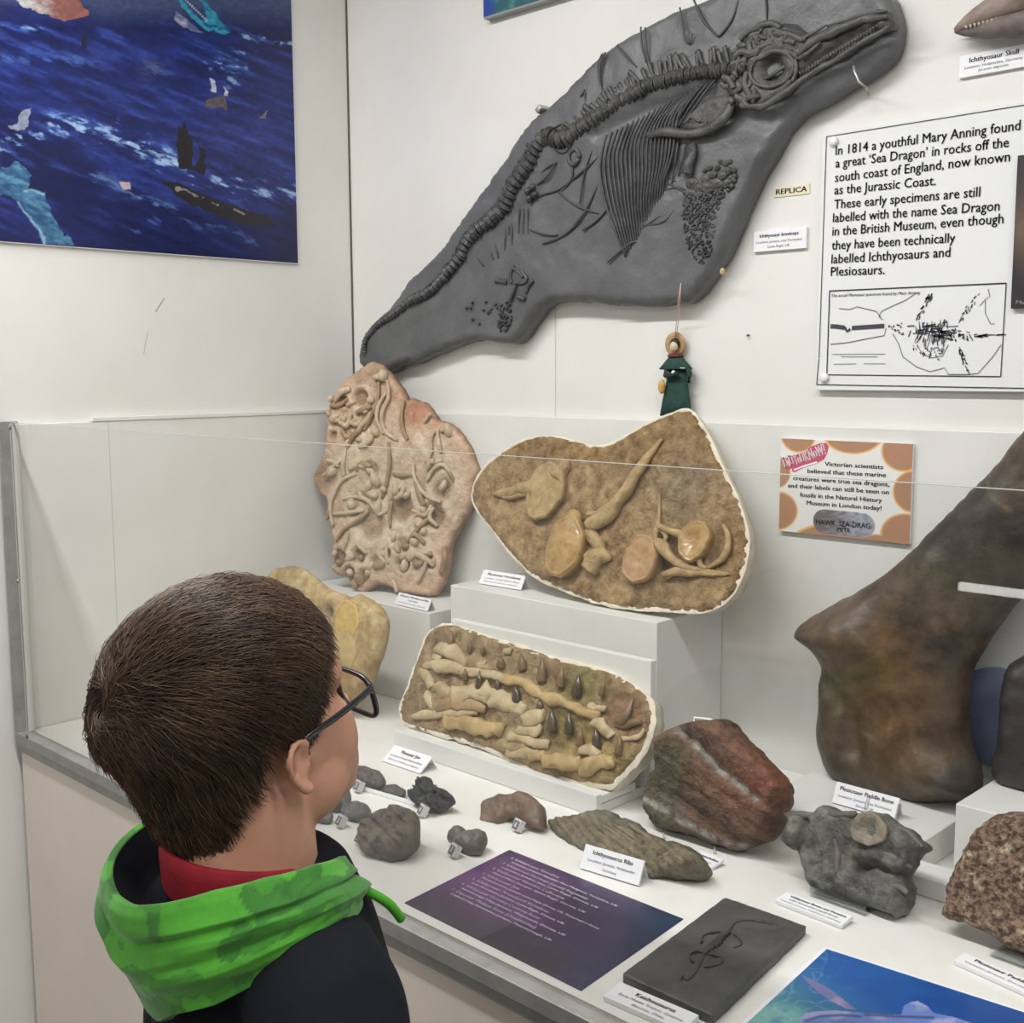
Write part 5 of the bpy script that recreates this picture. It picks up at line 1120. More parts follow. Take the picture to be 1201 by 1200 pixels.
def cP(u, v, D, h):
    n = fbm(uv3(u, v, 8), 4, 113); n2 = fbm(uv3(u, v, 50), 3, 114); C = np.tile(C8(92, 82, 72), (len(u), 1))
    q = FP.uv(*zpb((420, 950))[0]); q2 = FP.uv(*zpb((420, 720))[0]); d = dpoly(u, v, [q, q2]); C = mixc(C, C8(122, 92, 64), np.exp(-(d/.075)**2)*(.9+n))
    C = mixc(C, C8(60, 56, 53), np.clip(n*1.4+.0, 0, 1)); g_ = FP.uv(*zpb((560, 420))[0]); C = mixc(C, C8(70, 66, 62), .6*np.exp(-((u-g_[0])**2+(v-g_[1])**2)/.10**2)); g_ = FP.uv(*zpb((590, 1090))[0]); C = mixc(C, C8(60, 60, 62), .7*np.exp(-((u-g_[0])**2+(v-g_[1])**2)/.03**2)); C = mixc(C, C8(118, 100, 78), np.clip(n2*.7-.12, 0, 1)*.7)
    q = FP.uv(*zpb((470, 540))[0]); C = mixc(C, C8(104, 96, 76), .8*np.exp(-(((u-q[0])/.05)**2+((v-q[1])/.018)**2)))
    q = FP.uv(*zpb((260, 640))[0]); C = mixc(C, C8(106, 96, 86), .7*np.exp(-(((u-q[0])/.03)**2+((v-q[1])/.01)**2)))
    q = FP.uv(*zpb((520, 1080))[0]); C = mixc(C, C8(128, 104, 76), .6*np.exp(-((u-q[0])**2+(v-q[1])**2)/.035**2)*(.8+n2))
    for pl in (((660, 230), (665, 290), (690, 330), (735, 360)), ((415, 970), (430, 900), (410, 880)), ((330, 950), (380, 970)), ((320, 660), (375, 720))):
        d = dpoly(u, v, [FP.uv(*k) for k in zpb(*pl)]); C = mixc(C, C8(140, 126, 106), np.exp(-(d/.0026)**2)*.55)
    return lin(C)
m_pad = mat('paddle_bone_surface', (80, 70, 60), .40, spec=.35, attr=True, c2=(190, 184, 176), scale=22, bump=.35, bscale=60, bdist=.005)
stone('paddle_fossil', 'very large dark brown paddle bone with a pointed knob standing at the right', 'fossil bone', FP, outP, .045, .035, hP, cP, m_pad, PZ(1075, 944, ZP), res=.005, wd=.055, jit=.001, seed=39, pname='bone', zmin=ZP+.0006)
# dark bone and blue-grey disc on the right block
zdb = zoomed(1040, 820, 5)
FD = standing(PZ(1180, 928, ZQ)+np.array([0, .03, .0]), 6, 0)
stone('dark_bone', 'dark fossil bone cut off by the right edge beside the big paddle bone', 'fossil bone', FD, [(1165, 912), (1164, 890), (1170, 870), (1172, 830), (1178, 790), (1190, 775), (1215, 765), (1260, 780), (1280, 850), (1270, 920), (1230, 932), (1185, 925)], .03, .03, lambda u, v, D: .004*fbm(uv3(u, v, 20), 4, 121), None, mat('dark_bone_surface', (58, 54, 52), .45, c2=(40, 40, 42), scale=16, bump=.4, bscale=60), PZ(1180, 928, ZQ), res=.006, wd=.03, jit=.001, seed=41, pname='bone', zmin=ZQ+.0006)
pd = standing((0, 1.645, ZQ), 0, 0); q = pd.uv(1170, 842)
dk = MB(); M_ = Matrix((tuple(pd.U), tuple(pd.V), tuple(pd.N))).transposed().to_4x4(); M_.translation = Vector(pd.w(q[0], q[1], 0)); r_ = q[1]-.001
dk.lathe([(.0005, -.006), (r_*.97, -.006), (r_, -.003), (r_, .001), (r_*.96, .003), (.0005, .003)], M_, 40)
single('round_plate', dk, mat('blue_grey_plate', (112, 120, 146), .4, c2=(92, 100, 124), scale=12), 'round blue-grey plate standing behind the paddle bone', 'plate', smooth=True)

# ---------------------------------------------------------------- thin dark slab with a small skeleton, lying down
zk2 = zoomed(690, 1020, 3.874)
FK = Frame((0, 0, CZ+.013), (1, 0, 0), (0, 1, 0))
outK = [(850, 1051), (900, 1068), (945, 1085), (947, 1091), (915, 1118), (875, 1152), (836, 1188), (780, 1166), (731, 1145), (729, 1139), (770, 1110), (812, 1078)]
def hK(u, v, D):
    h = .0008*fbm(uv3(u, v, 18), 3, 131)
    d = dpoly(u, v, [FK.uv(*q) for q in zk2((430, 530), (500, 440), (545, 360), (620, 290), (680, 235), (830, 250))]); return h-.0016*np.exp(-((d-.010)/.004)**2)
kei = thing('small_skeleton_slab', 'thin dark grey slab with a little long-necked skeleton lying on the counter', 'fossil slab', PZ(840, 1120, CZ))
P = [(850, 1051), (946, 1085), (836, 1190), (729, 1141)]
cen = np.mean([FK.uv(*q) for q in P], 0)
mbk = relief(FK, [lerp(P[i], P[(i+1) % 4], f_) for i in range(4) for f_ in (0.015, .04, .2, .4, .6, .8, .96, .985)], .0105, hK, .0032, .002, .0006, 43)
part('slab', mbk, mat('dark_slate', (84, 84, 84), .5, c2=(66, 66, 66), scale=14, bump=.25, bscale=70, bdist=.003), kei, True)
m_kb = mat('skeleton_bone', (52, 51, 50), .5, c2=(72, 70, 68), scale=80, bump=.4)
KT = lambda name, pts, r: part(name, tubepx(FK, zk2(*pts), r, .0006, 7, .8, .3, 6, len(pts)), m_kb, kei, True)
KT('neck', ((640, 285), (648, 262), (665, 242), (700, 232), (755, 231)), [.0016, .0014, .0012, .001]); KT('skull', ((755, 231), (795, 238), (835, 250)), [.0016, .0022, .0006])
KT('trunk', ((640, 285), (610, 300), (575, 335), (545, 360), (525, 385)), [.0028, .0042, .005, .0045, .002]); KT('tail', ((525, 385), (505, 425), (485, 465), (455, 497), (438, 500), (425, 483), (416, 505)), [.0018, .0017, .0014, .001, .0007])
for P_ in (((600, 282), (560, 285), (520, 300), (512, 330)), ((660, 292), (685, 315), (692, 340), (660, 357)), ((525, 375), (490, 370), (458, 386), (475, 420)), ((540, 385), (600, 395), (596, 430), (525, 440))): KT('limb', P_, [.0012, .0016, .0011, .0014])
for i in range(7):
    x, y = 620-i*12, 292+i*13; KT('rib', ((x-22, y-6), (x, y), (x+16, y+14)), [.0005, .0009, .0005])

# ---------------------------------------------------------------- printed sheets lying on the counter
FC = Frame((0, 0, CZ+.0008), (1, 0, 0), (0, 1, 0))
def purple(X, Y, S, T):
    n = fbm(np.stack([S*6, T*5, 0*S], -1), 4, 141); C = np.tile(C8(62, 46, 82), (len(X), 1)); C = mixc(C, C8(104, 58, 118), np.clip(1.2-np.hypot((S-.22)/.42, (T-.5)/.45), 0, 1)+n*.3)
    C = mixc(C, C8(38, 48, 78), np.clip((S-.62)*2.2, 0, 1)); C = mixc(C, C8(30, 62, 84), np.clip((S-.75)*3, 0, 1)*np.clip((T-.5)*2.5, 0, 1)); C = mixc(C, C8(52, 46, 58), np.clip(.35-T, 0, 1)*2.2); C = mixc(C, C8(40, 52, 104), np.clip((S-.8)*3, 0, 1)*np.clip((.45-T)*3, 0, 1))
    C = mixc(C, C8(72, 70, 92), np.clip(fbm(np.stack([S*26, T*10, 0*S+3], -1), 4, 142)*1.4-.25, 0, 1)*np.clip(.5-T, 0, 1)*1.6); return lin(np.clip(C, 0, 255))
qd = [FC.uv(*q) for q in ((474, 1059), (681, 1162), (801, 1078), (597, 997))]
sh = thing('info_sheet', 'purple printed list of numbered fossils lying on the white counter', 'sheet', PZ(640, 1080, CZ))
part('printed_sheet', MB().prism(FC, qd, -.0006, 0), mat('sheet_purple', (70, 52, 90), .4), sh)
part('printed_face', picture(FC, qd, 110, 80, purple, .0003), mat('gloss_print', (255, 255, 255), .3, attr=True), sh)
FQ = Frame(FC.w(*qd[0], .0003), FC.w(*qd[1], 0)-FC.w(*qd[0], 0), FC.w(*qd[3], 0)-FC.w(*qd[0], 0)); Wq = np.linalg.norm(qd[1]-qd[0]); Hq = np.linalg.norm(qd[3]-qd[0])
mb = MB(); mb2 = MB()
for i, (a_, b_, n_) in enumerate((("1. Ichthyosaur Vertebra", "Location: Jurassic deposits, Port Mulgrave, Yorkshire, UK", .72), ("2. Ichthyosaur Rostrum (snout) fragments", "Location: Jurassic, Lias, Lyme Regis, Dorset, UK", .66), ("3. Ichthyosaur Vertebra Collection", "Mixed Sizes, Jurassic, Lyme Regis, Dorset, UK", .64), ("4. Ichthyosaur Jaw", "Partial jaw bone, Jurassic, Lyme Regis, Dorset, UK. Preserved in Pyrite", .78), ("5. Ichthyosaur Articulated Vertebrae", "Lias Formation, Jurassic, Lyme Regis, Dorset, UK", .63), ("6. Ichthyosaur Vertebra Centrum Bone", "Kimmeridge Clay, Jurassic, Weymouth, Dorset, UK", .70), ("7. Dinosaur Phalanx Bone (Ornithischia)", "Oxford Clay Formation, Jurassic, Peterborough, UK", .68))):
    y = Hq*(.90-i*.098)
    text_on(mb, FQ, a_, (Wq*.07, y), (Wq*(.07+.013*len(a_)), y), Hq*.030, bold=.02, h=.0004); text_on(mb2, FQ, b_, (Wq*.10, y-Hq*.042), (Wq*(.08+n_*.9), y-Hq*.042), Hq*.020, h=.0004, shear=.15)
m_tw = mat('print_white', (222, 214, 228), .5)
part('title_lettering', mb, m_tw, sh); part('small_lettering', mb2, m_tw, sh)

def bluef(X, Y, S, T):
    C = np.tile(C8(34, 88, 158), (len(X), 1)); n = fbm(np.stack([X/24, Y/12, 0*X], -1), 4, 151)
    C = mixc(C, C8(22, 70, 140), (Y-1130)/60+n*.3); t1 = np.clip((1000-X)/90+(Y-1150)/60, 0, 1); C = mixc(C, C8(62, 122, 158), t1*.9+n*.2*t1); C = mixc(C, C8(120, 172, 168), np.clip((950-X)/60+(Y-1180)/40, 0, 1)*(.6+n))
    w_ = np.clip(1-np.abs(fbm(np.stack([X/20, Y/10, 0*X+7], -1), 3, 152))*7, 0, 1)*np.clip((1010-X)/60, 0, 1); C = mixc(C, C8(150, 196, 206), w_*.5)
    def pz(*p): return zoomed(880, 1080, 3.74)(*p)
    k = inpoly(X, Y, pz((228, 240), (280, 262), (340, 296), (400, 340), (440, 372), (470, 392), (420, 386), (350, 352), (290, 310), (250, 270))); C[k] = mixc(np.tile(C8(112, 112, 158), (len(X), 1)), C8(150, 140, 176), n+.3)[k]
    k = inpoly(X, Y, pz((218, 430), (235, 408), (290, 396), (380, 394), (470, 402), (580, 412), (660, 412), (670, 380), (690, 360), (730, 352), (770, 372), (800, 404), (900, 424), (980, 452), (1150, 520), (1000, 600), (700, 600), (300, 520), (222, 470)))
    C[k] = mixc(np.tile(C8(98, 122, 184), (len(X), 1)), C8(152, 156, 196), .5+n*1.2)[k]
    for pl, c in ((((240, 440), (300, 420), (400, 414), (480, 420)), (46, 66, 120)), (((500, 412), (640, 420), (800, 425)), (52, 58, 100))):
        d = dpoly(X, Y, pz(*pl)); C = mixc(C, C8(*c), np.exp(-(d/1.5)**2)*.8)
    return lin(np.clip(C, 0, 255))
Rb = FC.uv(969, 1117); th = FC.uv(880, 1200)-Rb; th /= np.linalg.norm(th); rr_ = FC.uv(1190, 1199)-Rb; rr_ /= np.linalg.norm(rr_); rr_ = rr_-th*(rr_@th); rr_ /= np.linalg.norm(rr_)
LW, LH = .30, .21
qd = [Rb+th*LH, Rb+th*LH+rr_*LW, Rb+rr_*LW, Rb]
bp_ = thing('blue_print', 'blue underwater picture in a white margin lying at the lower right', 'picture', FC.w(*np.mean(qd, 0)))
qo = [qd[0]+(th-rr_)*.005, qd[1]+(th+rr_)*.005, qd[2]+(rr_-th)*.005, qd[3]-(rr_+th)*.005]
part('white_mount', MB().prism(FC, qo, -.0006, .0035), m_card, bp_)
part('printed_face', picture(FC, qd, 190, 140, bluef, .004), bpy.data.materials['gloss_print'], bp_)

# ---------------------------------------------------------------- label cards standing and lying in the case
def counter_card(label, bl, br, tl, z, tilt, lines, thick=.004, group='label cards in the case', support=False):
    zz_ = z+.0006+(thick*math.sin(math.radians(tilt)) if tilt <= 70 else 0); A_, B_ = PZ(*bl, zz_), PZ(*br, zz_); U_ = (B_-A_)/np.linalg.norm(B_-A_); Bk = np.array([-U_[1], U_[0], 0]); t_ = math.radians(tilt)
    f = Frame(A_, U_, Bk*math.sin(t_)+np.array([0, 0, 1.])*math.cos(t_)); Wd = np.linalg.norm(B_-A_); Hh = f.uv(*tl)[1]
    o = thing('label_card', label, 'label', (A_+B_)/2, group)
    flat = tilt > 70
    if flat: f = f.off(thick)
    part('card', MB().fbox(f, 0, Wd, 0 if flat else .0, Hh, -thick, 0, .0004), m_card, o)
    if not flat:      # folded foot behind the card
        V_ = [f.w(0.002, Hh*.92, -thick), f.w(Wd-.002, Hh*.92, -thick)]; Ft = [V_[0]*1.0, V_[1]*1.0]
        for q in Ft: q += Bk*(Hh*.35); q[2] = z+.0008
        mb = MB(); o_ = Bk*.0008; mb.add([V_[0], V_[1], Ft[1], Ft[0], V_[0]+o_, V_[1]+o_, Ft[1]+o_, Ft[0]+o_], [(0, 1, 2, 3), (7, 6, 5, 4), (0, 3, 7, 4), (1, 5, 6, 2), (0, 4, 5, 1), (3, 2, 6, 7)])
        part('card_foot', mb, m_card, o)
    lettering(f, Wd, Hh, lines, o); return o
counter_card('white card before the pale bone bed slab on the low plinth', (462, 708), (500, 717), (465, 694), ZL, 30, [('Dinosaur Vertebra and Rib', .08, .94, .72, .15), ('Assemblage', .36, .66, .46, .13), ('Late Jurassic, Morrison, Wyoming', .08, .92, .18, .11)], .003)
counter_card('white card reading Plesiosaur Vertebrae on the tall plinth', (561, 684), (610, 692), (567, 668), ZT, 30, [('Plesiosaur Vertebrae', .14, .92, .66, .17), ('Location: Oulad Abdoun Basin', .1, .92, .40, .11), ('Morocco, Cretaceous deposits', .1, .9, .17, .11)], .003)
counter_card('white card reading Mosasaur Jaw on the counter left of the easel', (447.5, 892), (491.5, 907), (454.5, 871), CZ, 55, [('Mosasaur Jaw', .28, .78, .66, .19), ('Location: Oulad Abdoun Basin', .08, .92, .40, .11), ('Morocco, Cretaceous deposits', .1, .9, .17, .11)], .003)
counter_card('white card reading Ichthyosaurus Ribs leaning on the grey-green rib stone', (679, 1018), (748, 1039), (684, 989), CZ, 28, [('Ichthyosaurus Ribs', .16, .84, .68, .17), ('Location: Jurassic, Holzmaden', .1, .9, .38, .12), ('Germany', .38, .62, .14, .12)], .004)
counter_card('half hidden white card lying behind the rib stone, under the red-brown rock', (808, 1010), (835, 1021), (815, 998), CZ, 80, [('Mesosaurus brasiliensis', .05, .95, .55, .22), ('Permian, Brazil', .1, .8, .2, .14)], .004)
counter_card('white card reading Plesiosaur Paddle Bone in front of the big dark bone', (975, 941), (1049, 962), (979, 916), ZP, 25, [('Plesiosaur Paddle Bone', .08, .93, .66, .19), ('Location: Jurassic, Lias Formation', .08, .92, .34, .12), ('Dorset, UK', .38, .66, .10, .12)], .004)
counter_card('flat white label lying before the grey vertebra stone', (909, 1060), (987, 1090), (920, 1049), CZ, 82, [('Ichthyosaur Bones and Vertebra', .12, .95, .66, .17), ('with Ammonite (squid food)', .14, .86, .40, .15), ('Location: Jurassic, Holzmaden, Germany', .06, .96, .14, .11)], .005)
counter_card('flat white label reading Plesiosaur Paddle at the right edge before the brown rock', (1118, 1131), (1222, 1178), (1132, 1122), CZ, 84, [('Plesiosaur Paddle Bone', .16, .98, .60, .24), ('Location: Jurassic, Dorset, UK', .10, .9, .22, .14)], .005)
counter_card('flat white label reading Keichousaurus before the little skeleton slab', (707, 1174), (800, 1215), (724, 1156), CZ, 84, [('Keichousaurus', .28, .78, .62, .20), ('Early Middle Triassic, Guizhou', .12, .92, .36, .12), ('deposits, China', .34, .74, .12, .12)], .006)
# ================================================================ small numbered fossils
zs_ = zoomed(340, 860, 3.753)
m_fd = mat('fossil_dark', (92, 86, 82), .5, c2=(66, 62, 60), scale=60, bump=.7, bscale=120, bdist=.004)
m_fg = mat('fossil_grey', (112, 112, 112), .55, c2=(84, 84, 86), scale=60, bump=.6, bscale=120, bdist=.004)
m_fk = mat('fossil_black', (62, 62, 66), .5, c2=(36, 36, 40), scale=80, bump=.9, bscale=140, bdist=.006)
m_fb = mat('fossil_brown', (122, 100, 84), .5, c2=(90, 72, 62), scale=36, bump=.5, bscale=90, bdist=.004)
m_fs = mat('fossil_banded', (128, 114, 102), .55, c2=(82, 74, 70), scale=40, bump=.8, bscale=80, bdist=.006)
def pebble(label, base, px, A, B, mt, tilt=45, yaw=0, amp=.003, wd=.010, seed=0, z=CZ+.0006, power=.45, hx=None, freq=45):
    fr_ = standing(PZ(*base, CZ), tilt, yaw)
    hf = lambda u, v, D: amp*1.6*fbm(uv3(u, v, freq*1.6), 4, seed)+amp*.8*np.abs(fbm(uv3(u, v, freq*4), 2, seed+1))+(hx(fr_, u, v) if hx else 0)
    return single('fossil_bone', inflate(fr_, px, A, B, .0024, wd, hf, .0022, seed, zmin=z, power=power), mt, label, 'fossil bone', 'small numbered fossils', True)
pebble('dark rounded bone beside number block 2, nearest the boy\'s cheek at the back', (436, 927), zs_((270, 196), (282, 172), (302, 156), (332, 149), (366, 160), (400, 170), (418, 196), (414, 234), (396, 250), (366, 252), (330, 232), (296, 222), (274, 214)), .012, .012, m_fd, 45, 0, seed=201)
pebble('small flat dark bone left of the black bone on the clear stand', (462, 937), zs_((405, 256), (416, 238), (432, 228), (470, 233), (500, 252), (504, 274), (472, 292), (432, 284), (410, 270)), .006, .006, m_fd, 60, 0, .001, seed=203)
pebble('black craggy bone on a small clear stand', (506, 954), zs_((526, 278), (536, 256), (552, 240), (560, 214), (572, 195), (592, 204), (612, 200), (640, 232), (676, 252), (704, 266), (722, 290), (706, 318), (678, 338), (650, 354), (616, 346), (580, 330), (548, 310)), .014, .012, m_fk, 40, 0, .006, .012, 205, z=CZ+.0045, freq=70)
pebble('grey ridged bone at the back of the number 3 pile', (385, 950), zs_((106, 332), (110, 306), (150, 276), (210, 236), (240, 230), (257, 250), (258, 318), (222, 344), (180, 350), (140, 342)), .013, .012, m_fg, 45, 0, seed=207)
pebble('small grey bone at the front left of the number 3 pile', (376, 966), zs_((106, 352), (130, 332), (178, 340), (190, 368), (164, 398), (112, 405), (104, 380)), .008, .008, m_fg, 45, 0, seed=209)
pebble('flat round grey vertebra right of number block 3', (417, 965), zs_((236, 334), (250, 313), (300, 306), (344, 320), (345, 368), (310, 388), (266, 392), (238, 376)), .011, .011, m_fg, 45, 0, .001, .007, 211, power=.3)
pebble('dark bone half hidden by the boy\'s chin', (352, 971), zs_((10, 385), (40, 345), (70, 326), (88, 326), (86, 368), (66, 412), (24, 416)), .010, .010, m_fd, 45, 0, seed=213)
def segs(fr_, u, v):
    a_, b_ = fr_.uv(*zs_((520, 350))[0]), fr_.uv(*zs_((370, 540))[0]); d = (b_-a_)/np.linalg.norm(b_-a_); q = ((u-a_[0])*d[0]+(v-a_[1])*d[1])/np.linalg.norm(b_-a_)
    return -.006*np.exp(-((q % .36-.18)/.035)**2)
pebble('largest small fossil, a banded run of joined vertebrae beside number block 5', (455, 1011), zs_((316, 472), (322, 430), (336, 400), (388, 362), (440, 331), (500, 326), (550, 350), (557, 402), (550, 478), (520, 520), (470, 555), (430, 572), (372, 556), (326, 522)), .024, .022, m_fs, 42, 0, .004, .018, 215, hx=segs)
pebble('brown arched bone with a hollow underneath beside number block 6', (606, 971), zs_((849, 415), (849, 348), (868, 302), (918, 277), (1000, 263), (1060, 276), (1100, 305), (1118, 346), (1118, 414), (1090, 421), (1040, 412), (1018, 384), (978, 370), (946, 388), (930, 416), (890, 419)), .014, .016, m_fb, 35, 0, .0012, .010, 217)
pebble('claw shaped grey-brown bone beside number block 7', (545, 1003), zs_((696, 480), (708, 448), (722, 430), (746, 415), (778, 428), (808, 430), (838, 422), (858, 442), (855, 490), (832, 528), (792, 540), (760, 530), (720, 502)), .013, .012, mat('fossil_olive', (104, 98, 92), .45, c2=(84, 78, 72), scale=30, bump=.4, bscale=80), 45, 0, .002, .012, 219)
acrylic_easel('small clear stand under the black craggy bone', (484, 947), (509, 960), .05, .035, False, .004)
el = bpy.data.objects['clear_easel.002'] if 'clear_easel.002' in bpy.data.objects else None
a_ = PZ(514, 941, CZ)
f = Frame(a_, (1, -.1, 0), (0, 0, 1))
part('scroll_back', MB().tube([f.w(-.018, .004, -.004), f.w(-.018, .022, -.008), f.w(-.012, .016, -.008), f.w(-.004, .010, -.008), f.w(.003, .020, -.008), f.w(.004, .004, -.004)], .0014, 8), m_acryl, el, True)
m_nb = mat('number_block_clear', (196, 196, 196), .12, coat=.5); m_nd = mat('number_block_face', (104, 100, 98), .3)
def numblock(n, px, py, yaw):
    p = PZ(px, py, CZ+.0006); fr_ = standing(p, 30, yaw); o = thing('number_block', 'small clear block carrying the number %s' % n, 'number block', p, 'number blocks'); s_ = .0105
    t30 = math.radians(30); fr_ = Frame(p+np.array([0, 0, .010*math.sin(t30)]), fr_.U, fr_.V)
    part('block', MB().fbox(fr_, -s_*.75, s_*.75, 0, s_*1.6, -.010, 0, .0008), m_nb, o)
    part('number_face', MB().fbox(fr_, -s_*.6, s_*.6, s_*.12, s_*1.3, 0, .0003), m_nd, o)
    mb = MB(); text_on(mb, fr_, n, (-s_*.22, s_*.4), (s_*.22, s_*.4), s_*.75, h=.0006, bold=.03); part('number', mb, m_card, o)
for n, (x, y), yw in (('2', (282, 264), -10), ('3', (202, 420), -14), ('5', (288, 498), -12), ('7', (700, 552), -16), ('6', (984, 440), -10), ('4', (562, 372), -20)):
    q = zs_((x, y))[0]; numblock(n, q[0], q[1], yw)
# white strip standing in for a bright streak of reflected light
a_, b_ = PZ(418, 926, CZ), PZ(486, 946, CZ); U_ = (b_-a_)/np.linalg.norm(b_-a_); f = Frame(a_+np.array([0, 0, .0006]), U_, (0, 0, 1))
single('streak_strip', MB().fbox(f, 0, np.linalg.norm(b_-a_), 0, .006, -.004, .0, .0006), mat('streak_white', (240, 242, 244), .08, coat=.6), 'strip coloured white for a bright reflected streak between the small dark bones', 'strip')

# ================================================================ hanging green doll
zo = zoomed(740, 380, 10)
FD_ = WB.off(.017)
doll = thing('hanging_doll', 'little green dressed doll hanging on a string below the grey replica', 'ornament', FD_.px(793, 486))
k1 = pxs(FD_, 790, 430, 1)
def cone(pts_px, flat=.36, n=18, wob=0.0):
    """lathe-like body through (centre x, y, half width) rows in photo pixels"""
    mb = MB(); V = []
    for cx, cy, hw in pts_px:
        c = FD_.uv(cx, cy)
        for i in range(n):
            t_ = 2*math.pi*i/n; r = hw*k1*(1+wob*math.cos(5*t_)); V.append(FD_.w(c[0]+r*math.cos(t_), c[1], r*flat*math.sin(t_)))
    m_ = len(pts_px); Fc = [(a*n+i, a*n+(i+1) % n, (a+1)*n+(i+1) % n, (a+1)*n+i) for a in range(m_-1) for i in range(n)]
    Fc += [tuple(range(n-1, -1, -1)), tuple((m_-1)*n+i for i in range(n))]; return mb.add(V, Fc)
m_grn = mat('doll_green', (30, 72, 62), .8, c2=(20, 52, 46), scale=90, bump=.4, bscale=200); m_grd = mat('doll_dark_green', (28, 52, 46), .85)
part('dress', cone([(793, 432, 10), (793.5, 440, 10.5), (793, 455, 13), (792.5, 470, 15.5), (792, 488, 18)], .38, 24, .05), m_grn, doll, True)
part('cape', cone([(791.5, 416, 5), (792, 421, 9.5), (792, 427, 14), (792, 432.5, 18.5), (792, 433.5, 17)], .45, 24, .04), m_grn, doll, True)
c = FD_.px(791.5, 403.5, -.006); M_ = Matrix((tuple(FD_.U), tuple(FD_.V), tuple(FD_.N))).transposed().to_4x4(); M_.translation = Vector(c)
part('halo', MB().lathe([(.0005, -.002), (11*k1, -.001), (11.6*k1, .0008), (11*k1, .0025), (8*k1, .001), (.0005, .0015)], M_, 28), mat('doll_straw', (190, 158, 110), .5, c2=(150, 118, 76), scale=60), doll, True)
cc = FD_.uv(791, 406.5)
part('head', MB().fblob(FD_, cc[0], cc[1], .002, 4.1*k1, 5.2*k1, 4.2*k1), mat('doll_face', (206, 192, 168), .5), doll, True)
cc = FD_.uv(790.6, 404.2); part('hair', MB().fblob(FD_, cc[0]-.0004, cc[1]+.0005, -.0015, 5.2*k1, 6.2*k1, 4.4*k1), mat('doll_hair', (40, 32, 28), .6), doll, True)
part('scarf', cone([(791.5, 414, 3.5), (791.5, 416, 7.5), (791.8, 418, 8.8), (791.8, 419.5, 6)], .7, 16), mat('doll_red', (96, 40, 38), .7), doll, True)
m_bl = m_grd
part('arm', MB().tube([FD_.px(782, 434, .008), FD_.px(781, 440, .012), FD_.px(786, 440, .016), FD_.px(794, 438, .017)], [3*k1, 3.2*k1, 3*k1, 2*k1], 10), m_bl, doll, True)
part('arm', MB().tube([FD_.px(807, 432, .004), FD_.px(808, 440, .006), FD_.px(807.5, 449, .006)], [2.6*k1, 2.6*k1, 2*k1], 10), m_bl, doll, True)
cc = FD_.uv(796.3, 438); part('hand', MB().fblob(FD_, cc[0], cc[1], .017, 2.2*k1, 3*k1, 2*k1), mat('doll_hand', (226, 222, 206), .5), doll, True)
cc = FD_.uv(780.5, 453.5); part('basket', MB().fblob(FD_, cc[0], cc[1], .012, 3.9*k1, 7*k1, 2.6*k1), mat('doll_gold', (204, 168, 96), .5, c2=(180, 140, 70), scale=80), doll, True)
part('basket_string', MB().tube([FD_.px(783, 436, .014), FD_.px(781, 446, .013)], .5*k1, 6), bpy.data.materials['doll_gold'], doll, True)
part('trim_cord', MB().tube([FD_.px(777, 433.5, .008), FD_.px(784, 432.8, .011), FD_.px(793, 431.6, .0125), FD_.px(803, 431.8, .010)], .45*k1, 6), m_card, doll, True)
tp_ = FI.px(797, 345, .002)
for dx in (-1.2, 1.2):
    part('hanging_string', MB().tube([FD_.px(792+dx*.6, 396, 0), FD_.px(794.5+dx, 372, .006), FI.px(796+dx*.8, 352, .003), FI.px(798, 332, .003)], .38*k1, 6), mat('pink_string', (206, 170, 156), .7) if dx < 0 else bpy.data.materials['pink_string'], doll, True)

# ================================================================ the yellow and tan fact card inside the case
ze = zoomed(900, 490, 6.005)
FE = Frame((0, YB, CAMZ), (1, 0, 0), (0, 0, 1)).off(.007)
qe = [FE.uv(*q) for q in ze((75, 797), (992, 890), (1030, 182), (98, 148))]
u0 = (qe[0][0]+qe[3][0])/2; u1 = (qe[1][0]+qe[2][0])/2; v0 = (qe[0][1]+qe[1][1])/2; v1 = (qe[2][1]+qe[3][1])/2
fc = thing('fact_card', 'tan and white card headed Did You Know inside the case on the back panel', 'sign', FE.w((u0+u1)/2, v0, 0))
part('backing_board', MB().fbox(FE, u0, u1, v0, v1, -.0065, 0, .0006), m_card, fc)
circ = [((215, 105), 128, 140), ((605, 120), 210, 135), ((960, 235), 160, 145), ((1030, 520), 150, 150), ((960, 820), 168, 145), ((68, 385), 92, 110), ((70, 655), 140, 135), ((440, 905), 300, 160), ((760, 930), 130, 110)]
circ = [((ze(c)[0]), rx/6.005, ry/6.005) for c, rx, ry in circ]
def factf(X, Y, S, T):
    C = np.tile(C8(228, 228, 224), (len(X), 1)); d = np.full(len(X), 9.)
    for (cx, cy), rx, ry in circ: d = np.minimum(d, np.hypot((X-cx)/rx, (Y-cy)/ry))
    C = mixc(C, C8(224, 176, 112), np.clip((1.03-d)/.04, 0, 1)); C = mixc(C, C8(176, 134, 106), np.clip((.95-d)/.04, 0, 1))
    cx, cy = ze((537, 745))[0]; dx = np.abs(X-cx)-132/6.005; dy = np.abs(Y-cy-(X-cx)*.10); r = np.hypot(np.maximum(dx, 0), dy)
    n = fbm(np.stack([X/5, Y/3, 0*X], -1), 3, 161); g = np.clip(.5+(X-cx)/60+n*.4, 0, 1); G = mixc(np.tile(C8(112, 106, 108), (len(X), 1)), C8(160, 164, 178), g); k = r < 86/6.005*1.0
    C[k] = G[k]; return lin(np.clip(C, 0, 255))
part('printed_face', picture(FE, [(u0, v0), (u1, v0), (u1, v1), (u0, v1)], 230, 170, factf, .0004), m_print, fc)
mb = MB()
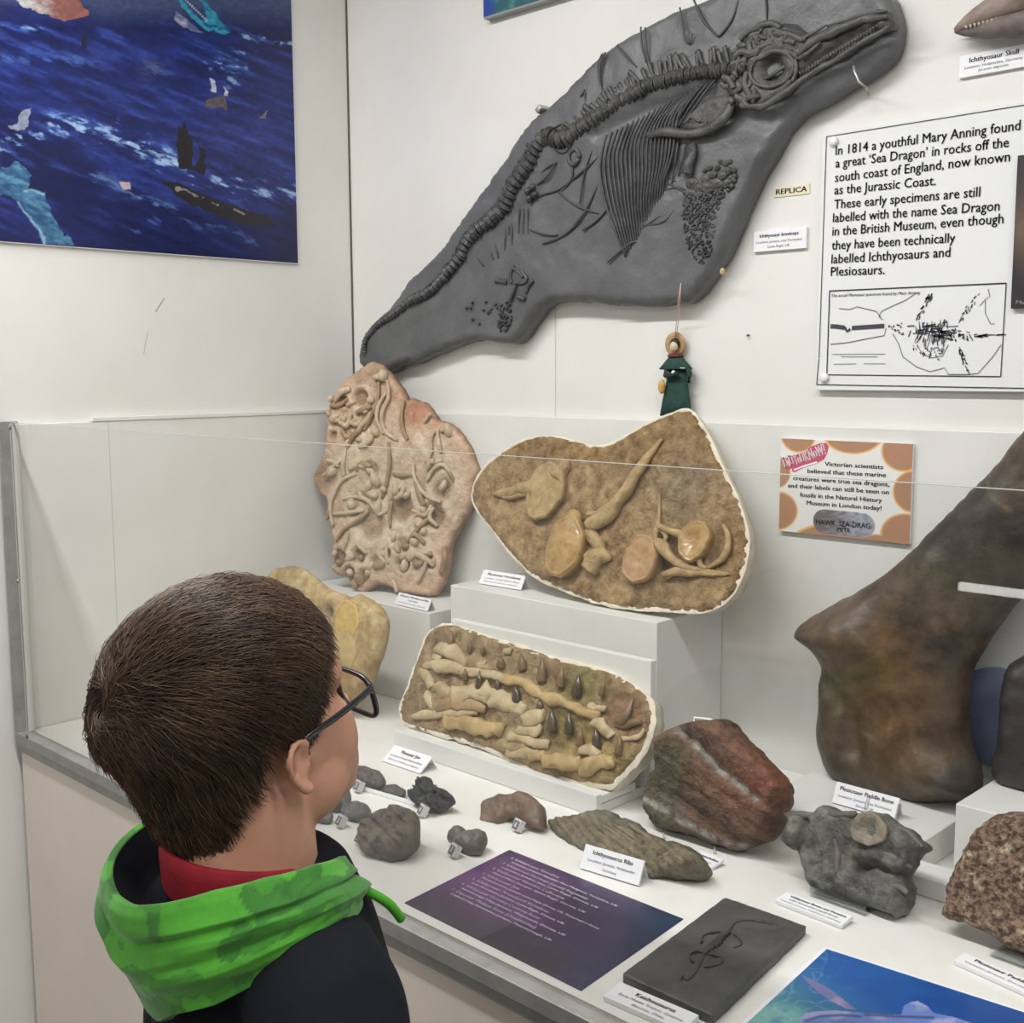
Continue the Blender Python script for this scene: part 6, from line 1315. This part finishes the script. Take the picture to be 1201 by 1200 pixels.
for s, a, b in (("Victorian scientists", (402, 338), (815, 362)), ("believed that these marine", (281, 388), (835, 418)), ("creatures were true sea dragons,", (180, 438), (858, 484)), ("and their labels can still be seen on", (143, 490), (856, 540)), ("fossils in the Natural History", (228, 556), (806, 596)), ("Museum in London today!", (275, 612), (803, 652))):
    a, b = ze(a, b); text_px(mb, FE, s, a, b, 5.0, bold=.02, h=.001)
part('lettering', mb, m_ink, fc)
m_pk = mat('logo_pink', (196, 84, 110), .4); m_lw = mat('logo_white', (240, 236, 236), .4)
mb = MB(); mb2 = MB()
mb.prism(FE, [FE.uv(*q) for q in ze((112, 290), (150, 268), (196, 262), (262, 240), (300, 205), (375, 178), (412, 178), (430, 200), (420, 250), (398, 292), (350, 318), (255, 350), (190, 384), (170, 374), (176, 356), (132, 366))], .0004, .0009)
for i, (s, x0, x1, y0, y1, cp) in enumerate((("DiD", 124, 192, 356, 330, 13), ("YoU", 198, 266, 334, 306, 12), ("KNoW?", 272, 418, 308, 252, 13))):
    a, b = ze((x0, y0), (x1, y1)); text_px(mb2, FE, s, a, b, cp, bold=.03, h=.0014)
strokes_px(mb2, FE, [ze((186, 368), (250, 343), (350, 312))], 1.8, .0014)
part('logo_outline', mb, m_pk, fc); part('logo_lettering', mb2, m_lw, fc)
mb = MB(); a, b = ze((340, 748), (735, 782)); text_px(mb, FE, "HAWK: SEA-DRAG:", a, b, 6, bold=.02, h=.001); a, b = ze((490, 798), (590, 806)); text_px(mb, FE, "PETE.", a, b, 4.6, bold=.02, h=.001)
part('stone_lettering', mb, mat('carved_ink', (74, 74, 84), .6), fc)
# ================================================================ the boy
def remesh(mb, vox, smooth=6, fac=.5):
    me = mb.mesh('tmp'); o = bpy.data.objects.new('tmp', me); COL.objects.link(o)
    r = o.modifiers.new('r', 'REMESH'); r.mode = 'VOXEL'; r.voxel_size = vox; r.use_smooth_shade = True
    if smooth: s_ = o.modifiers.new('s', 'SMOOTH'); s_.iterations = smooth; s_.factor = fac
    dg = bpy.context.evaluated_depsgraph_get(); ev = o.evaluated_get(dg); m2 = ev.to_mesh()
    V = np.empty(len(m2.vertices)*3); m2.vertices.foreach_get('co', V); V = V.reshape(-1, 3); Fc = [tuple(p.vertices) for p in m2.polygons]
    ev.to_mesh_clear(); bpy.data.objects.remove(o); bpy.data.meshes.remove(me)
    out_ = MB(); out_.v = [tuple(q) for q in V]; out_.f = Fc; return out_
HD = PD(281, 838, .90); HP = math.radians(16)          # head centre and upward tilt
cH, sH = math.cos(HP), math.sin(HP)
def hd(x, y, z): return np.array([HD[0]+x, HD[1]+y*cH-z*sH, HD[2]+y*sH+z*cH])
HX = np.array([1., 0, 0]); HY = np.array([0, cH, sH]); HZ = np.array([0, -sH, cH])
def hb(mb, c, r, **k): return mb.blob(hd(*c), [HX*r[0], HY*r[1], HZ*r[2]], 24, 16, **k)
NK = PD(288, 1000, .90)                                  # base of the neck
TY = math.radians(-15); TR = np.array([math.cos(TY), math.sin(TY), 0]); TF = np.array([-math.sin(TY), math.cos(TY), 0]); TZ = np.array([0, 0, 1.])
TC = NK+TF*.02
def tb(x, y, z): return TC+TR*x+TF*y+TZ*z                # torso coordinates, z from the base of the neck
boy = thing('person', 'brown-haired boy in glasses and a black hoodie with green hood facing the case', 'person', (TC[0], TC[1], 0))
sk_ = MB()
CR = ((0, -.010, .022), (.0700, .0850, .0745))
hb(sk_, *CR); hb(sk_, (0, .016, -.020), (.063, .061, .068)); hb(sk_, (0, .040, -.060), (.050, .045, .048)); hb(sk_, (0, .062, -.088), (.026, .020, .020))
for s_ in (-1, 1):
    hb(sk_, (s_*.030, .046, -.036), (.0275, .029, .040)); hb(sk_, (s_*.040, .018, -.060), (.022, .035, .032)); hb(sk_, (s_*.026, .058, .016), (.030, .016, .022))
hb(sk_, (0, .084, -.036), (.011, .014, .011)); hb(sk_, (0, .084, -.012), (.008, .010, .022)); hb(sk_, (0, .081, -.062), (.019, .009, .006)); hb(sk_, (0, .080, -.071), (.016, .009, .006))
def ear(s_):
    e = lambda y, z, x=.0: hd(s_*(.0672+x*.85), .004+y*.80, -.016+z*.74)
    rim = [e(.002, -.010, .002), e(.004, .006, .006), e(-.008, .016, .011), e(-.022, .010, .016), e(-.026, -.008, .016), e(-.020, -.026, .012), e(-.010, -.038, .008), e(.0, -.040, .003)]
    sk_.tube(catmull(rim, n=4), [.0026, .003, .0033, .0036, .0035, .0034, .0050, .0034], 8)
    sk_.tube(catmull([e(-.004, .006, .004), e(-.014, .0, .009), e(-.012, -.016, .007), e(-.002, -.026, .004)], n=4), .0026, 8)
    sk_.blob(e(-.010, -.012, .0), [HX*.004, HY*.011, HZ*.016], 14, 9)
    sk_.blob(e(.002, -.018, .001), [HX*.0035, HY*.0035, HZ*.005], 10, 7)
ear(1); ear(-1)
# neck, trunk, limbs
sk_.tube(catmull([hd(0, -.022, -.02), hd(0, -.026, -.075), NK+np.array([0, .002, .045]), NK+np.array([0, -.002, -.03]), tb(0, -.01, -.07)], n=5), [.058, .055, .050, .053, .062, .075], 20)
sk_.tube(catmull([tb(0, 0, -.05), tb(0, .0, -.12), tb(0, .005, -.22), tb(0, .005, -.32), tb(0, 0, -.42), tb(0, 0, -.48)], n=4), [.07, .10, .108, .10, .108, .10], 22, flat=.72, up=TF)
FZ = .0
for s_ in (-1, 1):
    arm = [tb(s_*.075, -.005, -.055), tb(s_*.125, -.005, -.075), tb(s_*.150, -.010, -.13), tb(s_*.165, -.018, -.26), tb(s_*.172, .0, -.36), tb(s_*.176, .03, -.455)]
    sk_.tube(catmull(arm, n=5), [.035, .040, .036, .031, .027, .020], 14)
    h0 = tb(s_*.176, .035, -.47); dn = np.array([0, 0, -1.])*.97+TF*.22; sd_ = -TR*s_
    sk_.tube([h0+dn*-.02, h0+dn*.02, h0+dn*.06], [.020, .026, .024], 12, flat=.55, up=TR)
    for i, (o_, L_) in enumerate(((-.021, .052), (-.007, .060), (.008, .056), (.021, .044))):
        r0 = h0+dn*.05+TF*(-o_)
        sk_.tube(catmull([r0, r0+dn*L_*.5+sd_*.002, r0+dn*L_*.8+sd_*.010, r0+dn*L_*.95+sd_*.018], n=3), [.0072, .0066, .0055], 8)
    sk_.tube(catmull([h0+TF*.016+dn*.005, h0+TF*.036+dn*.026+sd_*.006, h0+TF*.038+dn*.052+sd_*.012], n=3), [.0095, .0085, .006], 8)
    hip = tb(s_*.062, 0, -.47); kn_ = np.array([hip[0]+TR[0]*s_*.008, hip[1]+.012, .36]); an = np.array([kn_[0], kn_[1]-.012, .075])
    sk_.tube(catmull([hip+TZ*.04, hip-TZ*.05, (hip+kn_)/2, kn_, (kn_+an)/2+np.array([0, -.008, .04]), an, an-TZ*.04], n=4), [.068, .072, .060, .045, .044, .030, .030], 16)
    sk_.tube(catmull([an+np.array([0, -.02, -.045]), an+TF*.05+np.array([0, 0, -.05]), an+TF*.13+np.array([0, 0, -.056])], n=3), [.028, .026, .016], 12)
m_skin = mat('skin', (206, 158, 132), .5, c2=(196, 142, 118), scale=14, sss=.12, bump=.08, bscale=180, bdist=.001)
body = part('body', remesh(sk_, .0032, 5), m_skin, boy, True)
for s_ in (-1, 1): part('eye', MB().blob(hd(s_*.030, .0570, -.012), [HX*.011, HY*.010, HZ*.0085], 14, 9), m_card, boy, True)
# trousers and shoes
tr_ = MB()
for s_ in (-1, 1):
    hip = tb(s_*.062, 0, -.47); kn_ = np.array([hip[0]+TR[0]*s_*.008, hip[1]+.012, .36]); an = np.array([kn_[0], kn_[1]-.012, .075])
    tr_.tube(catmull([hip+TZ*.10, hip-TZ*.05, (hip+kn_)/2, kn_, (kn_+an)/2, an-TZ*.005], n=4), [.08, .082, .072, .060, .056, .052], 18)
    sh_ = MB().tube(catmull([an+np.array([0, -.035, -.035]), an+np.array([0, .0, -.025]), an+TF*.06+np.array([0, 0, -.035]), an+TF*.135+np.array([0, 0, -.042])], n=4), [.030, .040, .038, .026], 14)
    sh_.v = [(x, y, max(z, .001)) for x, y, z in sh_.v]
    part('shoe', sh_, mat('shoe_dark', (40, 40, 44), .6) if 'shoe_dark' not in bpy.data.materials else bpy.data.materials['shoe_dark'], boy, True)
tr_.tube([tb(0, 0, -.36), tb(0, 0, -.50)], [.118, .120], 22, flat=.76, up=TF)
part('trousers', remesh(tr_, .007, 4), mat('trouser_navy', (36, 40, 54), .85, bump=.3, bscale=300), boy, True)
# hoodie
ho = MB()
ho.tube(catmull([tb(0, .0, -.005), tb(0, .0, -.05), tb(0, .0, -.12), tb(0, .005, -.22), tb(0, .005, -.34), tb(0, .0, -.43)], n=4), [.070, .098, .124, .132, .130, .134], 26, flat=.76, up=TF)
for s_ in (-1, 1):
    ho.blob(tb(s_*.085, -.005, -.062), [TR*.072, TF*.056, TZ*.042], 18, 12)
    ho.tube(catmull([tb(s_*.05, -.005, -.055), tb(s_*.118, -.005, -.080), tb(s_*.152, -.010, -.14), tb(s_*.168, -.018, -.26), tb(s_*.176, .0, -.36), tb(s_*.180, .03, -.45)], n=5), [.050, .056, .052, .046, .042, .036], 16)
ho.tube(catmull([NK+np.array([0, 0, -.065]), NK+np.array([0, -.002, -.016])], n=3), [.085, .066], 20)
m_blk = mat('hoodie_black', (24, 26, 34), .9, c2=(18, 20, 26), scale=9, bump=.35, bscale=26, bdist=.006, spec=.2)
hm = remesh(ho, .006, 6)
V = np.array(hm.v); V = V+.004*fbm(V*np.array([14, 14, 9]), 3, 301)[:, None]*np.array([.7, .7, .2]); hm.v = [tuple(q) for q in V]
part('hoodie', hm, m_blk, boy, True)
# t-shirt collar: a thin red band round the neck
def ringsurf(rings, close=False):
    """rings: list of (n,3) arrays"""
    n = len(rings[0]); V = np.vstack(rings); Fc = []
    for j in range(len(rings)-1):
        for i in range(n if close else n-1): Fc.append((j*n+i, j*n+(i+1) % n, (j+1)*n+(i+1) % n, (j+1)*n+i))
    return V, Fc
def around(angs, r, z, dy=0.0):
    a = np.radians(angs); return np.stack([NK[0]+r*np.sin(a), NK[1]+dy+r*np.cos(a), NK[2]+z+0*a], 1)
A = np.linspace(0, 360, 73)[:-1]
ia = lambda xs, ys: np.interp(A, xs, ys)
zc_ = ia([0, 60, 90, 135, 180, 225, 270, 300, 360], [-.026, -.010, .004, .012, .018, .022, .016, .0, -.026]); rc_ = ia([0, 60, 90, 180, 270, 300, 360], [.064, .060, .058, .062, .058, .060, .064])
rings = [around(A, rc_+.002, zc_-.034), around(A, rc_+.0035, zc_-.012), around(A, rc_+.003, zc_-.001), around(A, rc_+.0005, zc_+.001), around(A, rc_-.001, zc_-.004), around(A, rc_-.001, zc_-.03)]
V, Fc = ringsurf(rings, True); part('shirt_collar', MB().add(V, Fc), mat('shirt_red', (164, 26, 44), .8, c2=(140, 20, 36), scale=30, bump=.4, bscale=400, bdist=.001), boy, True)
a2 = np.linspace(196, 236, 12); z2_ = np.interp(a2, A, zc_); r2_ = np.interp(a2, A, rc_)
V, Fc = ringsurf([around(a2, r2_-.003, z2_-.012), around(a2, r2_-.0022, z2_-.001), around(a2, r2_-.003, z2_+.006), around(a2, r2_-.0045, z2_-.001)]); part('neck_label', MB().add(V, Fc), m_card, boy, True)
# hood hanging down behind the neck
B = np.linspace(38, 318, 85); ib = lambda xs, ys: np.interp(B, xs, ys)
K_ = [38, 60, 90, 115, 135, 155, 170, 185, 200, 225, 250, 270, 290, 318]
r_rim = ib(K_, [.070, .080, .090, .096, .100, .104, .105, .103, .101, .097, .094, .092, .088, .078]); z_rim = ib(K_, [-.012, .004, .016, .018, .014, .004, -.003, -.004, .001, .006, .010, .010, .0, -.02])
r_bot = ib(K_, [.080, .096, .112, .114, .110, .100, .088, .086, .092, .096, .096, .096, .092, .082]); z_bot = ib(K_, [-.040, -.030, -.026, -.042, -.062, -.078, -.096, -.094, -.070, -.050, -.034, -.026, -.03, -.04])
wv = .0035*fbm(np.stack([B*.05, B*0, B*0], -1), 3, 311)
def foldw(k, am): return am*np.sin(np.radians(B*3.1+k*47))+am*.8*fbm(np.stack([B*.045, B*0+k*1.7, B*0], -1), 3, 320+k)
outer = [around(B, r_rim-.006, z_rim-.006), around(B, r_rim-.003, z_rim+.001), around(B, r_rim+.002, z_rim+.002), around(B, r_rim+.006, z_rim-.004+foldw(0, .0008))]
for k, t_ in enumerate(np.linspace(.12, 1.0, 14)):
    bul = .009*math.sin(math.pi*min(t_*1.1, 1))
    cr = np.exp(-((t_-.26)/.05)**2)*-.006+np.exp(-((t_-.55)/.06)**2)*-.0035*np.clip(np.sin(np.radians(B-60)), 0, 1)
    r_ = (r_rim+.006)*(1-t_)+r_bot*t_+bul+cr+foldw(k, .0022)*math.sin(math.pi*t_); z_ = (z_rim-.004)*(1-t_)+z_bot*t_
    outer.append(around(B, r_, z_))
outer.append(around(B, r_bot-.012, z_bot-.004)); outer.append(around(B, r_bot-.035, z_bot+.012))
V, Fc = ringsurf(outer)
m_gr = mat('hood_green', (90, 190, 40), .75, attr=True, c2=(200, 214, 190), scale=22, bump=.35, bscale=60, bdist=.003, sheen=.25)
# finer copy of the surface so the dye blocks keep crisp edges
def refine(V, n_ang, n_ring, fa=3, fr=4):
    G = V.reshape(n_ring, n_ang, 3); x = np.linspace(0, n_ang-1, (n_ang-1)*fa+1); y = np.linspace(0, n_ring-1, (n_ring-1)*fr+1)
    i = np.minimum(x.astype(int), n_ang-2); t_ = (x-i)[None, :, None]; G = G[:, i]*(1-t_)+G[:, i+1]*t_
    j = np.minimum(y.astype(int), n_ring-2); t_ = (y-j)[:, None, None]; G = G[j]*(1-t_)+G[j+1]*t_
    return [g for g in G]
fine = refine(V, len(B), len(outer)); V, Fc = ringsurf(fine); P_ = V-NK; aa = np.degrees(np.arctan2(P_[:, 0], P_[:, 1])) % 360
w1 = fbm(P_*26, 3, 331); w2 = fbm(P_*26, 3, 332); q1 = aa/15+1.0*w1; q2 = P_[:, 2]/.020+1.0*w2
cell = np.stack([np.floor(q1), np.floor(q2)], -1).astype(np.int64); sel = _h(cell[:, 0], cell[:, 1], 0*cell[:, 0], 77)
Cg = np.where(sel[:, None] > .66, C8(56, 132, 36), np.where(sel[:, None] > .40, C8(68, 152, 38), C8(84, 174, 44)))
f1 = q1-np.floor(q1); f2 = q2-np.floor(q2); ed = np.minimum(np.minimum(f1, 1-f1)*15*.0019*1.6, np.minimum(f2, 1-f2)*.020); Cg = Cg*(1-.16*np.exp(-(ed/.0011)**2)*(sel > .40))[:, None]
hood = part('hood', MB().add(V, Fc, lin(Cg)), m_gr, boy, True)
inner = [around(B, r_rim-.003, z_rim+.0008), around(B, r_rim-.008, z_rim-.008), around(B, r_rim-.018+foldw(3, .002), z_rim-.020), around(B, (r_rim+.062)/2-.004+foldw(4, .002), z_rim-.030), around(B, .070+0*B, z_rim-.032), around(B, .062+0*B, z_rim-.026)]
V, Fc = ringsurf(inner); part('hood_lining', MB().add(V, Fc), m_blk, hood, True)
# drawstring end lying over the right shoulder
part('hood_cord', MB().tube(catmull([around([62], .088, -.016)[0], around([58], .098, -.022)[0], around([54], .112, -.034)[0], around([50], .120, -.050)[0]], n=5), .0038, 8), mat('cord_green', (74, 160, 40), .8), boy, True)

# glasses
gl = part('glasses', MB(), None, boy) if False else None
fz, fy = -.011, .086
gm = MB()
m_gf = mat('glasses_black', (24, 26, 30), .25, coat=.4)
def rimp(s_, n=28):
    P = []
    for t_ in np.linspace(0, 2*math.pi, n, endpoint=False):
        c, si = math.cos(t_), math.sin(t_); x = .0255*np.sign(c)*abs(c)**.55; z = .0185*np.sign(si)*abs(si)**.6
        P.append(hd(s_*(.0345)+x, fy-.004*(abs(s_*.0345+x)/.06)**2, fz-.006+z))
    return P
for s_ in (-1, 1):
    P = rimp(s_); gm.tube(P+[P[0], P[1]], .0021, 8, flat=1.2)
gm.tube([hd(-.010, fy, fz), hd(0, fy+.003, fz+.002), hd(.010, fy, fz)], .002, 8)
frame_ = part('glasses', gm, m_gf, boy, True, 'black framed glasses')
for s_ in (-1, 1):
    part('temple', MB().tube(catmull([hd(s_*.060, fy-.004, fz+.006), hd(s_*.065, fy-.010, fz+.006), hd(s_*.070, .04, fz+.004), hd(s_*.0715, .010, fz+.003), hd(s_*.070, -.004, fz-.001)], n=5), [.0034, .0034, .0030, .0026, .0022], 8, flat=.6, up=HX), m_gf, frame_, True)
    P = rimp(s_); V = [q for q in P]+[q+HY*.0012 for q in P]; n = len(P)
    part('lens', MB().add(V, [tuple(range(n)), tuple(range(2*n-1, n-1, -1))]+[(i, n+i, n+(i+1) % n, (i+1) % n) for i in range(n)]), m_glass, frame_)

# hair: a close cap and thousands of combed strands
rg = np.random.RandomState(3)
AZ = [0, 25, 45, 56, 64, 72, 80, 86, 92, 100, 112, 122, 140, 160, 180]; EL = [47, 46, 40, 30, 10, -12, -28, -32, -12, -8, -16, -28, -43, -54, -58]
cc0 = np.array(CR[0]); rr0 = np.array(CR[1])
def dirs(n):
    z = rg.uniform(-.95, 1, n); t_ = rg.uniform(-math.pi, math.pi, n); s_ = np.sqrt(1-z*z); return np.stack([s_*np.sin(t_), s_*np.cos(t_), z], 1)
def hairy(D, pad=0.0):
    az = np.degrees(np.abs(np.arctan2(D[:, 0], D[:, 1]))); el = np.degrees(np.arcsin(np.clip(D[:, 2], -1, 1))); return el > np.interp(az, AZ, EL)+pad
def shell(D, h): 
    # hull: skull ellipsoid, easing down to the neck at the back
    p = D*(rr0+np.asarray(h)[:, None])
    el = np.degrees(np.arcsin(np.clip(D[:, 2], -1, 1))); az = np.arctan2(D[:, 0], D[:, 1])
    t_ = np.clip((-el-14)/48, 0, 1); hh = np.asarray(h)                       # below the ears the hair follows the neck
    q = np.stack([(.051+hh)*np.sin(az), -.018+(.055+hh)*np.cos(az), np.zeros_like(az)], 1)-np.array([0, cc0[1], 0])
    e14 = math.radians(14); s0 = np.stack([(rr0[0]+hh)*math.cos(e14)*np.sin(az), (rr0[1]+hh)*math.cos(e14)*np.cos(az), -(rr0[2]+hh)*math.sin(e14)], 1)
    zl = -.108-cc0[2]; low = s0*(1-t_)[:, None]+q*t_[:, None]; low[:, 2] = s0[:, 2]*(1-t_)+zl*t_
    back = np.clip((-D[:, 1]+.1)/.4, 0, 1)*(t_ > 0)
    return p*(1-back)[:, None]+low*back[:, None]+cc0
H2W = lambda P: np.array(HD)+P[:, :1]*HX+P[:, 1:2]*HY+P[:, 2:3]*HZ
cap = MB(); nu, nv_ = 96, 64
D = np.array([(math.sin(math.pi*j/nv_)*math.sin(2*math.pi*i/nu), math.sin(math.pi*j/nv_)*math.cos(2*math.pi*i/nu), math.cos(math.pi*j/nv_)) for j in range(nv_+1) for i in range(nu)])
ok = hairy(D, 3.0); hgt = .004+.0045*np.clip(D[:, 2]+.5, 0, 1)
W_ = H2W(shell(D, hgt)); Fc = []
for j in range(nv_):
    for i in range(nu):
        f_ = (j*nu+i, (j+1)*nu+i, (j+1)*nu+(i+1) % nu, j*nu+(i+1) % nu)
        if all(ok[q] for q in f_): Fc.append(f_)
dark = C8(50, 38, 30); capC = np.tile(lin(dark), (len(W_), 1)); cap.add(W_, Fc, capC*.6)
NS = 26000
D = dirs(NS*3); D = D[hairy(D)][:NS]
wh = np.array([-.10, -.86, .42]); wh /= np.linalg.norm(wh)
E_ = wh+rg.normal(0, .13, (1800, 3)); E_ /= np.linalg.norm(E_, axis=1)[:, None]; E2 = wh+rg.normal(0, .045, (900, 3)); E2 /= np.linalg.norm(E2, axis=1)[:, None]; D = np.vstack([D, E_, E2]); NS = len(D)      # thicker growth over the crown
top = np.clip((D[:, 2]+.1)/.7, 0, 1); side = 1-top
L_ = (.026+.022*top)*rg.uniform(.7, 1.15, NS); L_ *= np.where(D[:, 2] < -.35, .62, 1)
pts = []; cur = D.copy(); NSEG = 6
jit_ = rg.normal(0, .20, (NS, 3))*(1+2.5*np.exp(-(np.linalg.norm(D-np.array([-.104, -.894, .437]), axis=1)/.22)**2))[:, None]
for k in range(NSEG):
    f_ = k/(NSEG-1)
    lift = .003+(.0075+.006*top)*np.minimum(f_*1.9, 1)*rg.uniform(.75, 1.1, NS)*(1 if k == 0 else 1)+.0018*f_*top
    if k == 0: lift_r = rg.uniform(.55, 1.12, NS)
    lift = .0025+(.0060+.0060*top)*np.minimum(f_*2.0, 1)*lift_r+.003*f_*(rg.uniform(0, 1, NS) < .04)+.010*f_**1.5*np.exp(-(np.linalg.norm(D-np.array([-.38, -.86, .30]), axis=1)/.22)**2)*rg.uniform(.2, 1, NS)
    pts.append(H2W(shell(cur, lift)))
    away = cur-wh; away -= cur*np.sum(away*cur, 1)[:, None]; away /= np.linalg.norm(away, axis=1)[:, None]+1e-6
    swirl = np.cross(cur, away); near = np.exp(-(np.linalg.norm(cur-wh, axis=1)/.45)**2)
    gv = np.array([0, -.15, -1.0])-cur*(cur@np.array([0, -.15, -1.0]))[:, None]
    fwd = np.array([.25, 1.0, 0])-cur*(cur@np.array([.25, 1.0, 0]))[:, None]
    d_ = away*1.0+swirl*near[:, None]*.9+gv*(.25+1.0*side[:, None])+fwd*(.55*top[:, None])+jit_*(1+.5*f_)
    clump = fbm(D*9, 2, 41); d_ += np.cross(cur, d_)*(.35*clump)[:, None]
    d_ -= cur*np.sum(d_*cur, 1)[:, None]; d_ /= np.linalg.norm(d_, axis=1)[:, None]+1e-6
    cur = cur+d_*(L_/(NSEG-1)/.085)[:, None]; cur /= np.linalg.norm(cur, axis=1)[:, None]
pts = np.array(pts)                                      # seg, strand, xyz
rad = np.array([.00040, .00044, .00042, .00036, .00026, .00008])
T = np.gradient(pts, axis=0); T /= np.linalg.norm(T, axis=2)[..., None]+1e-9
out_d = pts-np.array(HD); out_d /= np.linalg.norm(out_d, axis=2)[..., None]
S1 = np.cross(T, out_d); S1 /= np.linalg.norm(S1, axis=2)[..., None]+1e-9; S2 = np.cross(S1, T)
ring = [pts+rad[:, None, None]*(math.cos(a)*S1+math.sin(a)*S2) for a in (math.pi/2, math.pi/2+2.094, math.pi/2+4.189)]
VV = np.stack(ring, 2).transpose(1, 0, 2, 3).reshape(-1, 3)      # strand, seg, 3, xyz
base_ = (np.arange(NS)*NSEG*3)[:, None]
q_ = []
for k in range(NSEG-1):
    for i in range(3): q_.append(np.stack([base_[:, 0]+k*3+i, base_[:, 0]+k*3+(i+1) % 3, base_[:, 0]+(k+1)*3+(i+1) % 3, base_[:, 0]+(k+1)*3+i], 1))
q_ = np.concatenate(q_)
mixv = np.clip(.35+.5*fbm(D*7, 3, 43)+rg.normal(0, .22, NS), 0, 1)
Cs = mixc(np.tile(C8(66, 50, 40), (NS, 1)), C8(112, 90, 70), mixv)
Cs = lin(Cs).repeat(NSEG*3, 0)
k0 = len(cap.v); me = bpy.data.meshes.new('hair')
base = np.array(boy.location[:])
allv = np.vstack([np.array(cap.v), VV])-base
me.from_pydata(allv.tolist(), [], [tuple(f) for f in cap.f]+(q_+k0).tolist())
at = me.color_attributes.new('Col', 'FLOAT_COLOR', 'POINT'); cA = np.ones((len(allv), 4)); cA[:k0, :3] = capC*.6; cA[k0:, :3] = Cs; at.data.foreach_set('color', cA.ravel())
m_hair = mat('hair_brown', (60, 46, 36), .45, attr=True, spec=.38)
link('hair', me, m_hair, boy, smooth=True)
for nm, p in (('ear', hd(.078, -.012, -.012)), ('hinge', hd(.066, fy-.008, fz+.006)), ('top', hd(0, -.01, .116)), ('back', hd(0, -.115, .02)), ('chin', hd(0, .075, -.105)), ('nape', hd(0, -.07, -.085)), ('rsh', tb(.15, -.01, -.1)), ('lsh', tb(-.15, -.01, -.1)), ('forehead', hd(.04, .075, .05)), ('cheek', hd(.06, .06, -.045))):
    print(nm, [round(float(q)) for q in proj(p)], end=' ')
print('boy top z', float(hd(0, -.01, .116)[2]), 'neck', NK)
